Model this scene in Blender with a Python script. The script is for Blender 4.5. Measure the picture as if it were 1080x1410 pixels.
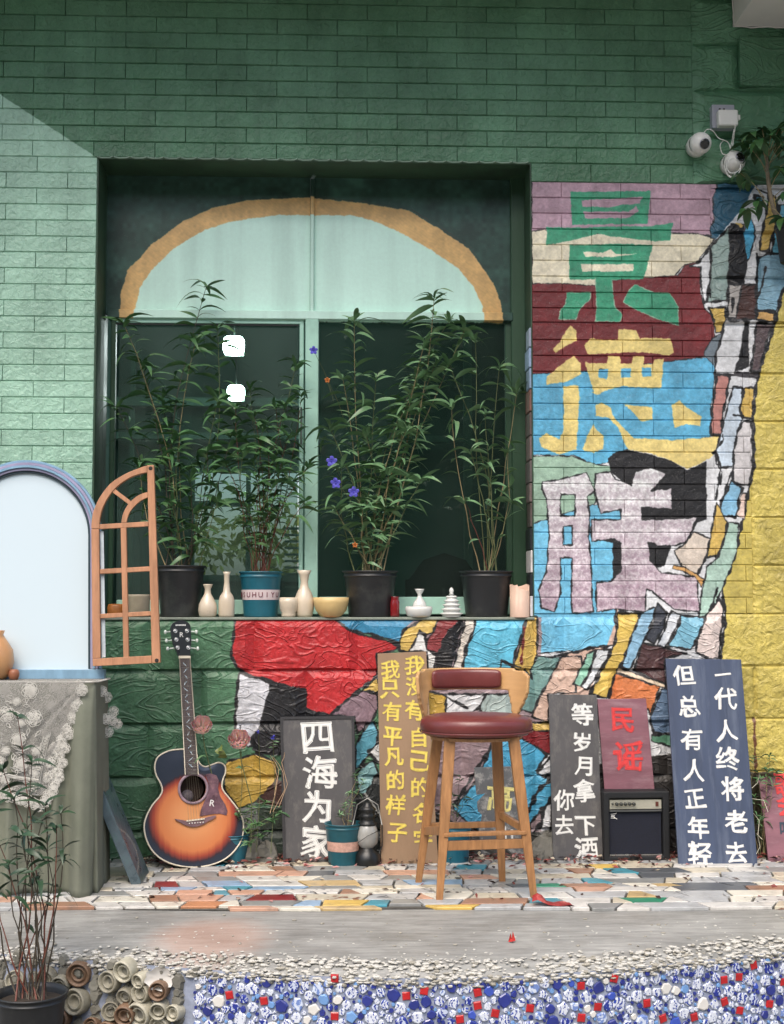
import bpy, math, random
import numpy as np
from mathutils import Vector, Matrix, Euler, noise as mnoise
random.seed(7); rng = np.random.RandomState(7)
scene = bpy.context.scene
for o in list(bpy.data.objects): bpy.data.objects.remove(o)

# ------------------------------------------------ camera, sky, sun, exposure
EYE = 1.12; DIST = 6.0; FPX = 1860.0
PITCH = math.atan(125 / FPX); YAW = math.radians(-2.3)
cam_data = bpy.data.cameras.new('camera'); cam = bpy.data.objects.new('camera', cam_data)
scene.collection.objects.link(cam); scene.camera = cam
cam.location = (0, -DIST, EYE); cam.rotation_euler = (math.pi / 2 + PITCH, 0, YAW)
cam_data.sensor_fit = 'HORIZONTAL'; cam_data.sensor_width = 36; cam_data.lens = 36 * FPX / 1080
cam_data.clip_end = 500; cam_data.clip_start = .05
world = bpy.data.worlds.new('World'); scene.world = world; world.use_nodes = True
SUN_EL, SUN_AZ = math.radians(58), math.radians(200)
nt = world.node_tree; sky = nt.nodes.new('ShaderNodeTexSky'); sky.sky_type = 'NISHITA'
sky.sun_disc = False; sky.sun_elevation = SUN_EL; sky.sun_rotation = SUN_AZ
sky.air_density = 1.0; sky.dust_density = 4.0; sky.ozone_density = 0.6
bgn = nt.nodes['Background']; bgn.inputs[1].default_value = 0.15
nt.links.new(sky.outputs[0], bgn.inputs[0])
sl = bpy.data.lights.new('sun', 'SUN'); sl.energy = 1.15; sl.angle = math.radians(40); sl.color = (1, .93, .84)
sun = bpy.data.objects.new('sun', sl); scene.collection.objects.link(sun)
sun.rotation_euler = (math.radians(38), 0, math.radians(-14)); sun.location = (-1, -5, 6)
scene.view_settings.view_transform = 'Standard'; scene.view_settings.look = 'None'
scene.view_settings.exposure = 0.9; scene.view_settings.gamma = 1
scene.view_settings.use_curve_mapping = False

# ------------------------------------------------ picture coordinates to places
_R = Euler((math.pi / 2 + PITCH, 0, YAW)).to_matrix(); _C = Vector((0, -DIST, EYE))
_Rn = np.array(_R)
def ray(u, v): return _R @ Vector((u - 540, -(v - 705), -FPX))
def P(u, v, Y=0.0):
    d = ray(u, v); t = (Y + DIST) / d.y; return _C + d * t
def G(u, v, Z=0.0):
    d = ray(u, v); t = (Z - EYE) / d.z; return _C + d * t
def SC(Y): return FPX / (DIST + Y)              # picture units per metre at that depth
def PN(pts, Y=0.0):                              # many points, to x,z
    a = np.asarray(pts, float); d = np.stack([a[:, 0] - 540, -(a[:, 1] - 705), np.full(len(a), -FPX)], 1) @ _Rn.T
    t = (Y + DIST) / d[:, 1]; return np.stack([d[:, 0] * t, EYE + d[:, 2] * t], 1)
def XW(u, Y=0.0): return P(u, 705, Y).x
def ZW(v, Y=0.0): return P(540, v, Y).z

# ------------------------------------------------ objects
def link(o): scene.collection.objects.link(o); return o
def tag(o, label=None, cat=None, group=None, kind=None):
    if label: o['label'] = label
    if cat: o['category'] = cat
    if group: o['group'] = group
    if kind: o['kind'] = kind
    return o
def empty(name, loc=(0, 0, 0), label=None, cat=None, group=None, rz=0, rot=None):
    o = bpy.data.objects.new(name, None); o.location = loc; o.rotation_euler = rot or (0, 0, rz)
    o.empty_display_size = .05; link(o); return tag(o, label, cat, group)
def raw(name, me, parent=None, loc=(0, 0, 0), rot=(0, 0, 0), sc=None):
    o = bpy.data.objects.new(name, me); o.location = loc; o.rotation_euler = rot
    if sc is not None: o.scale = sc if hasattr(sc, '__len__') else (sc,) * 3
    if parent: o.parent = parent
    return link(o)
class MB:
    def __init__(s): s.v = []; s.f = []; s.sm = []
    def add(s, vs, fs, smooth=False):
        b = len(s.v); s.v += [tuple(p) for p in vs]
        s.f += [tuple(b + i for i in f) for f in fs]; s.sm += [smooth] * len(fs); return s
    def box(s, a, b):
        x0, y0, z0 = a; x1, y1, z1 = b
        return s.add([(x0,y0,z0),(x1,y0,z0),(x1,y1,z0),(x0,y1,z0),(x0,y0,z1),(x1,y0,z1),(x1,y1,z1),(x0,y1,z1)],
            [(0,3,2,1),(4,5,6,7),(0,1,5,4),(1,2,6,5),(2,3,7,6),(3,0,4,7)])
    def hexa(s, p):   # eight corners, lower ring then upper ring
        return s.add(p, [(0,3,2,1),(4,5,6,7),(0,1,5,4),(1,2,6,5),(2,3,7,6),(3,0,4,7)])
    def tube(s, pts, r, n=6, smooth=True, cap=True):
        pts = [Vector(p) for p in pts]; N = len(pts)
        rs = r if hasattr(r, '__len__') else [r] * N
        up = Vector((0.13, .21, 1)); vs = []
        for i, p in enumerate(pts):
            t = (pts[min(i + 1, N - 1)] - pts[max(i - 1, 0)]).normalized()
            if abs(t.dot(up.normalized())) > .95: a = t.cross(Vector((1, .1, 0))).normalized()
            else: a = t.cross(up).normalized()
            if i and a.dot(pa) < 0: a = -a
            pa = a; b = t.cross(a)
            for k in range(n):
                q = 2 * math.pi * k / n; vs.append(p + (a * math.cos(q) + b * math.sin(q)) * rs[i])
        fs = [(i*n+k, i*n+(k+1) % n, (i+1)*n+(k+1) % n, (i+1)*n+k) for i in range(N-1) for k in range(n)]
        s.add(vs, fs, smooth)
        if cap:
            b = len(s.v) - len(vs)
            s.f += [tuple(b + k for k in range(n)), tuple(b + (N-1)*n + k for k in reversed(range(n)))]; s.sm += [False, False]
        return s
    def lathe(s, prof, n=28, c=(0, 0, 0), axis='z', smooth=True, sx=1, sy=1):
        vs = []
        for (r, z) in prof:
            for k in range(n):
                q = 2 * math.pi * k / n; x, y = r * math.cos(q) * sx, r * math.sin(q) * sy
                vs.append((c[0] + x, c[1] + y, c[2] + z) if axis == 'z' else (c[0] + x, c[1] - z, c[2] + y))
        fs = [(i*n+k, i*n+(k+1) % n, (i+1)*n+(k+1) % n, (i+1)*n+k) for i in range(len(prof)-1) for k in range(n)]
        return s.add(vs, fs, smooth)
    def prism(s, poly, y0, y1, hole=None):   # outline in x,z; front y0, back y1 (convex or simple)
        n = len(poly); vs = [(x, y0, z) for x, z in poly] + [(x, y1, z) for x, z in poly]
        fs = [tuple(range(n)), tuple(range(2*n-1, n-1, -1))] + [(k, k+n, (k+1) % n + n, (k+1) % n) for k in range(n)]
        return s.add(vs, fs)
    def band(s, A, B, y0, y1, closed=False):  # a strip between two outlines in x,z
        n = len(A); vs = []
        for a, b in zip(A, B): vs += [(a[0], y0, a[1]), (b[0], y0, b[1]), (b[0], y1, b[1]), (a[0], y1, a[1])]
        m = n if closed else n - 1; fs = []
        for i in range(m):
            j = (i + 1) % n
            for k in range(4): fs.append((4*i+k, 4*j+k, 4*j+(k+1) % 4, 4*i+(k+1) % 4))
        if not closed: fs += [(0,1,2,3), (4*(n-1)+3, 4*(n-1)+2, 4*(n-1)+1, 4*(n-1))]
        return s.add(vs, fs)
    def mesh(s, name, m):
        me = bpy.data.meshes.new(name); me.from_pydata([tuple(v) for v in s.v], [], s.f)
        me.polygons.foreach_set('use_smooth', s.sm); me.materials.append(m)
        me.validate(); return me
    def build(s, name, m, parent=None, fix=False, **k):
        me = s.mesh(name, m)
        if fix: fixn(me)
        return raw(name, me, parent, **k)
def fixn(me):
    import bmesh
    b = bmesh.new(); b.from_mesh(me); bmesh.ops.recalc_face_normals(b, faces=b.faces); b.to_mesh(me); b.free()
def bevel(o, w, seg=2):
    import bmesh
    me = o.data; b = bmesh.new(); b.from_mesh(me)
    bmesh.ops.recalc_face_normals(b, faces=b.faces)
    es = [e for e in b.edges if len(e.link_faces) == 2 and e.calc_face_angle(0) > .5]
    bmesh.ops.bevel(b, geom=es, offset=w, segments=seg, affect='EDGES', profile=.6, clamp_overlap=True)
    b.to_mesh(me); b.free(); return o

# ------------------------------------------------ materials
def lin(c):
    c = c / 255.0; return c / 12.92 if c <= .04045 else ((c + .055) / 1.055) ** 2.4
def L3(c): return tuple(lin(x) for x in c)
def L4(c): return (*L3(c), 1)
MATS = {}
def M(name, rgb, rough=.6, var=.18, scale=12, bump=.15, bscale=60, metal=0, coat=0, dirt=None, dirt_amt=.5, dscale=4, rough_var=.12, stretch=None, trans=0, dist=.004, spec=.5):
    if name in MATS: return MATS[name]
    m = bpy.data.materials.new(name); m.use_nodes = True; t = m.node_tree; N = t.nodes; K = t.links
    b = N['Principled BSDF']; tc = N.new('ShaderNodeTexCoord'); src = tc.outputs['Object']
    if stretch:
        mp = N.new('ShaderNodeMapping'); mp.inputs['Scale'].default_value = stretch; K.new(src, mp.inputs[0]); src = mp.outputs[0]
    oi = N.new('ShaderNodeObjectInfo')
    vadd = N.new('ShaderNodeVectorMath'); vadd.operation = 'ADD'; K.new(src, vadd.inputs[0])
    cmb = N.new('ShaderNodeVectorMath'); cmb.operation = 'SCALE'; cmb.inputs[0].default_value = (7.3, 3.1, 5.7); K.new(oi.outputs['Random'], cmb.inputs['Scale'])
    K.new(cmb.outputs[0], vadd.inputs[1]); src = vadd.outputs[0]
    n = N.new('ShaderNodeTexNoise'); n.inputs['Scale'].default_value = scale; n.inputs['Detail'].default_value = 6; n.inputs['Roughness'].default_value = .62
    K.new(src, n.inputs[0]); r = N.new('ShaderNodeValToRGB')
    a, c = L3(rgb), None
    r.color_ramp.elements[0].position = .3; r.color_ramp.elements[1].position = .7
    r.color_ramp.elements[0].color = tuple(x * (1 - var) for x in a) + (1,); r.color_ramp.elements[1].color = tuple(min(1, x * (1 + var)) for x in a) + (1,)
    K.new(n.outputs[0], r.inputs[0]); col = r.outputs[0]
    if dirt:
        n2 = N.new('ShaderNodeTexNoise'); n2.inputs['Scale'].default_value = dscale; n2.inputs['Detail'].default_value = 8; n2.inputs['Roughness'].default_value = .7; K.new(src, n2.inputs[0])
        rr = N.new('ShaderNodeMapRange'); rr.inputs[1].default_value = .5; rr.inputs[2].default_value = .72; rr.inputs[4].default_value = dirt_amt; K.new(n2.outputs[0], rr.inputs[0])
        mx = N.new('ShaderNodeMix'); mx.data_type = 'RGBA'; K.new(rr.outputs[0], mx.inputs[0]); K.new(col, mx.inputs[6]); mx.inputs[7].default_value = L4(dirt); col = mx.outputs[2]
    K.new(col, b.inputs['Base Color'])
    rv = N.new('ShaderNodeMapRange'); rv.inputs[3].default_value = max(.02, rough - rough_var); rv.inputs[4].default_value = min(1, rough + rough_var); K.new(n.outputs[0], rv.inputs[0]); K.new(rv.outputs[0], b.inputs['Roughness'])
    b.inputs['Metallic'].default_value = metal; b.inputs['Coat Weight'].default_value = coat
    b.inputs['Specular IOR Level'].default_value = spec
    if trans: b.inputs['Transmission Weight'].default_value = trans
    if bump:
        n3 = N.new('ShaderNodeTexNoise'); n3.inputs['Scale'].default_value = bscale; n3.inputs['Detail'].default_value = 5; K.new(src, n3.inputs[0])
        bp = N.new('ShaderNodeBump'); bp.inputs['Strength'].default_value = bump; bp.inputs['Distance'].default_value = dist; K.new(n3.outputs[0], bp.inputs['Height']); K.new(bp.outputs[0], b.inputs['Normal'])
    MATS[name] = m; return m

# ------------------------------------------------ painting flat colour regions into an image made here
class Canvas:
    def __init__(s, u0, v0, u1, v1, res, base, Y=0.0):
        s.Y = Y; p = PN([(u0, v1), (u1, v0), (u0, v0), (u1, v1)], Y)
        s.x0, s.z0 = p[:, 0].min(), p[:, 1].min(); s.x1, s.z1 = p[:, 0].max(), p[:, 1].max()
        s.d = 1 / (310 * res); s.w = int((s.x1 - s.x0) / s.d); s.h = int((s.z1 - s.z0) / s.d)
        s.a = np.ones((s.h, s.w, 3), np.float32) * np.array(base, np.float32)
        X, Z = np.meshgrid(s.x0 + (np.arange(s.w) + .5) * s.d, s.z0 + (np.arange(s.h) + .5) * s.d)
        r = np.random.RandomState(3)
        def sm(sc, amp):
            g = r.randn(int((s.z1-s.z0)/sc)+3, int((s.x1-s.x0)/sc)+3) * amp
            fz = (Z - s.z0) / sc; fx = (X - s.x0) / sc; i = fz.astype(int); j = fx.astype(int); a = fz - i; b = fx - j
            a = a*a*(3-2*a); b = b*b*(3-2*b)
            return g[i, j]*(1-a)*(1-b) + g[i+1, j]*a*(1-b) + g[i, j+1]*(1-a)*b + g[i+1, j+1]*a*b
        s.X = X + sm(.03, .0014) + sm(.008, .0012); s.Z = Z + sm(.03, .0014) + sm(.008, .0012); s.sm = sm
    def box(s, p, pad):
        i0 = max(0, int((p[:, 0].min() - pad - s.x0) / s.d)); i1 = min(s.w, int((p[:, 0].max() + pad - s.x0) / s.d) + 1)
        j0 = max(0, int((p[:, 1].min() - pad - s.z0) / s.d)); j1 = min(s.h, int((p[:, 1].max() + pad - s.z0) / s.d) + 1)
        return slice(j0, j1), slice(i0, i1)
    def poly(s, pts, col, holes=(), line=0, lc=(28, 28, 30)):
        p = PN(pts, s.Y); sl = s.box(p, .02)
        if sl[0].stop <= sl[0].start or sl[1].stop <= sl[1].start: return
        X, Z = s.X[sl], s.Z[sl]; ins = np.zeros(X.shape, bool)
        for q in [p] + [PN(h, s.Y) for h in holes]:
            x1, z1 = q[:, 0], q[:, 1]; x2, z2 = np.roll(x1, -1), np.roll(z1, -1)
            for a, b, c, d in zip(x1, z1, x2, z2):
                if b == d: continue
                ins ^= ((b > Z) != (d > Z)) & (X < (c - a) * (Z - b) / (d - b) + a)
        s.a[sl][ins] = col
        if line:
            for q in [pts] + list(holes): s.line(list(q) + [q[0]], line, lc)
    def line(s, pts, w, col=(28, 28, 30)):
        p = PN(pts, s.Y); w = w * .6 / 620.0; sl = s.box(p, w * 2); X, Z = s.X[sl], s.Z[sl]
        if X.size == 0: return
        D = np.full(X.shape, 9.0)
        for (a, b), (c, d) in zip(p[:-1], p[1:]):
            ex, ez = c - a, d - b; l = ex*ex + ez*ez + 1e-12
            t = np.clip(((X-a)*ex + (Z-b)*ez) / l, 0, 1); D = np.minimum(D, np.hypot(X-a-t*ex, Z-b-t*ez))
        s.a[sl][D < w * (1 + .5 * np.sin(X * 90 + Z * 70))] = col
    def image(s, name, blur=1):
        a = s.a / 255.0
        for _ in range(blur):
            b = a.copy(); b[1:-1] = (a[:-2] + 2*a[1:-1] + a[2:]) / 4; a = b.copy(); a[:, 1:-1] = (b[:, :-2] + 2*b[:, 1:-1] + b[:, 2:]) / 4
        im = bpy.data.images.new(name, s.w, s.h); px = np.ones((s.h, s.w, 4), np.float32); px[..., :3] = np.clip(a, 0, 1)
        im.pixels.foreach_set(px.ravel()); im.update(); im.pack(); return im
    def uvnode(s, t):
        N, K = t.nodes, t.links; g = N.new('ShaderNodeNewGeometry'); mp = N.new('ShaderNodeSeparateXYZ'); K.new(g.outputs['Position'], mp.inputs[0])
        u = N.new('ShaderNodeMapRange'); u.clamp = False; u.inputs[1].default_value = s.x0; u.inputs[2].default_value = s.x0 + s.w*s.d; K.new(mp.outputs[0], u.inputs[0])
        v = N.new('ShaderNodeMapRange'); v.clamp = False; v.inputs[1].default_value = s.z0; v.inputs[2].default_value = s.z0 + s.h*s.d; K.new(mp.outputs[2], v.inputs[0])
        c = N.new('ShaderNodeCombineXYZ'); K.new(u.outputs[0], c.inputs[0]); K.new(v.outputs[0], c.inputs[1]); return c.outputs[0]

def painted(name, canvas, image, rough=.42, ridge=.0, rock=.0, bdist=.006, wear=.12):
    m = bpy.data.materials.new(name); m.use_nodes = True; t = m.node_tree; N, K = t.nodes, t.links; b = N['Principled BSDF']
    im = N.new('ShaderNodeTexImage'); im.image = image; im.extension = 'EXTEND'; K.new(canvas.uvnode(t), im.inputs[0])
    finish(m, im.outputs[0], rough, ridge, rock, bdist, wear); return m
def finish(m, col, rough, ridge, rock, bdist, wear):
    t = m.node_tree; N, K = t.nodes, t.links; b = N['Principled BSDF']; g = N.new('ShaderNodeNewGeometry'); P0 = g.outputs['Position']
    n = N.new('ShaderNodeTexNoise'); n.inputs['Scale'].default_value = 55; n.inputs['Detail'].default_value = 6; n.inputs['Roughness'].default_value = .7; K.new(P0, n.inputs[0])
    n0 = N.new('ShaderNodeTexNoise'); n0.inputs['Scale'].default_value = 5; n0.inputs['Detail'].default_value = 5; K.new(P0, n0.inputs[0])
    ad = N.new('ShaderNodeMath'); ad.operation = 'ADD'; K.new(n.outputs[0], ad.inputs[0]); K.new(n0.outputs[0], ad.inputs[1])
    mr = N.new('ShaderNodeMapRange'); mr.inputs[1].default_value = .75; mr.inputs[2].default_value = 1.25; mr.inputs[3].default_value = 1 - wear; mr.inputs[4].default_value = 1 + wear; K.new(ad.outputs[0], mr.inputs[0])
    oi = N.new('ShaderNodeObjectInfo'); om = N.new('ShaderNodeMapRange'); om.inputs[3].default_value = .90; om.inputs[4].default_value = 1.08; K.new(oi.outputs['Random'], om.inputs[0]); mm = N.new('ShaderNodeMath'); mm.operation = 'MULTIPLY'; K.new(mr.outputs[0], mm.inputs[0]); K.new(om.outputs[0], mm.inputs[1])
    vm = N.new('ShaderNodeVectorMath'); vm.operation = 'SCALE'; K.new(col, vm.inputs[0]); K.new(mm.outputs[0], vm.inputs['Scale'])
    ms = N.new('ShaderNodeMapping'); ms.inputs['Scale'].default_value = (9, 9, .7); K.new(P0, ms.inputs[0]); ns = N.new('ShaderNodeTexNoise'); ns.inputs['Scale'].default_value = 1.6; ns.inputs['Detail'].default_value = 6; K.new(ms.outputs[0], ns.inputs[0])
    sr = N.new('ShaderNodeMapRange'); sr.inputs[1].default_value = .4; sr.inputs[2].default_value = .7; sr.inputs[3].default_value = 1.03; sr.inputs[4].default_value = .88; K.new(ns.outputs[0], sr.inputs[0]); v2 = N.new('ShaderNodeVectorMath'); v2.operation = 'SCALE'; K.new(vm.outputs[0], v2.inputs[0]); K.new(sr.outputs[0], v2.inputs['Scale']); vm = v2
    # scuffed pale grit showing through the paint
    n4 = N.new('ShaderNodeTexNoise'); n4.inputs['Scale'].default_value = 160; n4.inputs['Detail'].default_value = 4; K.new(P0, n4.inputs[0])
    g4 = N.new('ShaderNodeMapRange'); g4.inputs[1].default_value = .62; g4.inputs[2].default_value = .72; g4.inputs[4].default_value = wear; K.new(n4.outputs[0], g4.inputs[0])
    mx = N.new('ShaderNodeMix'); mx.data_type = 'RGBA'; K.new(g4.outputs[0], mx.inputs[0]); K.new(vm.outputs[0], mx.inputs[6]); mx.inputs[7].default_value = (.55, .55, .52, 1)
    K.new(mx.outputs[2], b.inputs['Base Color'])
    rr = N.new('ShaderNodeMapRange'); rr.inputs[3].default_value = rough - .12; rr.inputs[4].default_value = rough + .2; K.new(n.outputs[0], rr.inputs[0]); K.new(rr.outputs[0], b.inputs['Roughness'])
    # relief pressed in the panels: flowing folds and fine rock grain
    h = N.new('ShaderNodeMath'); h.operation = 'MULTIPLY_ADD'; h.inputs[1].default_value = 0; h.inputs[2].default_value = 0
    if ridge:
        mp = N.new('ShaderNodeMapping'); mp.inputs['Scale'].default_value = (1, 1, 2.1); mp.inputs['Rotation'].default_value = (0, .5, 0); K.new(P0, mp.inputs[0])
        nz = N.new('ShaderNodeTexNoise'); nz.inputs['Scale'].default_value = 3.3; nz.inputs['Detail'].default_value = 2.0; nz.inputs['Roughness'].default_value = .45; nz.inputs['Distortion'].default_value = 1.1; K.new(mp.outputs[0], nz.inputs[0])
        prev = None
        for lev, wd, am in ((.5, .024, .42), (.42, .018, .26), (.60, .020, .30)):
            s1 = N.new('ShaderNodeMath'); s1.operation = 'SUBTRACT'; K.new(nz.outputs[0], s1.inputs[0]); s1.inputs[1].default_value = lev
            s2 = N.new('ShaderNodeMath'); s2.operation = 'ABSOLUTE'; K.new(s1.outputs[0], s2.inputs[0])
            s3 = N.new('ShaderNodeMapRange'); s3.interpolation_type = 'SMOOTHSTEP'; s3.inputs[1].default_value = 0; s3.inputs[2].default_value = wd; s3.inputs[3].default_value = am * ridge * .55; s3.inputs[4].default_value = 0; K.new(s2.outputs[0], s3.inputs[0])
            if prev is not None:
                s4 = N.new('ShaderNodeMath'); s4.operation = 'ADD'; K.new(prev, s4.inputs[0]); K.new(s3.outputs[0], s4.inputs[1]); prev = s4.outputs[0]
            else: prev = s3.outputs[0]
        K.new(prev, h.inputs[0]); h.inputs[1].default_value = 1
    nr = N.new('ShaderNodeTexNoise'); nr.inputs['Scale'].default_value = 42 if rock < .9 else 26; nr.inputs['Detail'].default_value = 5; nr.inputs['Distortion'].default_value = .6; K.new(P0, nr.inputs[0])
    h2 = N.new('ShaderNodeMath'); h2.operation = 'MULTIPLY_ADD'; K.new(nr.outputs[0], h2.inputs[0]); h2.inputs[1].default_value = rock; K.new(h.outputs[0], h2.inputs[2])
    bp = N.new('ShaderNodeBump'); bp.inputs['Strength'].default_value = 1; bp.inputs['Distance'].default_value = bdist; K.new(h2.outputs[0], bp.inputs['Height']); K.new(bp.outputs[0], b.inputs['Normal'])
# ------------------------------------------------ the mural, traced region by region
CA = (2.842, 700, 230); CB = (2.842, 700, 540); CC = (6.13, 960, 230); CD = (6.13, 960, 440); CE = (5.036, 940, 640)
CF = (4.154, 300, 840); CG = (4.154, 540, 840); CH = (3.6, 780, 820); CI = (5.4, 600, 1000); CJ = (4.146, 360, 880); CK = (3.71, 180, 840)
def T(c, s):
    v = [float(x) for x in s.replace(',', ' ').split()]
    return [(c[1] + v[i] / c[0], c[2] + v[i + 1] / c[0]) for i in range(0, len(v), 2)]
WHITE = (214, 216, 218); BLK = (26, 26, 29); YEL = (212, 176, 84); MUST = (202, 182, 84)
cv = Canvas(90, 235, 1300, 1290, 1.7, (74, 120, 86))
p = cv.poly; R = lambda c, s, col, line=0, holes=(): p(T(c, s), col, [T(c, h) for h in holes], line)
p([(715, 240), (1300, 240), (1300, 1290), (560, 1290), (560, 850), (715, 850)], WHITE)
# mustard field at the right
p([(1300, 330), (1090, 330), (1080, 387), (1072, 419), (1066, 447), (1058, 473), (1048, 502), (1041, 531), (1037, 579), (1038, 644), (1031, 676), (1025, 707), (1015, 751), (1007, 783), (994, 807), (999, 846), (992, 906), (985, 1000), (960, 1290), (1300, 1290)], MUST, (), 6)
R(CC, '170 90 480 100 500 150 440 230 400 330 300 440 160 610 100 620 100 500 110 300', (34, 88, 114))
R(CC, '500 95 740 95 740 400 690 420 600 240 500 190', WHITE, 2)
R(CA, '92 45 815 45 815 80 800 120 800 175 808 200 790 240 795 270 700 262 640 258 560 262 400 300 92 262', (176, 142, 158), 2)
R(CA, '92 252 140 245 180 262 400 262 640 262 740 262 808 282 745 365 680 390 650 430 540 435 400 450 340 465 92 458', (226, 217, 188), 2)
R(CA, '75 458 200 455 335 465 400 445 550 432 665 425 690 385 735 372 750 380 750 480 765 550 800 590 810 660 775 740 640 760 590 775 400 800 75 812', (118, 34, 38), 1.5)
p(T(CA, '75 812 280 800 500 775 640 760 775 745 808 770 800 930') + T(CB, '795 20 790 175 480 225 390 275 340 285 260 250 75 245'), (84, 174, 214), (), 1.5)
GR = (52, 156, 116)
R(CA, '242 98 558 95 545 222 252 228', GR, 0, ['285 130 525 118 515 145 440 150 400 160 290 155', '292 175 470 175 500 155 510 175 470 200 300 203'])
R(CA, '150 235 260 240 480 232 560 232 645 218 632 288 560 290 400 272 350 262 250 288 150 305', GR)
R(CA, '240 305 330 305 400 300 565 305 530 442 240 440', GR, 0, ['290 330 370 335 400 320 420 340 505 340 415 352 300 350', '285 380 490 380 490 408 290 410'])
R(CA, '340 430 405 440 415 545 447 580 440 605 340 605 345 560', GR); R(CA, '230 490 325 490 315 525 280 555 265 598 200 595 205 560 225 530', GR)
R(CA, '495 460 560 490 630 495 665 545 667 620 600 600 520 570 450 530 465 490', GR)
for s in ('340 430 345 560 340 605 440 605 447 580 415 545 405 440', '495 460 465 490 450 530 520 570 600 600 667 620 665 545 630 495 560 490 495 460', '230 490 325 490 315 525 280 555 265 598 200 595 205 560 225 530 230 490'):
    cv.line(T(CA, s), 1.6, (150, 190, 160))
YC = (232, 208, 122)
for s in ('240 622 265 640 270 680 230 700 185 728 173 715 205 680 225 640', '255 738 285 770 285 810 230 840 150 855 150 820 200 780', '430 635 500 638 515 670 635 668 648 725 630 738 520 725 310 733 297 700 320 672 430 678'): R(CA, s, YC)
p(T(CA, '215 858 275 855 278 938') + T(CB, '280 0 270 170 265 225 200 245 130 215 120 180 150 160 200 185 215 150'), YC)
R(CA, '300 765 385 768 390 738 435 740 440 770 480 768 485 742 530 740 530 772 565 770 572 752 608 752 598 865 440 860 340 890 318 830', YC, 0, ['352 790 392 790 385 830 350 825', '440 790 480 788 478 820 440 825', '523 785 560 785 558 820 525 822'])
for s in ('340 55 365 40 400 60 405 90 440 130 490 180 640 188 750 180 835 170 830 190 800 250 745 285 700 300 640 270 560 240 470 225 455 200 430 140 390 100 345 95', '455 50 560 60 565 110 520 115 490 80', '638 55 670 32 700 60 755 95 750 135 695 125 650 140', '330 125 345 150 375 170 370 225 330 238 290 222 310 170', '325 0 375 0 345 12'): R(CB, s, YC)
R(CB, '75 250 250 252 345 285 400 290 400 330 330 450 320 500 75 520', (148, 182, 158), 2)
R(CB, '75 522 330 440 440 440 450 870 425 900 420 985 300 1010 75 1023', (104, 188, 224), 2)
R(CB, '390 260 420 235 465 225 560 245 640 270 700 305 740 290 775 270 775 500 740 510 700 590 640 600 610 680 560 690 440 740 410 740 408 590 350 580 440 570 520 500 500 400 460 365 400 310', BLK)
R(CB, '135 350 190 345 305 315 340 385 310 410 318 480 315 570 325 700 332 860 250 865 245 800 250 650 205 650 205 780 180 860 130 845 118 770 150 700 160 560 150 420 132 380', (186, 174, 182), 3, ['205 400 262 400 262 485 205 485', '215 525 250 525 250 598 215 598'])
R(CB, '340 320 400 310 420 340 480 365 495 310 560 295 620 320 560 385 640 375 640 460 520 450 525 500 740 490 700 580 660 600 580 600 570 590 550 590 555 660 600 705 740 725 740 780 750 860 650 850 560 780 540 770 535 860 400 850 345 860 345 745 400 740 440 700 440 590 410 575 325 585 325 500 440 500 440 460 360 475 340 400', (186, 174, 182), 3)
# speckled mauve wash on the grey letters
mk = (np.abs(cv.a - np.array((186, 174, 182))).sum(2) < 6); zz = (cv.sm(.012, .5) + cv.sm(.004, .6) + .5 * np.sin(cv.Z * 620 / 7)) 
gz = np.clip((cv.Z - PN([(800, 860)])[0, 1]) / .68, 0, 1)[mk][:, None]; cv.a[mk] = np.array((180, 154, 168)) * (1 - gz) + np.array((210, 208, 210)) * gz
cv.a[mk] = cv.a[mk] + np.clip(zz[mk], -1, 1)[:, None] * np.array((26, 32, 28))
# strips at the right, upper part
R(CC, '120 670 265 510 275 650 260 900 245 1135 80 1140 115 900', (138, 162, 156), 5)
R(CC, '-60 840 20 800 110 680 115 900 75 1130 60 1150 30 1000 30 850', WHITE, 4)
R(CC, '270 480 390 490 385 650 415 800 410 900 390 995 255 1000 265 700 275 540', BLK); R(CC, '310 475 385 500 360 525', YEL)
R(CC, '400 480 430 420 460 480 490 575 450 700 430 780 410 800 385 620', (72, 170, 212), 3); R(CC, '480 250 550 265 545 310 510 360 470 330', (72, 150, 190), 6)
R(CC, '600 240 650 260 668 330 655 520 610 640 595 720 525 705 545 560 580 380 590 300', YEL, 5); R(CC, '690 330 850 300 850 735 620 735 640 600 665 450', (104, 186, 214), 5)
R(CC, '515 770 590 740 800 745 800 950 700 1060 660 1220 490 1215 500 900', (132, 178, 200), 5); cv.line(T(CC, '580 850 540 1000 500 1100'), 4)
R(CC, '375 1000 490 1000 485 1295 310 1290 325 1120', (74, 44, 38), 4); R(CC, '260 1000 370 1000 320 1280 245 1280', (184, 178, 172), 4); cv.line(T(CC, '295 1120 285 1230'), 7)
R(CC, '100 1185 235 1190 225 1390 165 1400', YEL, 4); R(CC, '495 1220 655 1235 640 1310 490 1300', (216, 166, 92), 5)
cv.line(T(CC, '110 660 110 1100'), 3); cv.line(T(CC, '500 740 490 1300'), 4); cv.line(T(CC, '500 190 600 230'), 4)
R(CD, '60 270 130 160 215 110 150 400 60 300', (108, 122, 132), 2); R(CD, '230 10 410 20 375 270 310 470 150 460 160 300 215 110', WHITE, 5)
R(CD, '410 20 440 20 430 150 440 400 330 440 375 270 400 120', BLK); R(CD, '500 30 640 40 580 200 520 440 450 440 480 200', (86, 70, 72), 5); R(CD, '330 440 520 450 510 520 490 500 310 480', (58, 56, 60))
R(CD, '160 470 275 480 250 640 215 780 205 970 115 975 125 800 150 600', (190, 126, 116), 5); R(CD, '305 570 390 575 365 780 380 850 330 1000 310 1240 200 1250 160 1100 225 850 270 700', (196, 212, 226), 4)
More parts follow.
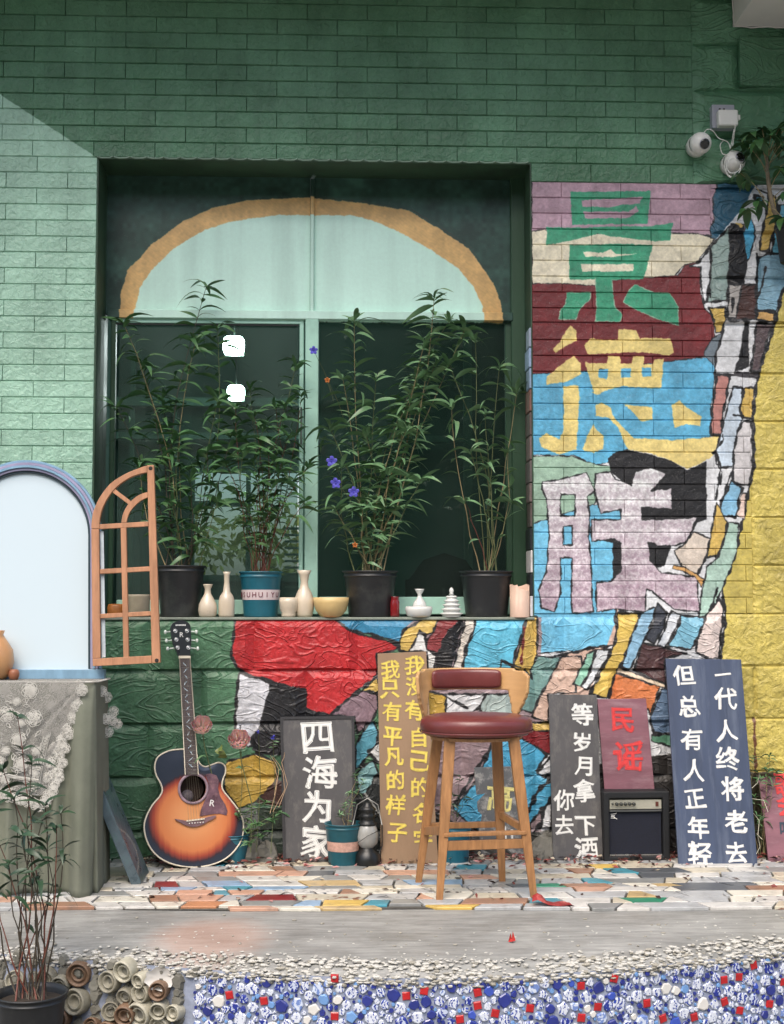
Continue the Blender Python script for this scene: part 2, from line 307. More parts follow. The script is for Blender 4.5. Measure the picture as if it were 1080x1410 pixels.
R(CD, '405 575 485 580 470 700 465 835 385 830 360 760', YEL, 4); R(CD, '390 860 460 860 470 1240 440 1400 300 1380 310 1100 340 950', (206, 202, 202), 5); cv.line(T(CD, '310 805 385 815 380 850'), 5)
cv.line(T(CD, '210 970 220 1010 140 1130'), 4); cv.line(T(CD, '160 1120 160 1220 185 1230 170 1130'), 4); cv.line(T(CD, '180 1240 210 1290 190 1400'), 4)
R(CE, '340 110 415 160 395 230 370 370 260 345 265 260', (124, 180, 212), 5); R(CE, '220 345 235 270 250 290 310 400 295 490 245 630 170 635 195 480', YEL, 4); R(CE, '80 465 190 510 160 640 100 760 0 705 -60 600 0 560', (208, 194, 178), 3)
R(CE, '320 400 390 410 375 600 340 710 280 840 210 1000 170 1050 110 1060 130 900 170 700 250 640 300 490', (164, 196, 180), 3); R(CE, '375 350 415 200 440 200 430 380', (216, 190, 175), 2)
R(CE, '165 1040 255 930 285 1000 270 1150 250 1340 180 1345 80 1300 90 1240 130 1120', (224, 206, 198), 5); R(CE, '-60 700 0 705 100 760 150 800 130 850 90 780 0 740 -70 720', (214, 160, 90), 2)
cv.line(T(CE, '265 20 230 240'), 4); cv.line(T(CE, '345 30 265 260'), 4); cv.line(T(CE, '245 640 160 640 100 760'), 5); cv.line(T(CE, '240 850 210 960 180 1010'), 5)
# lower part under the sill
p([(560, 850), (745, 850), (745, 1290), (560, 1290)], (150, 128, 132))
R(CH, '-20 290 0 290 120 260 240 245 245 70 260 70 0 800 -60 800', (208, 172, 152), 0); R(CF, '105 20 670 20 670 50 745 115 860 150 960 170 1040 210 1000 235 910 250 915 370 830 440 740 510 640 600 560 580 450 540 415 500 410 440 310 405 160 365 110 330 80 265 90 150', (188, 32, 36), 5)
R(CF, '680 50 660 20 1080 20 1080 110 1040 190 960 160 860 135 760 120', (44, 126, 166), 5); R(CF, '125 360 310 410 270 560 230 706 200 760 95 760 110 450', (200, 201, 206), 5)
R(CF, '310 410 410 440 420 520 560 585 650 600 780 640 780 800 200 800 230 706 270 560', BLK, 2); R(CF, '830 460 915 480 915 560 870 650 800 706 780 610 650 600 740 510', (134, 108, 118), 5)
R(CF, '910 380 930 470 825 460', YEL, 3); R(CJ, '540 600 600 490 640 470 665 530 660 600 560 730 535 740', (78, 150, 172), 5); R(CJ, '570 730 640 690 665 760 600 880 560 880 540 780', (120, 168, 172), 5); R(CJ, '610 640 700 560 720 700 665 700', (214, 214, 212), 5)
R(CJ, '535 880 600 880 665 760 760 760 760 1300 440 1300 440 900', (42, 46, 46)); cv.line(T(CJ, '590 880 670 990'), 6, (160, 160, 155))
R(CK, '553 318 720 372 660 600 640 680 600 700 530 630 545 450', (200, 201, 206), 5); R(CK, '720 372 900 400 900 740 770 740 650 740 600 660 660 600', BLK)
R(CK, '480 800 500 770 640 735 740 770 750 860 700 920 620 990 550 1010 480 920', (206, 166, 64), 4); R(CK, '750 860 800 900 820 1000 700 990 640 980', (70, 40, 34)); R(CK, '480 1010 900 1000 900 1400 480 1400', (56, 70, 58)); R(CK, '560 1010 640 985 680 1200 560 1200', (120, 124, 120))
R(CG, '-60 60 165 40 150 60 120 60 60 120 40 190 40 160 -60 130', (44, 126, 166), 0)
R(CG, '165 60 165 40 265 45 235 130 190 140 155 120 130 190 90 240 40 235 40 190 60 120', YEL, 5); R(CG, '270 45 400 50 320 120 290 180 260 250 195 225 195 180 230 130', (140, 48, 50), 4); R(CG, '150 125 190 145 195 225 250 260 240 330 300 420 200 420 200 240 95 235 130 180', (216, 216, 212), 4)
R(CG, '320 120 400 50 415 80 385 150 365 240 345 300 330 400 240 400 255 250 290 180', BLK); R(CG, '425 45 480 45 470 110 420 210 400 340 345 345 385 190', (216, 206, 192), 4); R(CG, '480 40 770 40 740 130 700 250 680 340 400 345 430 210 470 100', (88, 188, 220), 4)
R(CG, '775 40 830 40 830 250 790 380 690 330 720 230', (214, 176, 82), 4); cv.line(T(CG, '755 100 735 310'), 5, (120, 30, 30)); R(CG, '830 265 960 270 920 370 860 460 800 590 740 570 700 470 760 340 800 400 790 350', (110, 150, 144), 3)
R(CG, '970 265 1080 265 1080 340 1040 410 1050 470 890 480 890 640 800 610 830 540 880 430', (206, 172, 152), 3); R(CG, '240 480 535 480 500 555 430 600 240 600', (206, 206, 206), 5); R(CG, '535 480 700 480 740 570 660 620 510 600 500 555', (160, 176, 170), 4); R(CG, '190 460 310 490 300 600 190 600', (200, 160, 60), 4); cv.line(T(CG, '280 480 430 560'), 5)
cv.line(T(CG, '620 330 620 290 730 330'), 6); cv.line(T(CH, '-60 300 0 290 120 260 240 245 245 70'), 6)
R(CH, '100 290 140 270 110 380 65 450 30 440', (134, 190, 164), 3); R(CH, '145 270 215 265 190 330 100 470 70 450 115 380', (214, 218, 220), 4); R(CH, '255 85 365 90 350 170 290 290 240 400 200 510 110 490 190 340 235 240', (212, 178, 78), 6)
R(CH, '370 90 430 60 450 60 400 180 340 310 310 370 270 350 320 200', (134, 182, 212), 4); R(CH, '430 130 450 40 500 90 480 160 430 240 390 210', (58, 62, 72), 4); R(CH, '520 75 570 100 520 200 490 260 445 245 480 180', (212, 218, 224), 4); R(CH, '570 100 690 110 640 220 610 270 500 250 540 180', (120, 186, 212), 5)
R(CH, '375 235 490 260 590 290 490 310 490 440 330 370', (78, 48, 48), 4); R(CH, '245 385 460 450 410 590 400 560 190 560 210 510', (218, 122, 66), 4); R(CH, '255 355 490 440 485 460 245 380', (228, 205, 175), 3); R(CH, '470 460 560 460 560 690 430 680 410 600', (94, 120, 150), 5); R(CH, '420 690 560 690 560 760 420 720', (86, 140, 110), 4)
R(CI, '0 0 260 0 430 100 340 270 200 470 120 600 0 640 -120 600 -120 0', (148, 124, 128), 4); R(CI, '430 110 500 60 700 60 820 215 750 330 800 380 880 370 880 520 700 720 700 790 320 800 130 610 300 400', (64, 158, 198), 5); R(CI, '600 60 860 -20 860 200 820 205', (130, 26, 32), 4)
R(CI, '710 -30 860 -30 860 30 730 35', YEL, 3); R(CI, '850 225 880 225 880 350 800 375 755 345', WHITE, 5); cv.line(T(CI, '870 370 760 480 690 620'), 9); cv.line(T(CI, '870 520 790 620 790 720 720 800'), 9); cv.line(T(CI, '430 110 130 600'), 6)
R(CI, '0 640 320 800 700 800 880 760 880 1100 0 1100', (66, 66, 62)); p([(760, 1060), (980, 1030), (990, 1300), (750, 1300)], (48, 44, 42))
cv.line([(1038, 990), (1040, 1070)], 6, (110, 66, 40)); p([(1010, 1062), (1120, 1066), (1120, 1240), (1000, 1240)], (60, 52, 34))
cv.a *= (1 + np.clip(cv.sm(.05, .035) + cv.sm(.014, .03) + cv.sm(.006, .03), -.14, .12))[..., None].astype(np.float32)
g_ = cv.a.mean(2, keepdims=True); cv.a = (cv.a * .88 + g_ * .12) * .97
mural_img = cv.image('mural_paint', 1)
paint_small = painted('painted_wall_brick', cv, mural_img, rough=.5, ridge=0, rock=.6, bdist=.006, wear=.18)
paint_large = painted('painted_relief_panel', cv, mural_img, rough=.42, ridge=.6, rock=.2, bdist=.028, wear=.1)
paint_rock = painted('painted_rock_panel', cv, mural_img, rough=.42, ridge=.25, rock=1.5, bdist=.012, wear=.1)
# green enamel above and at the left: two paints meeting along a slanting brushed edge
def green_wall(name, ridge, rock, bdist):
    m = bpy.data.materials.new(name); m.use_nodes = True; t = m.node_tree; N, K = t.nodes, t.links
    g = N.new('ShaderNodeNewGeometry'); s = N.new('ShaderNodeSeparateXYZ'); K.new(g.outputs['Position'], s.inputs[0])
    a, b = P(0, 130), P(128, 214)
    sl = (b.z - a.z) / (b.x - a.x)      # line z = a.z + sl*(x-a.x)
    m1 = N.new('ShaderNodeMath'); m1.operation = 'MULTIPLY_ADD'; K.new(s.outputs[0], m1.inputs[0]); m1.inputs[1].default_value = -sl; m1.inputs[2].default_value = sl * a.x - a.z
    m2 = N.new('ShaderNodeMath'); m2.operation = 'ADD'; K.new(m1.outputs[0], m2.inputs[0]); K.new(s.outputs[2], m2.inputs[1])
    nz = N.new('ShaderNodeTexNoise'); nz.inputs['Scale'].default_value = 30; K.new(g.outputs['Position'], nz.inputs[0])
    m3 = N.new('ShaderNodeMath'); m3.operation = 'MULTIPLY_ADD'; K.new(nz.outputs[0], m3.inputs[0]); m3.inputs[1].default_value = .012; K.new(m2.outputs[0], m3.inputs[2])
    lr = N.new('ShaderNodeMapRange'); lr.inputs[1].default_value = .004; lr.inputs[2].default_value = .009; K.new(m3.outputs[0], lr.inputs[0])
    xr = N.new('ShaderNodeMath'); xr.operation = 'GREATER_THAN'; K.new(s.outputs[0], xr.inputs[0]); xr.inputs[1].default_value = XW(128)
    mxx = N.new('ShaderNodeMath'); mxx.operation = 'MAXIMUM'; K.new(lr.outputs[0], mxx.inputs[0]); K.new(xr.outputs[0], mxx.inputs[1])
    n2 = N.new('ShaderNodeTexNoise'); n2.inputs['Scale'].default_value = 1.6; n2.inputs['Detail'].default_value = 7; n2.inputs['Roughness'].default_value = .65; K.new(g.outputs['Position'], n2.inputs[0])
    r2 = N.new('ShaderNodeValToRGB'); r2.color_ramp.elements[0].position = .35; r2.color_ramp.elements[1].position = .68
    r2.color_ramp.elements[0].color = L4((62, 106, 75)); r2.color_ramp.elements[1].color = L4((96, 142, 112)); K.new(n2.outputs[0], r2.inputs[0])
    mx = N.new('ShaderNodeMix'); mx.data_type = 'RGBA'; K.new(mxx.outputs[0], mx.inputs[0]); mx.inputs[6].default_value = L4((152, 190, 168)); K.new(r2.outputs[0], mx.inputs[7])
    finish(m, mx.outputs[2], .4, ridge, rock, bdist, .12); return m
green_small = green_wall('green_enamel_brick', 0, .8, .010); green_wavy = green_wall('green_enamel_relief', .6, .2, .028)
joint_green = M('green_joint', (34, 62, 44), rough=.6, var=.25, scale=20)

# ------------------------------------------------ the house wall
LX, RX = XW(127), XW(735); TOPZ, SILLZ = ZW(222), ZW(850); REC = .30
wall = empty('house_wall', (0, 0, 0), 'green brick house wall with a colourful lettered mural around the window recess', 'wall')
XA, XB, ZT = XW(-420), XW(1500), ZW(-420)
b = MB(); b.box((XA, .002, -.5), (LX, .32, ZT)); b.build('wall_core_panel', joint_green, wall)
b = MB(); b.box((LX, .002, TOPZ), (RX, .32, ZT)); b.build('lintel', joint_green, wall)
b = MB(); b.box((LX, .004, -.5), (RX, REC, SILLZ - .004)); b.build('apron', paint_large, wall)
b = MB(); b.box((RX, .002, -.5), (XB, .32, ZT)); b.build('wall_core', paint_small, wall)
sillm = M('sill_cement', (132, 140, 128), rough=.7, dirt=(60, 70, 60), scale=14, dscale=9)
b = MB(); b.box((LX, -.012, SILLZ - .012), (RX, REC, SILLZ)); o = b.build('sill', sillm, wall); bevel(o, .003, 1)
BW, BH = 84.6 / 310, 22.5 / 310
def brick_mesh(w, h, m, seed, d=.0052, bev=.0040, gap=.0003):
    r = np.random.RandomState(seed); nx = max(2, int(w / .045)); x0, x1, z0, z1 = gap, w - gap, gap, h - gap
    xs = [x0] + list(np.linspace(x0 + bev * .45, x1 - bev * .45, nx + 1)) + [x1]; zs = [z0, z0 + bev, (z0 + z1) / 2, z1 - bev, z1]
    vs = []; 
    for j, z in enumerate(zs):
        for i, x in enumerate(xs):
            e = i in (0, len(xs) - 1) or j in (0, len(zs) - 1)
            vs.append((x, 0 if e else -d + r.uniform(-.0010, .0010), z))
    n = len(xs); fs = [(j*n+i, j*n+i+1, (j+1)*n+i+1, (j+1)*n+i) for j in range(len(zs)-1) for i in range(n-1)]
    me = MB().add(vs, fs).mesh('brick', m); return me
cache = {}
todo = []          # (kind, x, z, w, h, material, in view)
def lay(x0, x1, z0, z1, bw, bh, xo, zo, mat, kind, first=0):
    j0 = math.floor((z0 - zo) / bh + 1e-4)
    for j in range(j0, j0 + 200):
        za = zo + j * bh
        if za >= z1 - .004: break
        zb = min(za + bh, z1); za = max(za, z0)
        if zb - za < .012: continue
        off = xo + (bw / 2 if (j + first) % 2 else 0); i0 = math.floor((x0 - off) / bw + 1e-4)
        for i in range(i0, i0 + 200):
            xa = off + i * bw
            if xa >= x1 - .004: break
            xb = min(xa + bw, x1); xa = max(xa, x0)
            if xb - xa < .015: continue
            todo.append((kind, xa, za, xb - xa, zb - za, mat))
zlint = TOPZ
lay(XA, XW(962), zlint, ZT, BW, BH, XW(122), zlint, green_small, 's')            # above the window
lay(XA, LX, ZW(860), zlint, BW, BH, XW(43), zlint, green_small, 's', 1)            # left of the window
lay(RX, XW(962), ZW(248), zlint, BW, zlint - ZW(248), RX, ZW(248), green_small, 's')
lay(RX, XW(985), ZW(442), ZW(248), BW, BH, RX, ZW(248), paint_small, 's')
lay(RX, XW(1035), ZW(846), ZW(442), BW, BH, RX, ZW(248), paint_small, 's')
PW = 142 / 310; BIG = 67.3 / 310
lay(XW(962), XB, ZW(248), ZT, PW * .95, BIG, XW(1028), ZW(248), green_wavy, 'b')
lay(XW(985), XB, ZW(442), ZW(248), PW, BIG * .96, XW(985), ZW(442), paint_large, 'b')
lay(XW(1035), XB, ZW(846), ZW(442), PW, BIG, XW(1035), ZW(846), paint_rock, 'r')
lay(XW(990), XB, -.05, ZW(846), PW, 72 / 310, XW(1035), ZW(846) - 10 * 72 / 310, paint_rock, 'r')
lay(XA, LX, -.05, ZW(860) , PW, 72 / 310, XW(210), SILLZ - 10 * 72 / 310, paint_large, 'b')
lay(LX, XW(735), -.05, SILLZ - .012, PW, 72 / 310, XW(208), SILLZ - 10 * 72 / 310, paint_large, 'b', 1)
lay(XW(735), XW(990), -.05, ZW(848), PW, 72 / 310, XW(208), SILLZ - 10 * 72 / 310, paint_large, 'b', 1)
def pillow(w, h, mat, seed, rock=False):
    r = np.random.RandomState(seed); D = .009 if rock else .019; k = .3 if rock else 1
    L_, Rr_, Tt, Bb = .040 * k * r.uniform(.8, 1.2), .040 * k * r.uniform(.8, 1.2), .030 * k * r.uniform(.85, 1.2), .010
    if w < .12: L_ *= w / .12; Rr_ *= w / .12
    if h < .1: Tt *= h / .1; Bb *= h / .1
    n = 5; nv = 3; out, inn = [], []
    for i in range(n): f = i / n; out.append((w * f, 0)); inn.append((L_ + (w - L_ - Rr_) * f, Bb + r.uniform(-.003, .003)))
    for i in range(nv): f = i / nv; out.append((w, h * f)); inn.append((w - Rr_ + r.uniform(-.005, .005) * k, Bb + (h - Bb - Tt) * f))
    for i in range(n): f = i / n; out.append((w * (1 - f), h)); inn.append((w - Rr_ - (w - L_ - Rr_) * f, h - Tt + r.uniform(-.008, .008) * k * (i > 0)))
    for i in range(nv): f = i / nv; out.append((0, h * (1 - f))); inn.append((L_ + r.uniform(-.005, .005) * k, h - Tt - (h - Bb - Tt) * f))
    m = len(out); vs = [(x, -.001, z) for x, z in out] + [(x, -D + r.uniform(-.002, .002), z) for x, z in inn] + [(w * .5, -D - .003, h * .48)]
    fs = [(q, (q+1) % m, m + (q+1) % m, m + q) for q in range(m)] + [(m + q, m + (q+1) % m, 2 * m) for q in range(m)]
    return MB().add(vs, fs, False).mesh('relief_panel', mat)
far = {}; shown = 0
uv0 = PN([(-15, 1230), (1095, -15)]); vx0, vz0, vx1, vz1 = uv0[0][0], uv0[0][1], uv0[1][0], uv0[1][1]
def covered(x, z, w, h): return x + w < XW(125) and z < ZW(900)
for k, x, z, w, h, mat in todo:
    vis = x + w > vx0 and x < vx1 and z + h > vz0 and z < vz1
    if k == 's':
        key = (round(w, 3), round(h, 3), mat.name, random.randrange(4) if w > .2 else 0)
        if key not in cache: cache[key] = brick_mesh(w, h, mat, len(cache))
    else:
        key = (k, round(w, 3), round(h, 3), mat.name, random.randrange(3))
        if key not in cache: cache[key] = pillow(w, h, mat, len(cache), k == 'r')
    me = cache[key]
    if vis and not (k == 's' and (shown >= 298 or w < .05)):
        raw('brick' if k == 's' else 'relief_panel', me, wall, (x, 0, z)); shown += k == 's'
    else: far.setdefault((k == 's', mat.name), []).append((me, x, z))
for (small, mn), L in far.items():
    b = MB()
    for me, x, z in L:
        b.add([(v.co.x + x, v.co.y, v.co.z + z) for v in me.vertices], [tuple(q.vertices) for q in me.polygons], not small)
    o = b.build('bricks' if small else 'relief_panels', bpy.data.materials[mn], wall); tag(o, kind='stuff')
# round relief ornament in the top right panel
b = MB(); c = P(1074, 84)
for rr, w in ((.085, .008), (.062, .006), (.045, .007), (.028, .006), (.098, .004)):
    b.tube([(c.x + rr * math.cos(a) * (1 + .05 * math.sin(3 * a)), -.022, c.z + rr * math.sin(a)) for a in np.linspace(0, 2 * math.pi, 40)], w, 6)
b.build('round_ornament', green_wavy, wall)
b = MB(); b.box((XW(1027), -.036, ZW(114)), (XW(1250), .0, ZW(46))); o = b.build('ornament_panel', green_wavy, wall); bevel(o, .006, 2)
# reveals of the window recess
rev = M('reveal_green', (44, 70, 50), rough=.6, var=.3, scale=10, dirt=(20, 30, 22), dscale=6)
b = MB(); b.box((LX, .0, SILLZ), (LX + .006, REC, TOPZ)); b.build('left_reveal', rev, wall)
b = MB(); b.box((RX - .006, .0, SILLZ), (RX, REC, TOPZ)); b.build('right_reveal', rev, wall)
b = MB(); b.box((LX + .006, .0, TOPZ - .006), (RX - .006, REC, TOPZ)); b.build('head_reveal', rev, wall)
z = SILLZ + .003; cols = [(196, 196, 200), (30, 32, 36), (206, 200, 196), (26, 28, 30), (86, 74, 70), (104, 90, 86), (96, 86, 84), (110, 92, 88), (92, 76, 72), (120, 84, 74), (132, 150, 172), (138, 158, 184), (150, 160, 176)]
for i, c in enumerate(cols):
    h = .085 + .03 * random.random(); b = MB(); d = .10 + .05 * random.random()
    b.box((RX - .014 - .004 * random.random(), -.004, z), (RX - .0055, d, z + h - .004)); bevel(b.build('edge_stone', M('edge_stone_%d' % i, c, rough=.5, scale=30, bump=.4), wall), .003, 1); z += h
# jagged lower edge of the lintel panels
b = MB(); x = LX
while x < RX - .02:
    w = min(.075, RX - x); b.tube([(x, -.010, TOPZ + .001), (x + w * .3, -.012, TOPZ - .004), (x + w * .75, -.012, TOPZ - .003), (x + w - .004, -.010, TOPZ + .003)], .0032, 4); x += w
b.build('ragged_lintel_edge', M('pale_green_edge', (140, 165, 148), rough=.5), wall)

# ------------------------------------------------ white balcony beam above right and an unseen slab added overhead to shade the wall top
c = P(1008, 40); bm_white = M('balcony_plaster', (206, 204, 200), rough=.75, var=.06, scale=5, bump=.1)
b = MB(); b.box((c.x, -1.15, c.z), (c.x + 1.4, -.03, c.z + .52)); o = b.build('balcony_beam', bm_white); bevel(o, .004, 2)
tag(o, 'white plastered balcony beam jutting out at the top right corner', 'beam')
b = MB(); b.box((XA, -1.25, c.z + .50), (XB, .3, c.z + .7)); o = b.build('added_balcony_slab', bm_white)
tag(o, 'unseen white balcony slab added to shade the top of the green wall', 'balcony')
# a cracked line of old paint along the beam foot
b = MB(); x = c.x - .004
pts = [(x + i * .02, -.034, c.z - .002 + .006 * random.random() * math.sin(i)) for i in range(30)]
b.tube(pts, .0035, 4); pz = [(c.x - .004, -.034, c.z + i * .02) for i in range(14)]; b.tube([(q[0] + .004 * random.random(), q[1], q[2]) for q in pz], .0035, 4); b.build('filler_line', bm_white, o, )
def rebase(root, base):
    base = Vector(base)
    for ch in root.children: ch.location = ch.location - base
    root.location = base; return root
# ------------------------------------------------ terrace: street, concrete deck, patchwork tiles, shard mosaic, white pebbles
asph = M('street_concrete', (118, 116, 110), rough=.85, dirt=(70, 68, 62), scale=6, bump=.3)
b = MB(); b.add([(-60, -60, -.45), (60, -60, -.45), (60, 30, -.45), (-60, 30, -.45)], [(0, 1, 2, 3)]); tag(b.build('street', asph), kind='structure')
edge_px = [(-420, 1290), (-200, 1298), (-60, 1306), (60, 1312), (150, 1320), (250, 1328), (400, 1338), (560, 1343), (700, 1340), (850, 1330), (1000, 1314), (1100, 1303), (1250, 1288), (1500, 1272)]
ep = [G(u, v, -.02) for u, v in edge_px]; EX = np.array([q.x for q in ep]); EY = np.array([q.y for q in ep])
def edge_y(x): return float(np.interp(x, EX, EY))
xs = np.linspace(EX[0], EX[-1], 90)
ys = np.array([edge_y(x) for x in xs]); 
for _ in range(4): ys[1:-1] = (ys[:-2] + 2 * ys[1:-1] + ys[2:]) / 4
def edge_y(x): return float(np.interp(x, xs, ys))
def concrete_mat():
    m = M('deck_concrete', (146, 146, 142), rough=.55, var=.22, scale=3.5, bump=.25, bscale=90, dirt=(96, 92, 82), dscale=3, dirt_amt=.5)
    t = m.node_tree; N, K = t.nodes, t.links; b = N['Principled BSDF']; src = b.inputs['Base Color'].links[0].from_socket
    g = N.new('ShaderNodeNewGeometry'); mp = N.new('ShaderNodeMapping'); mp.inputs['Scale'].default_value = (1.2, 9, 1); K.new(g.outputs['Position'], mp.inputs[0])
    n = N.new('ShaderNodeTexNoise'); n.inputs['Scale'].default_value = 4; n.inputs['Detail'].default_value = 9; n.inputs['Roughness'].default_value = .75; n.inputs['Distortion'].default_value = .6; K.new(mp.outputs[0], n.inputs[0])
    mr = N.new('ShaderNodeMapRange'); mr.inputs[1].default_value = .35; mr.inputs[2].default_value = .65; mr.inputs[3].default_value = .66; mr.inputs[4].default_value = 1.2; K.new(n.outputs[0], mr.inputs[0])
    vm = N.new('ShaderNodeVectorMath'); vm.operation = 'SCALE'; K.new(src, vm.inputs[0]); K.new(mr.outputs[0], vm.inputs['Scale'])
    # a patch of faded pink paint spilled on the slab
    c = G(290, 1292, 0); d = N.new('ShaderNodeVectorMath'); d.operation = 'SUBTRACT'; K.new(g.outputs['Position'], d.inputs[0]); d.inputs[1].default_value = c
    sc = N.new('ShaderNodeVectorMath'); sc.operation = 'MULTIPLY'; K.new(d.outputs[0], sc.inputs[0]); sc.inputs[1].default_value = (4.4, 3.2, 0)
    ln = N.new('ShaderNodeVectorMath'); ln.operation = 'LENGTH'; K.new(sc.outputs[0], ln.inputs[0])
    ad = N.new('ShaderNodeMath'); ad.operation = 'MULTIPLY_ADD'; K.new(n.outputs[0], ad.inputs[0]); ad.inputs[1].default_value = .9; K.new(ln.outputs['Value'], ad.inputs[2])
    rr = N.new('ShaderNodeMapRange'); rr.inputs[1].default_value = 1.5; rr.inputs[2].default_value = 1.0; rr.inputs[4].default_value = .38; K.new(ad.outputs[0], rr.inputs[0])
    mx = N.new('ShaderNodeMix'); mx.data_type = 'RGBA'; K.new(rr.outputs[0], mx.inputs[0]); K.new(vm.outputs[0], mx.inputs[6]); mx.inputs[7].default_value = L4((196, 150, 128)); K.new(mx.outputs[2], b.inputs['Base Color'])
    return m
dm = concrete_mat()
deck = empty('terrace', (0, 0, 0)); tag(deck, kind='structure')
vs = []
for x, y in zip(xs, ys): vs += [(x, .0, 0), (x, y + .16, 0), (x, y + .05, -.006), (x, y + .015, -.018), (x, y, -.045), (x, y, -.45)]
fs = [(6*i+k, 6*i+k+1, 6*i+7+k, 6*i+6+k) for i in range(len(xs)-1) for k in range(5)]
b = MB(); b.add(vs, fs, False); o = b.build('terrace_slab', dm, deck); fixn(o.data)
# --- tiles
tile_cols = {'white': ((198, 196, 190), 7), 'cream': ((190, 182, 162), 5), 'grey': ((136, 138, 136), 6), 'marble': ((170, 172, 172), 7), 'ivory': ((206, 202, 188), 4), 'sand': ((186, 162, 116), 1), 'terracotta': ((150, 114, 92), 1.0),
    'teal': ((70, 140, 156), .3), 'green': ((40, 130, 100), .1), 'maroon': ((120, 30, 34), .1), 'ochre': ((206, 174, 92), .15), 'slate': ((84, 88, 92), .9), 'powder_blue': ((134, 162, 188), .8), 'peach': ((190, 150, 128), 1.2), 'orange': ((180, 126, 90), .1)}
def tilemat(n):
    c = tile_cols[n][0]; pat = n in ('white', 'ivory', 'marble', 'cream')
    m = M('tile_' + n, c, rough=.35, var=.12, scale=16, bump=.1, dirt=(92, 90, 84), dirt_amt=.55, dscale=14)
    if pat:
        t = m.node_tree; N, K = t.nodes, t.links; b = N['Principled BSDF']; src = b.inputs['Base Color'].links[0].from_socket
        oi = N.new('ShaderNodeObjectInfo'); tc = N.new('ShaderNodeTexCoord'); nz = N.new('ShaderNodeTexNoise'); nz.noise_dimensions = '4D'; K.new(tc.outputs['Object'], nz.inputs[0])
        mu = N.new('ShaderNodeMath'); mu.operation = 'MULTIPLY'; K.new(oi.outputs['Random'], mu.inputs[0]); mu.inputs[1].default_value = 40; K.new(mu.outputs[0], nz.inputs['W'])
        nz.inputs['Scale'].default_value = 20; nz.inputs['Detail'].default_value = 3; nz.inputs['Distortion'].default_value = 1.5
        th = N.new('ShaderNodeMapRange'); th.inputs[1].default_value = .60; th.inputs[2].default_value = .63; K.new(nz.outputs[0], th.inputs[0])
        gt = N.new('ShaderNodeMath'); gt.operation = 'GREATER_THAN'; gt.inputs[1].default_value = .5; fr = N.new('ShaderNodeMath'); fr.operation = 'FRACT'; m2 = N.new('ShaderNodeMath'); m2.operation = 'MULTIPLY'; m2.inputs[1].default_value = 7.7
        K.new(oi.outputs['Random'], m2.inputs[0]); K.new(m2.outputs[0], fr.inputs[0]); K.new(fr.outputs[0], gt.inputs[0])
        a = N.new('ShaderNodeMath'); a.operation = 'MULTIPLY'; K.new(th.outputs[0], a.inputs[0]); K.new(gt.outputs[0], a.inputs[1])
        mx = N.new('ShaderNodeMix'); mx.data_type = 'RGBA'; K.new(a.outputs[0], mx.inputs[0]); K.new(src, mx.inputs[6]); mx.inputs[7].default_value = L4({'white': (60, 66, 76), 'ivory': (84, 80, 70), 'marble': (100, 104, 108), 'cream': (120, 80, 60)}[n]); K.new(mx.outputs[2], b.inputs['Base Color'])
    return m
TM = {n: tilemat(n) for n in tile_cols}
picks = [n for n in tile_cols for _ in range(int(tile_cols[n][1] * 10))]
mortar = M('mortar', (78, 76, 70), rough=.95, var=.3, scale=40, bump=.5)
def tile_front(x): return G(540 + x * 310, 1254, 0).y + .012 * math.sin(x * 5)
b = MB(); vs = []
for x in xs: vs += [(x, 0, .003), (x, tile_front(x) + .01, .003)]
b.add(vs, [(2*i, 2*i+1, 2*i+3, 2*i+2) for i in range(len(xs)-1)]); b.build('mortar_bed', mortar, deck)
force = [((630, 1192), 'teal'), ((322, 1224), 'teal'), ((262, 1225), 'powder_blue'), ((352, 1240), 'maroon'), ((352, 1250), 'peach'), ((400, 1244), 'powder_blue'), ((486, 1240), 'ochre'), ((530, 1239), 'teal'), ((575, 1249), 'ochre'), ((745, 1219), 'green'), ((806, 1216), 'teal'), ((865, 1232), 'sand'), ((883, 1240), 'green'), ((800, 1200), 'terracotta'), ((240, 1216), 'maroon'), ((110, 1246), 'terracotta'), ((260, 1246), 'orange'), ((600, 1215), 'powder_blue'), ((560, 1200), 'peach'), ((780, 1231), 'white'), ((950, 1217), 'slate'), ((1031, 1218), 'slate'), ((450, 1216), 'sand'), ((330, 1212), 'white'), ((680, 1248), 'marble'), ((880, 1198), 'teal'), ((430, 1206), 'slate'), ((400, 1196), 'terracotta'), ((370, 1196), 'terracotta'), ((545, 1225), 'ivory')]
fw = [(G(u, v, .01), n) for (u, v), n in force]
rt = random.Random(5); y = -.015; tiles = []
rows = []
while y > -1.0: d = rt.uniform(.055, .10); rows.append((y, y - d)); y -= d + .008
for ya, yb in rows:
    x = XA + .3 + rt.uniform(0, .1); sk0 = 0
    while x < XB - 1.6:
        w = rt.choice([.08, .11, .13, .16, .19, .23]) * rt.uniform(.85, 1.15); g = .0045; sk1 = rt.uniform(-.05, .05)
        fr = tile_front(x); y2 = max(yb, fr)
        if ya - y2 > .038:
            q = [(x + g + sk0, ya), (x + sk0 * 0 + g, y2 + rt.uniform(-.006, .004)), (x + w - g, y2 + rt.uniform(-.006, .004)), (x + w - g + sk1, ya)]
            tiles.append(q)
        x += w; sk0 = sk1
used = {}
for P3, n in fw:
    k = min(range(len(tiles)), key=lambda i: (sum(a[0] for a in tiles[i]) / 4 - P3.x) ** 2 + 6 * (sum(a[1] for a in tiles[i]) / 4 - P3.y) ** 2); used[k] = n
ins = [i for i, q in enumerate(tiles) if vx0 - .0 < q[0][0] < vx1 + .0]
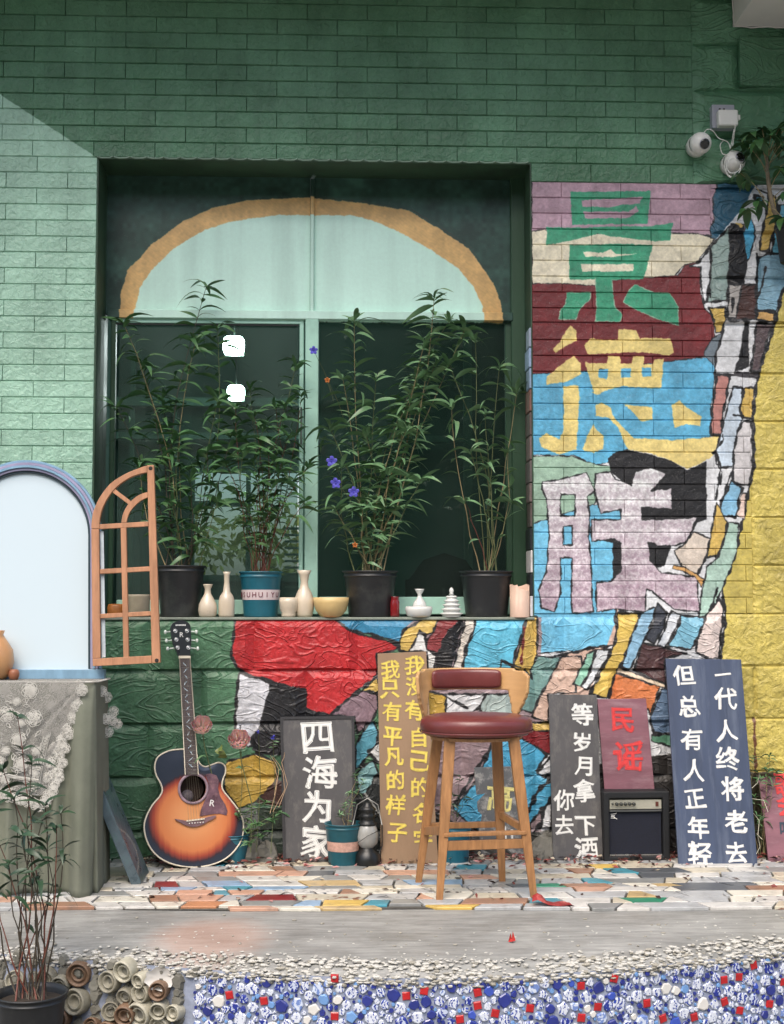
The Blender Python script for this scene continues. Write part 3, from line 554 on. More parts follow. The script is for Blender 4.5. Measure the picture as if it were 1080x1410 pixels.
for i, q in enumerate(tiles):
    cx, cy = sum(a[0] for a in q) / 4, sum(a[1] for a in q) / 4; h = .011 + rt.uniform(-.0015, .002)
    b = MB(); s = .93
    top = [((a[0] - cx) * 1, (a[1] - cy) * 1, h - .002) for a in q]; tp = [((a[0] - cx) * .97, (a[1] - cy) * .95, h) for a in q]; bt = [((a[0] - cx), (a[1] - cy), 0) for a in q]
    b.add(bt + top + tp, [(8, 9, 10, 11)] + [(k, (k+1) % 4, 4 + (k+1) % 4, 4 + k) for k in range(4)] + [(4+k, 4 + (k+1) % 4, 8 + (k+1) % 4, 8 + k) for k in range(4)])
    b.build('tile', TM[used.get(i, rt.choice(picks))], deck, fix=True, loc=(cx, cy, .001))
# --- shard mosaic on the terrace front
grout = M('mosaic_grout', (138, 146, 164), rough=.9, var=.2, scale=40, bump=.4)
b = MB(); vs = []
for x, y in zip(xs, ys): vs += [(x, y - .004, -.03), (x, y - .004, -.45)]
b.add(vs, [(2*i, 2*i+1, 2*i+3, 2*i+2) for i in range(len(xs)-1)]); b.build('mosaic_grout', grout, deck)
def shardmat(name, base, ink, thr, sc):
    m = bpy.data.materials.new(name); m.use_nodes = True; t = m.node_tree; N, K = t.nodes, t.links; b = N['Principled BSDF']
    oi = N.new('ShaderNodeObjectInfo'); g = N.new('ShaderNodeNewGeometry'); nz = N.new('ShaderNodeTexNoise'); K.new(g.outputs['Position'], nz.inputs[0]); nz.inputs['Scale'].default_value = sc; nz.inputs['Detail'].default_value = 2.5; nz.inputs['Distortion'].default_value = 2.2
    w = N.new('ShaderNodeTexWave'); w.inputs['Scale'].default_value = sc * .28; w.inputs['Distortion'].default_value = 14; w.inputs['Detail'].default_value = 2; w.inputs['Detail Scale'].default_value = 1.3; K.new(g.outputs['Position'], w.inputs[0])
    ad = N.new('ShaderNodeMath'); ad.operation = 'MULTIPLY_ADD'; K.new(w.outputs[0], ad.inputs[0]); ad.inputs[1].default_value = .25; K.new(nz.outputs[0], ad.inputs[2])
    ra = N.new('ShaderNodeMath'); ra.operation = 'MULTIPLY_ADD'; K.new(oi.outputs['Random'], ra.inputs[0]); ra.inputs[1].default_value = .12; K.new(ad.outputs[0], ra.inputs[2])
    th = N.new('ShaderNodeMapRange'); th.inputs[1].default_value = thr; th.inputs[2].default_value = thr + .05; K.new(ra.outputs[0], th.inputs[0])
    mx = N.new('ShaderNodeMix'); mx.data_type = 'RGBA'; K.new(th.outputs[0], mx.inputs[0]); mx.inputs[6].default_value = L4(base); mx.inputs[7].default_value = L4(ink); K.new(mx.outputs[2], b.inputs['Base Color']); b.inputs['Roughness'].default_value = .22; b.inputs['Coat Weight'].default_value = .3
    return m
SM = [(shardmat('shard_blue_on_white', (206, 212, 222), (44, 66, 148), .74, 85), 60), (shardmat('shard_dense_blue', (186, 196, 216), (36, 52, 138), .62, 70), 20), (shardmat('shard_pale', (198, 208, 224), (110, 134, 190), .66, 50), 16),
      (M('shard_cobalt', (38, 50, 128), rough=.15, var=.3, coat=.6, bump=.1), 16), (M('shard_white', (212, 210, 204), rough=.25, var=.06, coat=.4), 6), (M('shard_sky', (110, 150, 200), rough=.25, var=.15), 3), (M('shard_royal', (60, 84, 176), rough=.2, var=.15), 3)]
pk = [m for m, w in SM for _ in range(w)]; redm = M('shard_red', (176, 30, 34), rough=.25, var=.2, coat=.4)
seg = [0.0]
for i in range(1, len(xs)): seg.append(seg[-1] + math.hypot(xs[i] - xs[i-1], ys[i] - ys[i-1]))
seg = np.array(seg)
def onface(s, z, out=0):
    x = float(np.interp(s, seg, xs)); y = float(np.interp(s, seg, ys)); x2 = float(np.interp(s + .02, seg, xs)); y2 = float(np.interp(s + .02, seg, ys))
    t = Vector((x2 - x, y2 - y, 0)).normalized(); nrm = Vector((t.y, -t.x, 0)); return Vector((x, y, z)) + nrm * out, math.atan2(t.y, t.x)
def s_of(u, v):   # picture position to run along the face
    d = ray(u, v); best = None
    for x, y, s in zip(xs, ys, seg):
        t = (y + DIST) / d.y; q = _C + d * t; e = abs(q.x - x)
        if best is None or e < best[0]: best = (e, s, q.z)
    return best[1], best[2]
def rock_poly(n, r, rr): return [(r * rr.uniform(.78, 1.12) * math.cos(a), r * rr.uniform(.78, 1.12) * math.sin(a)) for a in [2 * math.pi * (k + rr.uniform(-.2, .2)) / n for k in range(n)]]
rs = random.Random(11); placed = []
reds = [(558, 1371), (583, 1364), (669, 1384), (685, 1395), (731, 1388), (650, 1366), (801, 1357), (893, 1381), (913, 1402), (953, 1400), (853, 1347), (988, 1379), (1002, 1349), (1022, 1345), (1068, 1352), (1016, 1391), (1052, 1382), (1045, 1329), (450, 1347), (361, 1378), (453, 1399), (307, 1370), (827, 1386), (796, 1401), (638, 1403)]
for u, v in reds:
    s, z = s_of(u, v); placed.append((s, z, .017, 'r'))
s0, s1 = s_of(262, 1370)[0], s_of(1500, 1370)[0]; sA = s_of(1100, 1370)[0]
def pack(r0, r1, tries):
    cell = .05; grid = {}
    for q in placed: grid.setdefault((int(q[0] // cell), int(q[1] // cell)), []).append(q)
    for _ in range(tries):
        r = rs.uniform(r0, r1); s = rs.uniform(s0, s1); z = rs.uniform(-.44, -.045 - r * .6); ci, cj = int(s // cell), int(z // cell); ok = True
        for di in (-1, 0, 1):
            for dj in (-1, 0, 1):
                for q in grid.get((ci + di, cj + dj), ()):
                    if (q[0] - s) ** 2 + (q[1] - z) ** 2 < ((q[2] + r) * .90) ** 2: ok = False; break
                if not ok: break
            if not ok: break
        if ok: q = (s, z, r, 'm'); placed.append(q); grid.setdefault((ci, cj), []).append(q)
pack(.020, .025, 1200); pack(.015, .019, 9000); pack(.011, .014, 60000); pack(.0075, .0105, 120000); pack(.005, .007, 60000)
def shard(b, s, z, r, kind, rr, origin=None):
    p, a = onface(s, z, .002); M4 = Matrix.Rotation(a, 4, 'Z'); n = rr.choice([5, 6, 7, 8, 9])
    pts = [(r * 1.0 * math.cos(q), r * math.sin(q)) for q in [math.pi/4 + rr.uniform(-.25, .25) + k * math.pi/2 for k in range(4)]] if kind == 'r' else rock_poly(n, r, rr)
    if kind == 'r': a0 = rr.uniform(-.3, .3); pts = [(1.05 * r * math.cos(a0 + math.pi/4 + k*math.pi/2), 1.05 * r * math.sin(a0 + math.pi/4 + k*math.pi/2)) for k in range(4)]
    n = len(pts); h = .006 + .004 * rr.random()
    ring0 = [M4 @ Vector((x, 0, y)) for x, y in pts]; ring1 = [M4 @ Vector((x * .96, -h * .7, y * .96)) for x, y in pts]; ring2 = [M4 @ Vector((x * .78, -h, y * .78)) for x, y in pts]
    if origin is None: ring0, ring1, ring2 = [[v + p for v in q] for q in (ring0, ring1, ring2)]
    b.add(ring0 + ring1 + ring2, [(k, (k+1) % n, n + (k+1) % n, n + k) for k in range(n)] + [(n+k, n + (k+1) % n, 2*n + (k+1) % n, 2*n + k) for k in range(n)] + [tuple(range(2*n, 3*n))], False)
    return p
vis = [q for q in placed if q[0] < sA and q[1] > -.24]; vis.sort(key=lambda q: -q[2] - (1 if q[3] == 'r' else 0)); vis300 = set(id(q) for q in vis[:298])
farb = {}
for q in placed:
    m = redm if q[3] == 'r' else (rs.choice(pk) if q[2] > .0095 else rs.choice([SM[3][0], SM[3][0], SM[0][0], SM[5][0]]))
    if id(q) in vis300:
        b = MB(); p = shard(b, q[0], q[1], q[2], q[3], rs, 1); b.build('mosaic_shard', m, deck, loc=p)
    else: shard(farb.setdefault(m.name, MB()), q[0], q[1], q[2], q[3], rs)
for mn, b in farb.items(): tag(b.build('mosaic_shards', bpy.data.materials[mn], deck), kind='stuff')
# --- pebbles and chips along the rim
pebm = M('white_pebble', (186, 184, 176), rough=.6, var=.12, scale=30); pebg = M('grey_chip', (150, 146, 134), rough=.8, var=.2, scale=30)
bw, bg = MB(), MB()
def pebble(b, p, r, rr):
    a = rr.uniform(0, 6.28); sx, sy, sz = r * rr.uniform(.7, 1.5), r * rr.uniform(.6, 1), r * rr.uniform(.3, .7); ca, sa = math.cos(a), math.sin(a)
    pts = []
    for k in range(6):
        q = 2 * math.pi * k / 6; x, y = sx * math.cos(q) * rr.uniform(.8, 1.1), sy * math.sin(q) * rr.uniform(.8, 1.1); pts.append((x, y))
    v = [(x * .85, y * .85, 0) for x, y in pts] + [(x, y, sz * .6) for x, y in pts] + [(x * .6, y * .6, sz) for x, y in pts]
    v = [(p[0] + x * ca - y * sa, p[1] + x * sa + y * ca, p[2] + z) for x, y, z in v]
    b.add(v, [(k, (k+1) % 6, 6 + (k+1) % 6, 6+k) for k in range(6)] + [(6+k, 6 + (k+1) % 6, 12 + (k+1) % 6, 12+k) for k in range(6)] + [tuple(range(12, 18))])
pr = random.Random(21)
for i in range(3000):
    x = pr.uniform(xs[6], xs[-8]); t = abs(pr.gauss(0, 1)); e = edge_y(x)
    wide = .036 + .022 * math.sin(x * 2.1 + 1) + .04 * max(0, x - .9)
    off = -.008 + t * wide if pr.random() < .9 else pr.uniform(0, .45)
    if off > .55: continue
    zz = -.045 + .045 * min(1, max(0, (off) / .05)) ** .5
    r = pr.choice([.004, .005, .006, .008]) if off < .12 else pr.choice([.003, .004, .006])
    if off < .07: r *= 1.5
    pebble(bw if pr.random() < .84 else bg, (x, e + off, zz - .001), r, pr)
for i in range(1500):   # chips pressed into the rim front
    x = pr.uniform(xs[6], xs[-8]); pebble(bw if pr.random() < .7 else bg, (x, edge_y(x) - .008 + pr.uniform(0, .012), -.05 + pr.uniform(-.01, .02)), pr.choice([.007, .01, .013]), pr)
tag(bw.build('white_pebbles', pebm), 'loose white pebbles and shards strewn along the terrace rim', 'pebbles', kind='stuff'); tag(bg.build('grey_chips', pebg), 'grey stone chips among the white pebbles on the terrace rim', 'chips', kind='stuff')
# --- old bowls and saggars set in the rim at the left
bowlm = [M('saggar_grey', (146, 142, 126), rough=.6, var=.3, scale=18, bump=.5, dirt=(70, 62, 48), dirt_amt=.7), M('saggar_brown', (118, 94, 74), rough=.55, var=.3, scale=18, bump=.5, dirt=(60, 44, 34)), M('saggar_pale', (176, 172, 154), rough=.5, var=.2, scale=18, bump=.4, dirt=(90, 84, 66))]
bl = [(118, 1338, 17, 1), (120, 1377, 18, 0), (150, 1392, 13, 0), (172, 1391, 14, 1), (199, 1390, 17, 2), (180, 1332, 15, 2), (224, 1384, 12, 2), (172, 1367, 12, 0), (234, 1360, 13, 1), (195, 1366, 13, 0), (150, 1350, 15, 0), (98, 1400, 14, 1), (76, 1380, 15, 0), (60, 1345, 15, 0), (30, 1350, 14, 0), (80, 1352, 13, 0), (10, 1380, 15, 0), (-20, 1350, 15, 1), (218, 1408, 14, 2), (150, 1416, 14, 1), (46, 1398, 14, 0), (250, 1392, 11, 2), (126, 1412, 11, 1), (-10, 1405, 15, 0), (205, 1345, 10, 2)]
for k, (u, v, rp, mi) in enumerate(bl):
    s, z = s_of(u, v); p, a = onface(s, z, .0); r = rp / 425.0
    b = MB(); d = .03 + .02 * pr.random()
    b.lathe([(r, -.0), (r, d * .8), (r * .96, d), (r * .84, d), (r * .8, d * .7), (r * .62, d * .6), (r * .58, d * .85), (r * .48, d * .85), (r * .44, d * .5), (.0005, d * .45)], 22, (0, 0, 0), 'y')
    o = b.build('clay_bowl', bowlm[mi], deck, loc=p, rot=(pr.uniform(-.25, .25), pr.uniform(-.2, .2), a + pr.uniform(-.25, .25)))
# scalloped porcelain dish cemented beside the bowls
s, z = s_of(214, 1345); p, a = onface(s, z, .02); b = MB(); n = 28; R0 = .045
v = [(0, -.004, 0)] + [(R0 * .6 * math.cos(2*math.pi*k/n), -.002, R0 * .5 * math.sin(2*math.pi*k/n)) for k in range(n)] + [(R0 * (1 + .09 * math.sin(k * 1.8)) * math.cos(2*math.pi*k/n), -.012, R0 * .8 * (1 + .09 * math.sin(k * 1.8)) * math.sin(2*math.pi*k/n)) for k in range(n)]
b.add(v, [(0, 1 + k, 1 + (k+1) % n) for k in range(n)] + [(1+k, 1+n+k, 1+n+(k+1) % n, 1+(k+1) % n) for k in range(n)], True); b.build('porcelain_dish', SM[4][0], deck, loc=p)
# filler stones between bowls
b = MB()
for i in range(420):
    s, z = s_of(pr.uniform(-120, 265), 1370)[0], pr.uniform(-.42, -.03); p, a = onface(s, z, .004); pts = rock_poly(7, pr.uniform(.01, .026), pr); Mx = Matrix.Rotation(a, 4, 'Z'); h = pr.uniform(.008, .02)
    n = 7; r0 = [p + Mx @ Vector((x, 0, y)) for x, y in pts]; r1 = [p + Mx @ Vector((x * .7, -h, y * .7)) for x, y in pts]
    b.add(r0 + r1, [(k, (k+1) % n, n + (k+1) % n, n + k) for k in range(n)] + [tuple(range(n, 2*n))], False)
tag(b.build('filler_stones', M('filler_stone', (120, 118, 108), rough=.7, var=.35, scale=14, bump=.5, dirt=(46, 46, 42), dirt_amt=.6)), 'small rough stones packed between old clay bowls on the terrace front', 'stones', kind='stuff')

# ------------------------------------------------ the window: painted upper panels, sashes, glass
wc = Canvas(120, 215, 745, 450, 1.6, (44, 74, 64), REC - .065)
o_ = [(166, 443), (166, 404), (176, 372), (209, 336), (253, 304), (292, 286), (340, 276), (424, 271), (434, 273), (497, 279), (564, 290), (603, 314), (646, 342), (680, 390), (691, 420), (692, 445)]
i_ = [(666, 445), (665, 421), (652, 394), (631, 369), (591, 342), (549, 319), (512, 303), (481, 296), (434, 296), (381, 296), (316, 305), (280, 317), (239, 342), (209, 372), (193, 396), (188, 415), (184, 443)]
wc.poly(i_, (198, 232, 218)); wc.poly(o_ + i_, (212, 172, 112)); 
st = wc.sm(.05, .6) + wc.sm(.012, .7); rad = .5 + .5 * np.sin(wc.X * 260 + wc.Z * 400 + st * 2)
mk = np.abs(wc.a - np.array((212, 172, 112))).sum(2) < 6; wc.a[mk] += (np.clip(st[mk], -1.4, 1.4) * 9 + rad[mk] * 8 - 4)[:, None] * np.array((1, .85, .5))
mk = np.abs(wc.a - np.array((44, 74, 64))).sum(2) < 6; wc.a[mk] += np.clip(wc.sm(.09, 9) + wc.sm(.02, 6), -18, 26)[mk][:, None] * np.array((.7, 1, .9))
wc.line([(566, 288), (604, 311), (648, 340), (672, 376)], 1.6, (60, 60, 50)); wc.line([(424, 270), (497, 277), (540, 284)], 1.2, (60, 66, 50))
wimg = wc.image('arch_paint', 1)
archm = painted('painted_arch_panel', wc, wimg, rough=.38, ridge=0, rock=.12, bdist=.004, wear=.05)
win = empty('window', (0, 0, 0), 'green framed window under a painted ochre arch with two dark panes', 'window')
mint = M('mint_frame', (172, 214, 196), rough=.4, var=.08, scale=9, dirt=(90, 120, 104), dirt_amt=.3, bump=.08); dkf = M('dark_green_frame', (46, 76, 54), rough=.45, var=.2, scale=9, stretch=(1, 1, .3))
WY = REC - .10      # front of the frame
def rect(name, u0, v0, u1, v1, y0, y1, m, parent=None, bv=.003):
    a = P(u0, v1, y0); c = P(u1, v0, y0); b = MB(); b.box((a.x, y0, a.z), (c.x, y1, c.z)); o = b.build(name, m, parent or win)
    if bv: bevel(o, bv, 1)
    return o
rect('painted_panel', 135, 214, 427.5, 433, WY + .035, WY + .045, archm, bv=0); rect('painted_panel', 432.5, 214, 722, 433, WY + .035, WY + .045, archm, bv=0)
rect('frame_stile', 135, 214, 147, 850, WY, WY + .09, dkf); rect('frame_stile', 707, 214, 726, 850, WY, WY + .09, dkf); rect('frame_head', 147.2, 212, 706.8, 226, WY + .002, WY + .088, dkf)
rect('transom', 147.2, 430, 706.8, 437, WY - .004, WY + .085, archm); rect('upper_mullion', 427, 246, 433, 429.8, WY + .012, WY + .05, archm)
rect('mullion', 419, 437.3, 439, 846, WY - .002, WY + .06, mint)
la = win
sash = rect('sash', 160, 437.3, 418.7, 444, WY + .012, WY + .05, mint)
rect('sash_rail', 160, 826, 418.7, 846, WY + .012, WY + .05, mint, sash); rect('sash_stile', 147.4, 437.3, 159.8, 846, WY + .012, WY + .05, dkf, sash); rect('sash_stile', 411, 444.3, 418.7, 825.8, WY + .013, WY + .049, mint, sash)
sash2 = rect('sash', 439.3, 437.3, 706.8, 443, WY + .02, WY + .058, archm)
rect('sash_rail', 439.3, 822, 706.8, 846, WY + .02, WY + .058, mint, sash2); rect('sash_stile', 698, 443.3, 706.8, 821.8, WY + .021, WY + .057, dkf, sash2)
def glassmat(nm, film):
    m = bpy.data.materials.new(nm); m.use_nodes = True; t = m.node_tree; N, K = t.nodes, t.links; N.remove(N['Principled BSDF']); out = N['Material Output']
    tr = N.new('ShaderNodeBsdfTransparent'); tr.inputs[0].default_value = (.62, .72, .68, 1); gl = N.new('ShaderNodeBsdfGlossy'); gl.inputs['Roughness'].default_value = .03; gl.inputs[0].default_value = (.8, .9, .88, 1)
    nz = N.new('ShaderNodeTexNoise'); nz.inputs['Scale'].default_value = 3; bp = N.new('ShaderNodeBump'); bp.inputs['Strength'].default_value = .0; bp.inputs['Distance'].default_value = .001; K.new(nz.outputs[0], bp.inputs['Height']); K.new(bp.outputs[0], gl.inputs['Normal'])
    fr = N.new('ShaderNodeFresnel'); fr.inputs[0].default_value = 1.45; mx = N.new('ShaderNodeMixShader'); K.new(fr.outputs[0], mx.inputs[0]); K.new(tr.outputs[0], mx.inputs[1]); K.new(gl.outputs[0], mx.inputs[2])
    # dusty film, thickened on the left pane to imitate the street's reflection
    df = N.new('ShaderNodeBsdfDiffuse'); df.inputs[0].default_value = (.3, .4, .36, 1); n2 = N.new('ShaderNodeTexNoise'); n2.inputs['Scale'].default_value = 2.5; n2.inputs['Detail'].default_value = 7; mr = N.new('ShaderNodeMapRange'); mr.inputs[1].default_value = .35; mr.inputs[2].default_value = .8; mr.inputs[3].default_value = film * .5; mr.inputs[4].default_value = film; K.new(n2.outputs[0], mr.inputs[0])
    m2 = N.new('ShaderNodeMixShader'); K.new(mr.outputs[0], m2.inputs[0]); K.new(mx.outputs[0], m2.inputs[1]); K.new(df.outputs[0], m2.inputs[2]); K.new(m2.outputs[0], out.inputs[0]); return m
glass = glassmat('dust_reflection_glass', .16); glass2 = glassmat('window_glass', .05)
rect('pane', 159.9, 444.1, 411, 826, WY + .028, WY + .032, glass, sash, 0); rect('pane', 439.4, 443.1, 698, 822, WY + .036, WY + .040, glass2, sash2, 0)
rect('black_gasket', 160.2, 444.4, 411, 446.6, WY + .018, WY + .027, M('rubber', (18, 20, 20), rough=.6), sash, 0); rect('handle', 413.5, 560, 416.5, 612, WY + .0, WY + .012, M('steel', (150, 152, 150), metal=1, rough=.3), sash)
# ------------------------------------------------ the room behind
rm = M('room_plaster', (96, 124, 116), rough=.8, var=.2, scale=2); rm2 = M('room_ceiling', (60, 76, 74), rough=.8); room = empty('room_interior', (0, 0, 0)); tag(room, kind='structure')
rx0, rx1, ry0, ry1, rz0, rz1 = LX - .5, RX + .6, .33, 3.6, .0, ZW(150)
def rb(n, a, c, m): b = MB(); b.box(a, c); return b.build(n, m, room)
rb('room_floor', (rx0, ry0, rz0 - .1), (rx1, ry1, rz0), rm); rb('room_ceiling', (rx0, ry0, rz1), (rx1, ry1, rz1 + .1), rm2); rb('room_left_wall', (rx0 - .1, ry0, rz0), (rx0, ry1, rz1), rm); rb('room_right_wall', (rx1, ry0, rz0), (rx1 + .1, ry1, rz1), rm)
BY = 3.6; oa, oc = P(262, 800, BY), P(420, 640, BY)
rb('back_wall_panel', (rx0, BY, rz0), (oa.x, BY + .12, rz1), rm); rb('back_wall_panel', (oc.x, BY, rz0), (rx1, BY + .12, rz1), rm); rb('back_wall_panel', (oa.x, BY, oc.z), (oc.x, BY + .12, rz1), rm); rb('back_wall_panel', (oa.x, BY, rz0), (oc.x, BY + .12, oa.z), rm)
bw_ = empty('back_window', (0, 0, 0), 'pale framed window of the back room with bright garden beyond, seen through the left pane', 'window')
mid = M('back_frame', (112, 146, 132), rough=.5)
for u0, v0, u1, v1 in ((262, 640, 420, 650), (262, 792, 420, 800), (262, 650, 268, 792), (414, 650, 420, 792), (338, 650, 345, 792), (268, 690, 338, 697)): rect('frame_bar', u0, v0, u1, v1, BY - .03, BY + .03, mid, bw_, 0)
gm = M('garden_leaf', (86, 100, 44), rough=.7, var=.5, scale=10); b = MB(); gr = random.Random(4); c0 = P(330, 740, 6)
for i in range(2600):
    p = Vector((c0.x + gr.uniform(-1.6, 1.6), 6 + gr.uniform(-.4, .5), c0.z + gr.uniform(-1.4, .25) + .12 * math.sin(i))); a = gr.uniform(0, 6.28); e = gr.uniform(-1, 1); s = gr.uniform(.03, .07)
    t = Vector((math.cos(a), gr.uniform(-.3, .3), math.sin(a))) * s; w = Vector((-math.sin(a), e * .4, math.cos(a))) * s * .4; b.add([p - t, p + w, p + t, p - w], [(0, 1, 2, 3)])
tag(b.build('garden_hedge', gm), 'yellow green hedge outdoors beyond the back room window', 'hedge', kind='stuff')
for u0, v0, u1, v1, Y in ((160, 548, 418, 558, 3.3), (160, 596, 418, 604, 3.4), (176, 470, 186, 826, 3.45), (236, 560, 244, 826, 3.5), (480, 600, 640, 608, 3.3), (640, 440, 650, 820, 3.3)): rect('room_batten', u0, v0, u1, v1, Y, Y + .05, mid, room, 0)
for k in range(11): rect('louvre_slat', 392, 726 + k * 9, 414, 729 + k * 9, 3.2, 3.24, mid, room, 0)
lampm = bpy.data.materials.new('lamp_glow'); lampm.use_nodes = True; e = lampm.node_tree.nodes['Principled BSDF']; e.inputs['Emission Color'].default_value = (.85, 1, .97, 1); e.inputs['Emission Strength'].default_value = 45; e.inputs['Base Color'].default_value = (.9, .9, .9, 1)
for (u, v, Y, s), lb in (((322, 476, 2.0, .115), 'upper of the two lit square ceiling lamps behind the left pane'), ((325, 541, 2.9, .105), 'lower of the two lit square ceiling lamps behind the left pane')):
    p = P(u, v, Y); t = empty('ceiling_lamp', p, lb, 'lamp', 'lit lamps inside the room')
    b = MB(); b.box((-s * .55, -.05, -s * .5), (s * .55, .05, s * .5)); bevel(b.build('diffuser', lampm, t), .045, 5)
    b = MB(); b.box((-s * .5, .052, -s * .45), (s * .5, .07, s * .45)); b.tube([(0, .04, s * .5), (0, .04, rz1 - p.z)], .006); b.build('housing', M('lamp_housing', (120, 128, 126), rough=.5), t)
# shelf with bits inside, dark against the room
b = MB(); c = P(620, 790, 1.2); t = empty('wooden_chair', (c.x, 1.2, 0), 'dark chair back dimly seen inside the room behind the right pane', 'chair')
dk = M('dark_wood', (26, 24, 22), rough=.6)
for sx in (-.2, .2):
    for sy in (0, .4): b = MB(); b.box((sx - .02, sy - .02, 0), (sx + .02, sy + .02, 1.25 if sy else .85)); b.build('leg', dk, t)
b = MB(); b.box((-.24, -.03, .85), (.24, .43, .89)); b.build('seat', dk, t)
b = MB(); b.prism([(-.22, .95), (.22, .95), (.2, 1.25), (.12, 1.36), (0, 1.40), (-.12, 1.36), (-.2, 1.25)], .385, .42); b.build('backrest', dk, t)

# unseen wooded slope added behind the viewer to darken the panes' reflections
b = MB(); hn = 60; vs = []
for i in range(hn + 1):
    x = -90 + 180 * i / hn
    for j in range(9): vs.append((x, -26 - j * 3 - 2 * mnoise.noise(Vector((x * .1, j, 0))), -.45 + [0, 3, 6, 9, 12, 15, 17, 19, 20][j] * (1 + .35 * mnoise.noise(Vector((x * .15, j * .5, 3))))))
b.add(vs, [(i*9+j, i*9+j+1, i*9+10+j, i*9+9+j) for i in range(hn) for j in range(8)], True); tag(b.build('added_hillside', M('added_hill', (52, 74, 44), rough=.9, var=.7, scale=.9, bump=0)), kind='structure')
class Pl:   # a leaning plane that stands at a floor point; l() gives its own x,z under a picture point
    def __init__(s, base, rot): s.b = Vector(base); s.rot = rot; s.m = Euler(rot).to_matrix(); s.n = s.m @ Vector((0, -1, 0)); s.mi = s.m.inverted()
    def l(s, u, v):
        d = ray(u, v); t = (s.b - _C).dot(s.n) / d.dot(s.n); q = s.mi @ (_C + d * t - s.b); return (q.x, q.z)
    def ls(s, pts): return [s.l(u, v) for u, v in pts]
def resample(pts, n, closed=True):
    p = [Vector((a[0], a[1], 0)) for a in pts]; m = len(p); out = []
    for i in range(n):
        t = i / n * m if closed else i / (n - 1) * (m - 1); k = int(t) if closed else min(int(t), m - 2); f = t - k
        g = (lambda q: p[q % m]) if closed else (lambda q: p[min(max(q, 0), m - 1)])
        a, b, c, d = g(k - 1), g(k), g(k + 1), g(k + 2)
        q = .5 * ((2*b) + (c - a)*f + (2*a - 5*b + 4*c - d)*f*f + (3*b - a - 3*c + d)*f**3); out.append((q.x, q.y))
    return out
def glyph(ch, size, jit=.024, bold=.030, seed=0, ext=.0012, cjk=True):
    cu = bpy.data.curves.new('t', 'FONT'); cu.body = ch; cu.size = 1; cu.offset = 0; cu.extrude = 0; cu.resolution_u = 3
    o = bpy.data.objects.new('t', cu); link(o); bpy.context.view_layer.update(); dg = bpy.context.evaluated_depsgraph_get()
    me = bpy.data.meshes.new_from_object(o.evaluated_get(dg)); bpy.data.objects.remove(o); 
    n = len(me.vertices)
    if not n: return None
    co = np.empty(n * 3, np.float32); me.vertices.foreach_get('co', co); co = co.reshape(-1, 3)
    lo, hi = co.min(0), co.max(0); sc = size / (max(hi[0] - lo[0], hi[1] - lo[1]) if len(ch) == 1 else hi[0] - lo[0]); c = (lo + hi) / 2
    if ch == '一': sc = size * .8 / (hi[0] - lo[0])
    V = []
    for x, y, _ in co:
        q = Vector((x * 2.2 + seed * 3.1, y * 2.2, seed)); a = mnoise.noise(q) * 2.2 * jit; b_ = mnoise.noise(q + Vector((9, 5, 2))) * 2.2 * jit; e = mnoise.noise(q * 6) * jit * .7
        V.append(((x - c[0] + a + e) * sc, (y - c[1] + b_ - e) * sc))
    b = MB(); F = [tuple(p.vertices) for p in me.polygons]; ed = {}
    for f in F:
        for i in range(len(f)):
            k = (f[i], f[(i+1) % len(f)]); ed[k] = ed.get(k, 0) + 1
    b.add([(x, -ext, z) for x, z in V] + [(x, 0, z) for x, z in V], F + [(a + n, c_ + n, c_, a) for (a, c_) in ed if (c_, a) not in ed])
    if bold:
        w0 = bold * sc * .78; k = 0
        for (a, c_) in ed:
            if (c_, a) in ed: continue
            (x0, z0), (x1, z1) = V[a], V[c_]; w = w0 * (1 + .55 * math.sin((x0 / sc) * 5.1 + (z0 / sc) * 3.7 + seed)); L = math.hypot(x1 - x0, z1 - z0) or 1e-6; nx, nz = -(z1 - z0) / L * w, (x1 - x0) / L * w; tx, tz = (x1 - x0) / L * w * .7, (z1 - z0) / L * w * .7; y = -ext - .00006 * (k % 11 + 1); k += 1
            b.add([(x0 - tx - nx * .3, y, z0 - tz - nz * .3), (x1 + tx - nx * .3, y, z1 + tz - nz * .3), (x1 + tx * .6 - nx, y, z1 + tz * .6 - nz), (x0 - tx * .6 - nx, y, z0 - tz * .6 - nz)], [(0, 1, 2, 3)])
            b.add([(x0 - tx + nx * .6, y - .00003, z0 - tz + nz * .6), (x1 + tx + nx * .6, y - .00003, z1 + tz + nz * .6), (x1 + tx, y - .00003, z1 + tz), (x0 - tx, y - .00003, z0 - tz)], [(0, 3, 2, 1)])
    return b
def brush(parent, ch, x, z, size, m, y=-.0005, rot=0, name='painted_character', **k):
    b = glyph(ch, size, seed=len(bpy.data.objects) % 97 + .3, **k)
    if b: return b.build(name, m, parent, fix=False, loc=(x, y, z), rot=(0, rot, 0))
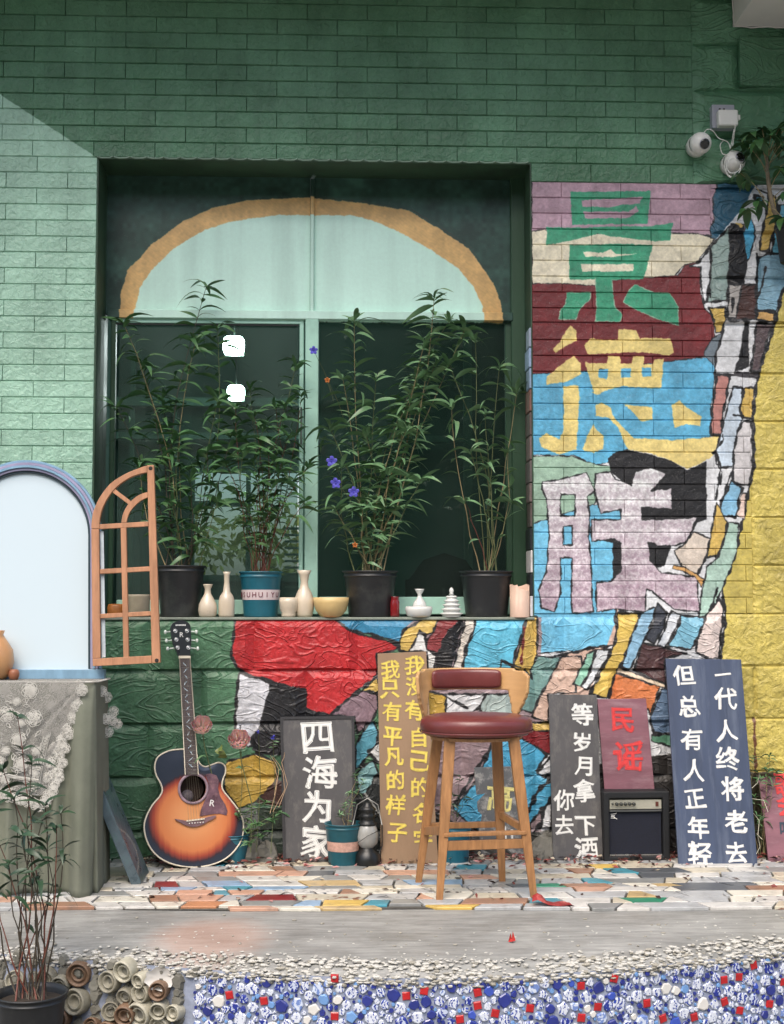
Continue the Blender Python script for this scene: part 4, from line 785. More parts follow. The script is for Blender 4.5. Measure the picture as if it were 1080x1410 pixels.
# ------------------------------------------------ boards with brushed words
def board(name, corners, label, m, chars, base_z=0, thick=.014, wallY=-.05, ybase=None, cat='sign board', frame=None, yaw=0):
    BL, BR, TR, TL = corners; mid = ((BL[0] + BR[0]) / 2, (BL[1] + BR[1]) / 2); g = P(mid[0], mid[1], ybase) if ybase is not None else G(mid[0], mid[1], base_z)
    h = abs(BL[1] - TL[1]) / SC(g.y); lean = -math.asin(min(.5, max(.0, (wallY - g.y) / h)))
    pl = Pl((g.x, g.y, g.z), (lean, 0, yaw)); t = empty(name, (g.x, g.y, g.z), label, cat, rot=(lean, 0, yaw))
    q = pl.ls([BL, BR, TR, TL]); b = MB(); b.prism(q, 0, thick); o = b.build('panel', m, t, fix=True); bevel(o, .0018, 2)
    if frame:
        A = q; B_ = [(A[0][0] + .012, A[0][1] + .012), (A[1][0] - .012, A[1][1] + .012), (A[2][0] - .012, A[2][1] - .012), (A[3][0] + .012, A[3][1] - .012)]
        b = MB(); b.band(A, B_, -.004, -.0003, True); b.build('frame', frame, t, fix=True)
    for i, (ch, u, v, s, cm) in enumerate(chars):
        x, z = pl.l(u, v); brush(t, ch, x, z, .88 * s / SC(g.y), cm, rot=random.uniform(-.09, .09))
    return t, pl
chalk = M('white_brush_paint', (226, 226, 222), rough=.6, var=.08, scale=60); ylw = M('yellow_brush_paint', (222, 200, 92), rough=.6, var=.15, scale=60); redp = M('red_brush_paint', (216, 66, 66), rough=.6, var=.15, scale=60)
greyb = M('grey_board', (78, 77, 78), rough=.65, var=.16, scale=7, dirt=(128, 124, 118), dirt_amt=.4, dscale=30, stretch=(1, 1, .5)); brownb = M('brown_board', (142, 116, 90), rough=.7, var=.1, scale=9, dirt=(112, 90, 68), stretch=(1, 1, .4))
mauveb = M('mauve_board', (130, 88, 98), rough=.6, var=.2, scale=10, dirt=(168, 138, 144), dirt_amt=.6, dscale=14, stretch=(.5, 1, 2)); blueb = M('slate_blue_board', (58, 70, 94), rough=.55, var=.22, scale=9, dirt=(104, 114, 132), dirt_amt=.6, dscale=8, stretch=(2, 1, .25))
board('sign_board', [(390, 1191), (491, 1190), (488, 986), (386, 987)], 'grey framed board with large white brushed characters behind the small teal pot', greyb, [('四', 437, 1016, 46, chalk), ('海', 441, 1063, 50, chalk), ('为', 437, 1111, 45, chalk), ('家', 436, 1160, 47, chalk)], frame=M('dark_board_frame', (48, 48, 50), rough=.6))
board('sign_board', [(525, 1193), (604, 1193), (587, 897), (520, 900)], 'tall brown board with two columns of yellow brushed characters left of the bar stool', brownb,
    [(c, u, v, 29, ylw) for c, u, v in (('我', 538, 922), ('只', 537, 949), ('有', 540, 980), ('平', 541, 1014), ('凡', 543, 1042), ('的', 545, 1074), ('样', 545, 1108), ('子', 547, 1147), ('我', 571, 917), ('没', 572, 945), ('有', 571, 978), ('自', 577, 1015), ('己', 579, 1048), ('的', 579, 1084), ('名', 580, 1120), ('字', 583, 1155))])
board('sign_board', [(663, 1183), (722, 1183), (711, 1055), (653, 1057)], 'small weathered grey board with a yellow white character seen between the stool legs', M('weathered_grey_board', (92, 94, 96), rough=.7, var=.2, scale=14, dirt=(196, 194, 188), dirt_amt=.8, dscale=18), [('高', 689, 1098, 40, M('pale_yellow_paint', (224, 214, 140), rough=.6, var=.2, scale=50)), ('山', 696, 1150, 26, chalk)])
board('sign_board', [(762, 1188), (831, 1189), (822, 957), (756, 956)], 'dark grey board with slim white brushed characters left of the mauve board', greyb, [('等', 802, 984, 33, chalk), ('岁', 802, 1022, 30, chalk), ('月', 804, 1055, 28, chalk), ('拿', 805, 1089, 33, chalk), ('下', 807, 1137, 30, chalk), ('酒', 808, 1169, 35, chalk), ('你', 777, 1102, 31, chalk), ('去', 777, 1136, 28, chalk)])
board('sign_board', [(935, 1193), (1044, 1195), (1021, 908), (917, 907)], 'large slate blue board with two columns of white brushed characters', blueb,
    [(c, u, v, s, chalk) for c, u, v, s in (('但', 942, 930, 33), ('总', 949, 972, 33), ('有', 953, 1018, 33), ('人', 956, 1061, 33), ('正', 957, 1100, 31), ('年', 962, 1140, 33), ('轻', 964, 1176, 36), ('一', 996, 929, 32), ('代', 1000, 962, 35), ('人', 1001, 1006, 34), ('终', 1002, 1045, 35), ('将', 1009, 1087, 36), ('老', 1014, 1131, 34), ('去', 1014, 1174, 32))], wallY=-.06)
board('sign_board', [(1059, 1187), (1150, 1188), (1134, 1069), (1045, 1070)], 'mauve board with red characters cut by the right edge of the photo', mauveb, [('歌', 1083, 1080, 38, redp), ('会', 1085, 1108, 34, redp), ('吗', 1085, 1142, 24, M('slate_paint', (50, 66, 80), rough=.6))], wallY=-.05)
# ------------------------------------------------ guitar amplifier with the mauve board on it
amy = G(875, 1189, 0); s = SC(amy.y); t = empty('guitar_amplifier', (P(877, 1100, amy.y).x, amy.y + .0, 0), 'small black guitar amplifier with silver control strip under the mauve board', 'amplifier', rz=math.radians(2))
W, H, D = 92 / s, 97 / s, .17; tol = M('black_tolex', (20, 22, 25), rough=.6, bump=.5, bscale=240, dist=.002, var=.2)
b = MB(); b.band([(-W/2, 0), (W/2, 0), (W/2, H), (-W/2, H)], [(-W/2 + .026, .03), (W/2 - .03, .03), (W/2 - .03, H - .03), (-W/2 + .026, H - .03)], 0, D, True); o = b.build('cabinet', tol, t, fix=True); bevel(o, .007, 3)
b = MB(); b.box((-W/2 + .025, .03, .028), (W/2 - .028, D - .01, H - .028)); b.build('inner_box', tol, t)
gx0, gx1 = -W/2 + .028, W/2 - .034
b = MB(); b.box((gx0, .018, .038), (gx1, .03, H - .088)); b.build('grille_cloth', M('grille_cloth', (24, 28, 42), rough=.9, bump=.8, bscale=500, var=.3, scale=120), t)
b = MB(); b.box((gx0, .008, H - .076), (gx1, .026, H - .036)); o = b.build('control_strip', M('silver_strip', (186, 184, 168), rough=.35, metal=.5), t); bevel(o, .001, 1); cs = o
b = MB(); b.box((gx0, .006, H - .086), (gx1, .024, H - .079)); b.build('lower_trim', M('grey_trim', (96, 98, 98), rough=.4, metal=.5), t)
b = MB(); b.box((gx0, .006, .032), (gx1, .02, .037)); b.build('chrome_trim', M('chrome', (180, 182, 182), rough=.25, metal=.9), t)
for i in range(6):
    x = gx0 + .012 + i * .0185; b = MB(); r = .0075 if i else .004; b.lathe([(r, 0), (r, .012), (r * .8, .015), (.0002, .015)], 14, (x, .008, H - .053), 'y'); b.box((x - .0008, -.0085, H - .053), (x + .0008, -.006, H - .0465)); b.build('knob', M('dark_knob', (54, 56, 52), rough=.4), cs)
b = MB(); b.box((gx1 - .026, .003, H - .064), (gx1 - .014, .008, H - .045)); b.build('power_switch', M('switch', (90, 46, 36), rough=.4), cs)
mk_ = MB(); x, z = gx0 + .006, H - .098
for st_ in ([(0, 0), (.022, .002), (.026, .006)], [(.002, -.006), (.018, -.005), (.014, -.011), (.018, -.016)], [(.001, -.011), (.014, -.0105)], [(0, -.0165), (.02, -.0165), (.028, -.021)]): mk_.tube([(x + a, .016, z + c) for a, c in st_], .0016, 5)
mk_.build('badge', M('badge_white', (214, 214, 210), rough=.4), t)
for sx in (-1, 1): b = MB(); b.box((sx * W/2 - .012 if sx > 0 else -W/2 + .012 - .01, .01, -.0), (sx * W/2 - .002 if sx > 0 else -W/2 + .02, .03, .004)); b.build('foot', tol, t)
board('sign_board', [(833, 1090), (902, 1090), (890, 962), (823, 963)], 'mauve board with two red characters standing on the guitar amplifier', mauveb, [('民', 858, 991, 36, redp), ('谣', 866, 1041, 44, redp)], ybase=amy.y + .085, wallY=-.05)
bpy.data.objects[-1] if False else None
# ------------------------------------------------ bar stool
wood = M('stool_wood', (156, 112, 70), rough=.5, var=.28, scale=9, stretch=(6, 6, .8), bump=.15, bscale=30, dirt=(104, 64, 34), dirt_amt=.5, dscale=7, coat=.15)
ply = M('plywood_back', (196, 154, 104), rough=.4, var=.1, scale=6, stretch=(.6, 1, 6), coat=.25)
leather = M('maroon_leather', (104, 48, 46), rough=.36, var=.14, scale=7, bump=.35, bscale=26, dist=.004, coat=.12)
FL, FR, BLg, BRg = G(605, 1243, 0), G(736, 1240, 0), G(576, 1219, 0), G(692, 1218, 0)
sy = (FL.y + BLg.y) / 2 + .01; sc_ = SC(sy); cx = P(656, 990, sy).x; ztop = EYE - (983 - 830) / sc_
t = empty('bar_stool', (cx, sy, 0), 'wooden bar stool with round maroon leather seat and low curved back', 'stool')
Lc = lambda p: (p.x - cx, p.y - sy, p.z)
tops = {}
legs = {'FL': (FL, (620, 1016)), 'FR': (FR, (707, 1016)), 'BL': (BLg, (604, 1012)), 'BR': (BRg, (684, 1012))}
def quad_bar(b, p0, p1, w0, d0, w1, d1):
    p0, p1 = Vector(p0), Vector(p1); v = []
    for p, w, d in ((p0, w0, d0), (p1, w1, d1)): v += [(p.x - w, p.y - d, p.z), (p.x + w, p.y - d, p.z), (p.x + w, p.y + d, p.z), (p.x - w, p.y + d, p.z)]
    return b.hexa(v)
for k, (foot, (u, v)) in legs.items():
    Yt = sy + (-.095 if k[0] == 'F' else .10); tp = P(u, v, Yt); tops[k] = Vector(Lc(tp)); tops[k].z = ztop - .075; f = Vector(Lc(foot)); f.z = 0
    b = MB(); mid_ = f.lerp(tops[k], .38); 
    quad_bar(b, f, mid_, .0125, .0125, .018, .016); b2 = MB(); 
    b = MB(); n = 6; vs = []
    for i in range(n + 1):
        q = f.lerp(tops[k], i / n); w = .0125 + .0085 * min(1, i / n * 1.6); vs += [(q.x - w, q.y - w * .85, q.z), (q.x + w, q.y - w * .85, q.z), (q.x + w, q.y + w * .85, q.z), (q.x - w, q.y + w * .85, q.z)]
    fs = [(4*i + j, 4*i + (j+1) % 4, 4*i + 4 + (j+1) % 4, 4*i + 4 + j) for i in range(n) for j in range(4)] + [(0, 3, 2, 1), (4*n, 4*n+1, 4*n+2, 4*n+3)]
    b.add(vs, fs); o = b.build('leg', wood, t); bevel(o, .004, 2); legs[k] = (f, tops[k])
def at_h(k, z): f, tp = legs[k]; return f.lerp(tp, z / tp.z)
def rail(a, bk, z0, z1, z2, th, nm='stretcher'):
    A, B_ = at_h(a, z0), at_h(bk, z1); b = MB(); d = (B_ - A).normalized(); nrm = Vector((-d.y, d.x, 0)) * th
    b.hexa([A - nrm - Vector((0, 0, z2)), B_ - nrm - Vector((0, 0, z2)), B_ + nrm - Vector((0, 0, z2)), A + nrm - Vector((0, 0, z2)), A - nrm + Vector((0, 0, z2)), B_ - nrm + Vector((0, 0, z2)), B_ + nrm + Vector((0, 0, z2)), A + nrm + Vector((0, 0, z2))])
    o = b.build(nm, wood, t, fix=True); bevel(o, .003, 2)
rail('FL', 'FR', .205, .21, .018, .008, 'footrest'); rail('BL', 'BR', .235, .24, .012, .009); rail('FL', 'BL', .26, .215, .017, .009); rail('FR', 'BR', .26, .28, .014, .009)
b = MB(); A, B_ = at_h('FL', .245), at_h('FR', .25); b.hexa([A + Vector((-.0, -.022, -.006)), B_ + Vector((0, -.022, -.006)), B_ + Vector((0, .012, -.006)), A + Vector((0, .012, -.006)), A + Vector((0, -.022, .008)), B_ + Vector((0, -.022, .008)), B_ + Vector((0, .012, .008)), A + Vector((0, .012, .008))]); bevel(b.build('footrest_cap', wood, t, fix=True), .003, 2)
RX_, RY_ = 76 / sc_, 64 / sc_ * 1.0
b = MB(); b.lathe([(.001, 0), (.7, 0), (.93, .004), (1.0, .022), (1.015, .042), (1.0, .060), (.95, .070), (.80, .080), (.5, .084), (.2, .086), (.001, .086)], 48, (0, 0, 0), 'z', True, RX_, RY_); o = b.build('seat', leather, t, loc=(0, -.0, ztop - .08))
# scale only the rim outline, not its height
b = MB(); b.lathe([(1.018, .0), (1.026, .003), (1.018, .006)], 48, (0, 0, 0), 'z', True, RX_, RY_); b.build('piping', leather, o, loc=(0, 0, .014))
b = MB(); b.lathe([(.001, -.012), (.82, -.012), (.84, 0), (.001, 0)], 32, (0, 0, 0), 'z', False, RX_, RY_); b.build('seat_base', wood, t, loc=(0, 0, ztop - .081))
# curved plywood back: a rounded band with a hand slot and two cheeks running down to the seat
zb = lambda v: EYE - (v - 830) / SC(sy + .17)
zt0, zt1, zs0 = zb(919), zb(949), zb(984)
NA, NZ = 72, 26; A0, A1 = math.radians(-76), math.radians(76); rot0 = math.radians(-6)
def inside(a, z):   # a in -1..1
    aa = abs(a); top = zt0 - .010 * aa ** 4 - (.02 * max(0, (aa - .82) / .18) ** 2)
    if z > top: return False
    if aa < .60: return z > zb(951) + .004 * math.cos(a * 2)
    wing_in = .60 + .10 * max(0, (zb(951) - z) / .10); out = 1.0 - .22 * max(0, min(1, (zt1 - .0 - z) / (zt1 - zs0))) ** 1.2
    return aa < out and (aa > wing_in or z > zb(951)) and z > zs0 - .03
Rr = RX_ + .004; vs = []; keep = {}; 
for i in range(NA + 1):
    for j in range(NZ + 1):
        a = -1 + 2 * i / NA; z = zs0 - .03 + (zt0 + .002 - zs0 + .03) * j / NZ; th = a * A1 + rot0; fl = 1 + .05 * (z - zs0) / .15
        vs.append((Rr * fl * math.sin(th) * 1.0, Rr * fl * math.cos(th) * .86, z))
fs = [(i*(NZ+1)+j, (i+1)*(NZ+1)+j, (i+1)*(NZ+1)+j+1, i*(NZ+1)+j+1) for i in range(NA) for j in range(NZ) if inside(-1 + 2*(i+.5)/NA, zs0 - .03 + (zt0 + .002 - zs0 + .03) * (j+.5)/NZ)]
b = MB(); b.add(vs, fs, True); o = b.build('back', ply, t)
md = o.modifiers.new('sm', 'SMOOTH'); md.iterations = 5; md.factor = .6; md = o.modifiers.new('so', 'SOLIDIFY'); md.thickness = .013; md.offset = 0
# back pad
b = MB(); n = 30; vs = []; K_ = 12
for i in range(n + 1):
    a = -.585 + 1.10 * i / n; th = a * A1 + rot0; e = (1 - abs((i / n - .5) * 2) ** 8) ** .35 if 0 < i < n else .35
    for k in range(K_):
        q = 2 * math.pi * k / K_; sz = math.copysign(abs(math.sin(q)) ** .6, math.sin(q)) * .0385 * (.55 + .45 * e); so = math.copysign(abs(math.cos(q)) ** .6, math.cos(q)) * .014 * e
        rr_ = Rr - .016 - so * 1.0; z = (zb(922) + zb(946)) / 2 + sz; vs.append((rr_ * math.sin(th) * 1.03, rr_ * math.cos(th) * .87, z))
fs = [(i*K_+k, i*K_+(k+1) % K_, (i+1)*K_+(k+1) % K_, (i+1)*K_+k) for i in range(n) for k in range(K_)] + [tuple(range(K_)), tuple(range(n*K_ + K_ - 1, n*K_ - 1, -1))]
b.add(vs, fs, True); b.build('back_pad', leather, t, fix=True)

# ------------------------------------------------ acoustic guitar
gy = G(267, 1199, 0).y; gb = P(267, 1199, gy); grot = (-math.asin((-.085 - gy) / 1.07) * 1.0, 0, math.radians(17)); pl = Pl((gb.x, gb.y, 0), grot)
t = empty('acoustic_guitar', (gb.x, gb.y, 0), 'sunburst acoustic guitar with cutaway leaning on the green wall', 'guitar', rot=grot)
out = resample([(256, 1032), (247, 1032), (233, 1034), (219, 1041), (213.5, 1052), (214.5, 1066), (222.5, 1082), (222, 1094), (209, 1110), (200, 1129), (199, 1145), (205, 1164), (218, 1180), (239, 1190.5), (266, 1194.5), (293, 1190.5), (315, 1179.5), (331, 1160), (335.5, 1139), (331, 1120), (317.5, 1101.5), (307, 1088), (306, 1077), (310.5, 1064), (309.5, 1054.5), (301.5, 1050), (292, 1053), (282, 1056), (274, 1050), (270, 1038), (266, 1033)], 90)
out = [pl.l(*q) for q in out]
def sunburst():
    m = bpy.data.materials.new('sunburst_lacquer'); m.use_nodes = True; tt = m.node_tree; N, K = tt.nodes, tt.links; b = N['Principled BSDF']; tc = N.new('ShaderNodeTexCoord')
    cx_, cz_ = pl.l(267, 1126); ex = abs(pl.l(333, 1126)[0] - cx_); ez = abs(pl.l(267, 1192)[1] - cz_)
    su = N.new('ShaderNodeVectorMath'); su.operation = 'SUBTRACT'; K.new(tc.outputs['Object'], su.inputs[0]); su.inputs[1].default_value = (cx_, 0, cz_)
    mu = N.new('ShaderNodeVectorMath'); mu.operation = 'MULTIPLY'; K.new(su.outputs[0], mu.inputs[0]); mu.inputs[1].default_value = (1 / ex, 0, 1 / ez); ln = N.new('ShaderNodeVectorMath'); ln.operation = 'LENGTH'; K.new(mu.outputs[0], ln.inputs[0])
    nz = N.new('ShaderNodeTexNoise'); mp = N.new('ShaderNodeMapping'); mp.inputs['Scale'].default_value = (60, 1, 1.5); K.new(tc.outputs['Object'], mp.inputs[0]); K.new(mp.outputs[0], nz.inputs[0]); nz.inputs['Scale'].default_value = 1.5
    ad = N.new('ShaderNodeMath'); ad.operation = 'MULTIPLY_ADD'; K.new(nz.outputs[0], ad.inputs[0]); ad.inputs[1].default_value = .08; K.new(ln.outputs['Value'], ad.inputs[2])
    r = N.new('ShaderNodeValToRGB'); K.new(ad.outputs[0], r.inputs[0]); e = r.color_ramp.elements; e[0].position = .1; e[0].color = L4((222, 160, 108)); e[1].position = .74; e[1].color = L4((206, 124, 78))
    for p_, c_ in ((.86, (160, 72, 56)), (.96, (62, 46, 54)), (1.08, (48, 54, 68))): q = r.color_ramp.elements.new(p_); q.color = L4(c_)  # outer blue-grey tone paints the sky's reflection into the lacquer
    K.new(r.outputs[0], b.inputs['Base Color']); b.inputs['Roughness'].default_value = .25; b.inputs['Coat Weight'].default_value = .8; b.inputs['Coat Roughness'].default_value = .12; return m
cx_, cz_ = pl.l(266, 1086); sh_r = 17.5 / SC(gy)
hole = [(cx_ + sh_r * math.cos(a), cz_ + sh_r * math.sin(a)) for a in np.linspace(0, 2 * math.pi, 90, endpoint=False)]
# top board as rings from the hole to the outline, each outline point paired by angle
def ang(p): return math.atan2(p[1] - cz_, p[0] - cx_)
k0 = min(range(90), key=lambda i: abs(ang(out[i]))); oo = out[k0:] + out[:k0]
if ang(oo[5]) < ang(oo[0]) : oo = [oo[0]] + oo[:0:-1]
angs = [ang(p) for p in oo]; hr = [(cx_ + sh_r * math.cos(a), cz_ + sh_r * math.sin(a)) for a in angs]
b = MB(); RN = 6; vs = []
for r_ in range(RN + 1):
    f = r_ / RN
    for h_, o__ in zip(hr, oo): vs.append((h_[0] + (o__[0] - h_[0]) * f, -.004 * (1 - abs(2*f - 1)) , h_[1] + (o__[1] - h_[1]) * f))
b.add(vs, [(r_*90+k, r_*90+(k+1) % 90, (r_+1)*90+(k+1) % 90, (r_+1)*90+k) for r_ in range(RN) for k in range(90)], True); b.build('body', sunburst(), t, fix=True)
sidem = M('dark_side_lacquer', (24, 18, 20), rough=.25, coat=.6, var=.2); TH = .095
b = MB(); b.add([(x, 0, z) for x, z in oo] + [(x, TH, z) for x, z in oo], [(k, (k+1) % 90, 90 + (k+1) % 90, 90 + k) for k in range(90)] + [tuple(range(90, 180))], False); b.build('side', sidem, t, fix=True)
bind = M('cream_binding', (214, 204, 184), rough=.4, var=.05); b = MB(); b.tube([(x, -.0008, z) for x, z in oo] + [(oo[0][0], -.0008, oo[0][1])], .0034, 6, cap=False); b.build('binding', bind, t)
b = MB(); b.tube([(cx_ + (sh_r + .006) * math.cos(a), -.003, cz_ + (sh_r + .006) * math.sin(a)) for a in np.linspace(0, 2*math.pi, 50)], .0062, 6, cap=False); b.build('rosette', M('rosette', (150, 128, 138), rough=.35, var=.3, scale=40), t)
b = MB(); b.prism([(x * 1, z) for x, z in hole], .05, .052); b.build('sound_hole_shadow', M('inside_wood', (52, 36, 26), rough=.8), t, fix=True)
lx, lz = pl.l(261, 1096); b = MB(); b.lathe([(.026, 0), (.026, .001), (.0002, .001)], 24, (lx, .049, lz), 'y'); b.build('maker_label', M('label_paper', (120, 110, 112), rough=.6, var=.5, scale=60), t)
nk = pl.ls([(246.5, 906), (261, 906), (272.5, 1067), (254.5, 1067)]); b = MB(); b.prism(nk, -.012, .004); fb = b.build('fingerboard', M('rosewood_fingerboard', (92, 84, 84), rough=.4, var=.2, scale=20, stretch=(4, 1, .6)), t, fix=True)
def lerp2(a, c, f): return (a[0] + (c[0] - a[0]) * f, a[1] + (c[1] - a[1]) * f)
b = MB()
for q0, q1 in ((nk[0], nk[3]), (nk[1], nk[2])): b.tube([(q0[0], -.0115, q0[1]), (q1[0], -.0115, q1[1])], .0022, 5)
b.build('fingerboard_binding', bind, t)
for i in range(1, 20):
    f = 1 - 2 ** (-i / 12.0 * 1.12) ; f = f / (1 - 2 ** (-19.5 / 12 * 1.12)); a, c = lerp2(nk[0], nk[3], f), lerp2(nk[1], nk[2], f); b = MB(); b.tube([(a[0], -.0125, a[1]), (c[0], -.0125, c[1])], .0009, 4); b.build('fret', M('fret_metal', (170, 168, 160), metal=.9, rough=.35), fb)
pearl = M('pearl_inlay', (206, 226, 236), rough=.2, coat=.6, var=.15, scale=50); gr = random.Random(3)
for i in range(17):
    f = .04 + i * .054; a = lerp2(lerp2(nk[0], nk[3], f), lerp2(nk[1], nk[2], f), .30 + .3 * (i % 2) + .1 * math.sin(i)); c = lerp2(lerp2(nk[0], nk[3], f + .035), lerp2(nk[1], nk[2], f + .035), .62 - .3 * (i % 2)); m_ = ((a[0] + c[0]) / 2 + gr.uniform(-.004, .004), (a[1] + c[1]) / 2)
    b = MB(); b.tube([(a[0], -.0122, a[1]), (m_[0], -.0126, m_[1]), (c[0], -.0122, c[1])], [.0008, .0022, .001], 5); b.tube([(m_[0], -.0124, m_[1]), (m_[0] + gr.uniform(-.008, .008), -.0124, m_[1] + .006)], [.0016, .0006], 5); b.build('pearl_inlay', pearl, fb)
b = MB(); q = pl.ls([(245.5, 903.5), (261.5, 903.5), (261.8, 907), (245.8, 907)]); b.prism(q, -.016, .0); b.build('nut', bind, t, fix=True)
hd = resample(pl.ls([(247, 905), (243, 897), (238, 886), (235, 868), (236.5, 860), (242, 856), (249.5, 854), (257, 856), (262, 861), (263, 870), (263.5, 886), (262, 897), (261, 905)]), 40); b = MB(); b.prism(hd, -.002, .014); o = b.build('headstock', M('black_headstock', (40, 42, 45), rough=.3, coat=.5, var=.1), t, fix=True); bevel(o, .0012, 1)
for u, v in ((241.5, 869), (257.5, 869), (243, 881), (258.5, 881), (244.8, 892), (259.5, 892)):
    x, z = pl.l(u, v); b = MB(); b.lathe([(.0095, 0), (.0095, .002), (.0065, .004), (.0065, .002), (.003, .003), (.003, .010), (.0002, .010)], 16, (x, -.002, z), 'y'); pg = b.build('tuning_peg', M('peg_chrome', (206, 208, 206), metal=.85, rough=.25), t)
    sg = -1 if u < 250 else 1; b = MB(); b.tube([(x + sg * .012, .008, z), (x + sg * .034, .008, z - .003)], .003, 6); b.lathe([(.0002, -.009), (.0055, -.006), (.0065, 0), (.005, .007), (.0002, .009)], 10, (x + sg * .042, .008, z - .003)); b.build('tuning_button', M('pearl_button', (214, 222, 214), rough=.3), pg)
x, z = pl.l(250, 874); brush(t, 'R', x, z, .020, chalk, y=-.0025, bold=.0, jit=.015, name='headstock_letter')
x, z = pl.l(249, 861); b = MB()
for k in range(7):   # tiny unreadable maker's word: a row of short white strokes
    b.box((x - .0225 + k * .0064, -.0032, z - .0032 + .0008 * (k % 2)), (x - .0178 + k * .0064, -.0022, z + .0032))
b.build('headstock_word', chalk, t)
pg = pl.ls([(283, 1066.5), (290, 1065), (298, 1068), (301, 1075), (300, 1086), (303, 1097), (310, 1108), (313, 1117), (311.5, 1123), (303, 1120.5), (293, 1121), (275, 1124), (276, 1116), (282, 1102), (286, 1092), (287, 1080)]); b = MB(); b.prism(pg, -.0062, -.0045); b.build('pickguard', M('pickguard', (104, 78, 88), rough=.3, var=.4, scale=26, dirt=(170, 130, 130), dscale=40, dirt_amt=.6, coat=.4), t, fix=True)
x, z = pl.l(292, 1106); brush(t, 'R', x, z, .026, chalk, y=-.0065, bold=.0, jit=.015, rot=.2, name='pickguard_letter')
br = resample(pl.ls([(240, 1128), (250, 1129), (258, 1130), (278, 1127), (286, 1125), (297, 1123), (293, 1128), (286, 1131), (278, 1136), (266, 1139), (256, 1137), (248, 1133)]), 36); b = MB(); b.prism(br, -.012, -.003); o = b.build('bridge', M('bridge_wood', (120, 94, 98), rough=.4, var=.25, scale=30), t, fix=True); bevel(o, .001, 1)
q = pl.ls([(256, 1129.5), (281, 1126.5), (281, 1128.5), (256, 1131.5)]); b = MB(); b.prism(q, -.0165, -.012); b.build('saddle', bind, o, fix=True)
for i in range(6):
    f = i / 5; x, z = pl.l(260 + 19 * f, 1134 - 1.5 * f); b = MB(); b.lathe([(.0028, 0), (.0028, .004), (.0002, .0055)], 8, (x, -.012, z), 'y'); b.build('bridge_pin', chalk, o)
    a = lerp2(nk[0], nk[1], .12 + .76 * f); a2 = lerp2(nk[3], nk[2], .10 + .80 * f); x2, z2 = pl.l(258.5 + 20 * f, 1129.5 - 2 * f); b = MB(); b.tube([(a[0], -.0155, a[1]), (a2[0], -.0165, a2[1]), (x2, -.0172, z2), (x, -.014, z)], .0006, 4); b.build('string', M('string_bronze', (150, 140, 120), metal=.9, rough=.35), t)
bb = MB(); bb.lathe([(.004, 0), (.006, .004), (.006, .01), (.0002, .012)], 10, (pl.l(267, 1197)[0], .045, pl.l(267, 1194)[1] - .008)); bb.build('strap_pin', M('steel', (150, 152, 150)), t)
# ------------------------------------------------ table with cloths, mirror, wooden arch, leaning slab
TY0 = G(110, 1234, 0).y; TZ = EYE - (938 - 830) / SC(TY0); TXr = P(131, 938, TY0).x; TY1 = TY0 + .27
t = empty('side_table', (TXr - .35, TY0 + .3, 0), 'square table hidden under the grey green cloth', 'table')
b = MB(); b.box((-.75, -.28, TZ - .03), (.335, -.05, TZ - .006)); b.build('tabletop', M('table_wood', (110, 78, 50)), t)
for x in (-.7, .30):
    for y in (-.25, -.09): b = MB(); b.box((x - .02, y - .02, 0), (x + .02, y + .02, TZ - .03)); b.build('leg', M('table_wood', (110, 78, 50)), t)
clothm = M('grey_green_cloth', (108, 112, 98), rough=.85, var=.14, scale=5, bump=.25, bscale=420, dist=.001, dirt=(80, 88, 70), dscale=3)
per = []    # perimeter: back right -> front right -> far left, with outward normal
for i in range(26): per.append((TXr, TY1 - (TY1 - TY0) * i / 26, 1, 0))
for i in range(9): a = math.pi / 2 * i / 8; per.append((TXr, TY0, math.cos(a), -math.sin(a)))
for i in range(1, 110): per.append((TXr - i * .011, TY0, 0, -1))
NZ = 30; vs = []; L = 0; f_seed = 1.3
for i, (x, y, nx, ny) in enumerate(per):
    d = i * .012; fold = 1.5 * mnoise.noise(Vector((d * 9, f_seed, 0))) + .8 * mnoise.noise(Vector((d * 22, f_seed, 5))); cor = math.exp(-((i - 38) / 5.0) ** 2); cor2 = math.exp(-((i - 50) / 3.0) ** 2)
    for j in range(NZ + 1):
        f = j / NZ; z = TZ + .002 - .012 * (1 - math.cos(min(1, f * 8) * math.pi / 2)) - (TZ - .012 - .006 * (1 + math.sin(i * .7))) * f
        off = .004 + .014 * min(1, f * 10) + (.052 * max(-.35, fold + .25 * mnoise.noise(Vector((d * 12, f * 3, 2)))) * f ** .7) + cor * .040 * f ** .7 - cor2 * .02 * min(1, f * 2) + (.02 * math.sin(d * 9) * f * f)
        off += (.050 * math.exp(-((i - 38) / 2.6) ** 2) - .018 * math.exp(-((i - 43) / 1.8) ** 2) + .040 * math.exp(-((i - 48) / 2.4) ** 2) + .028 * math.exp(-((i - 62) / 3.0) ** 2) + .02 * math.exp(-((i - 80) / 4.0) ** 2)) * f ** .55
        if i < 34: off = min(off, .004 + .02 * f)
        vs.append((x + nx * off, y + ny * off + (0 if i >= 26 else 0), z))
n = NZ + 1; fs = [(i*n+j, (i+1)*n+j, (i+1)*n+j+1, i*n+j+1) for i in range(len(per)-1) for j in range(NZ)]
b = MB(); b.add(vs, fs, True); xl = per[-1][0]
b.add([(xl, TY0, TZ + .002), (TXr, TY0, TZ + .002), (TXr, TY1, TZ + .002), (xl, TY1, TZ + .002)], [(0, 1, 2, 3)])
o = b.build('tablecloth', clothm); tag(o, 'plain grey green cloth hanging to the floor over the table', 'tablecloth'); md = o.modifiers.new('so', 'SOLIDIFY'); md.thickness = .0016
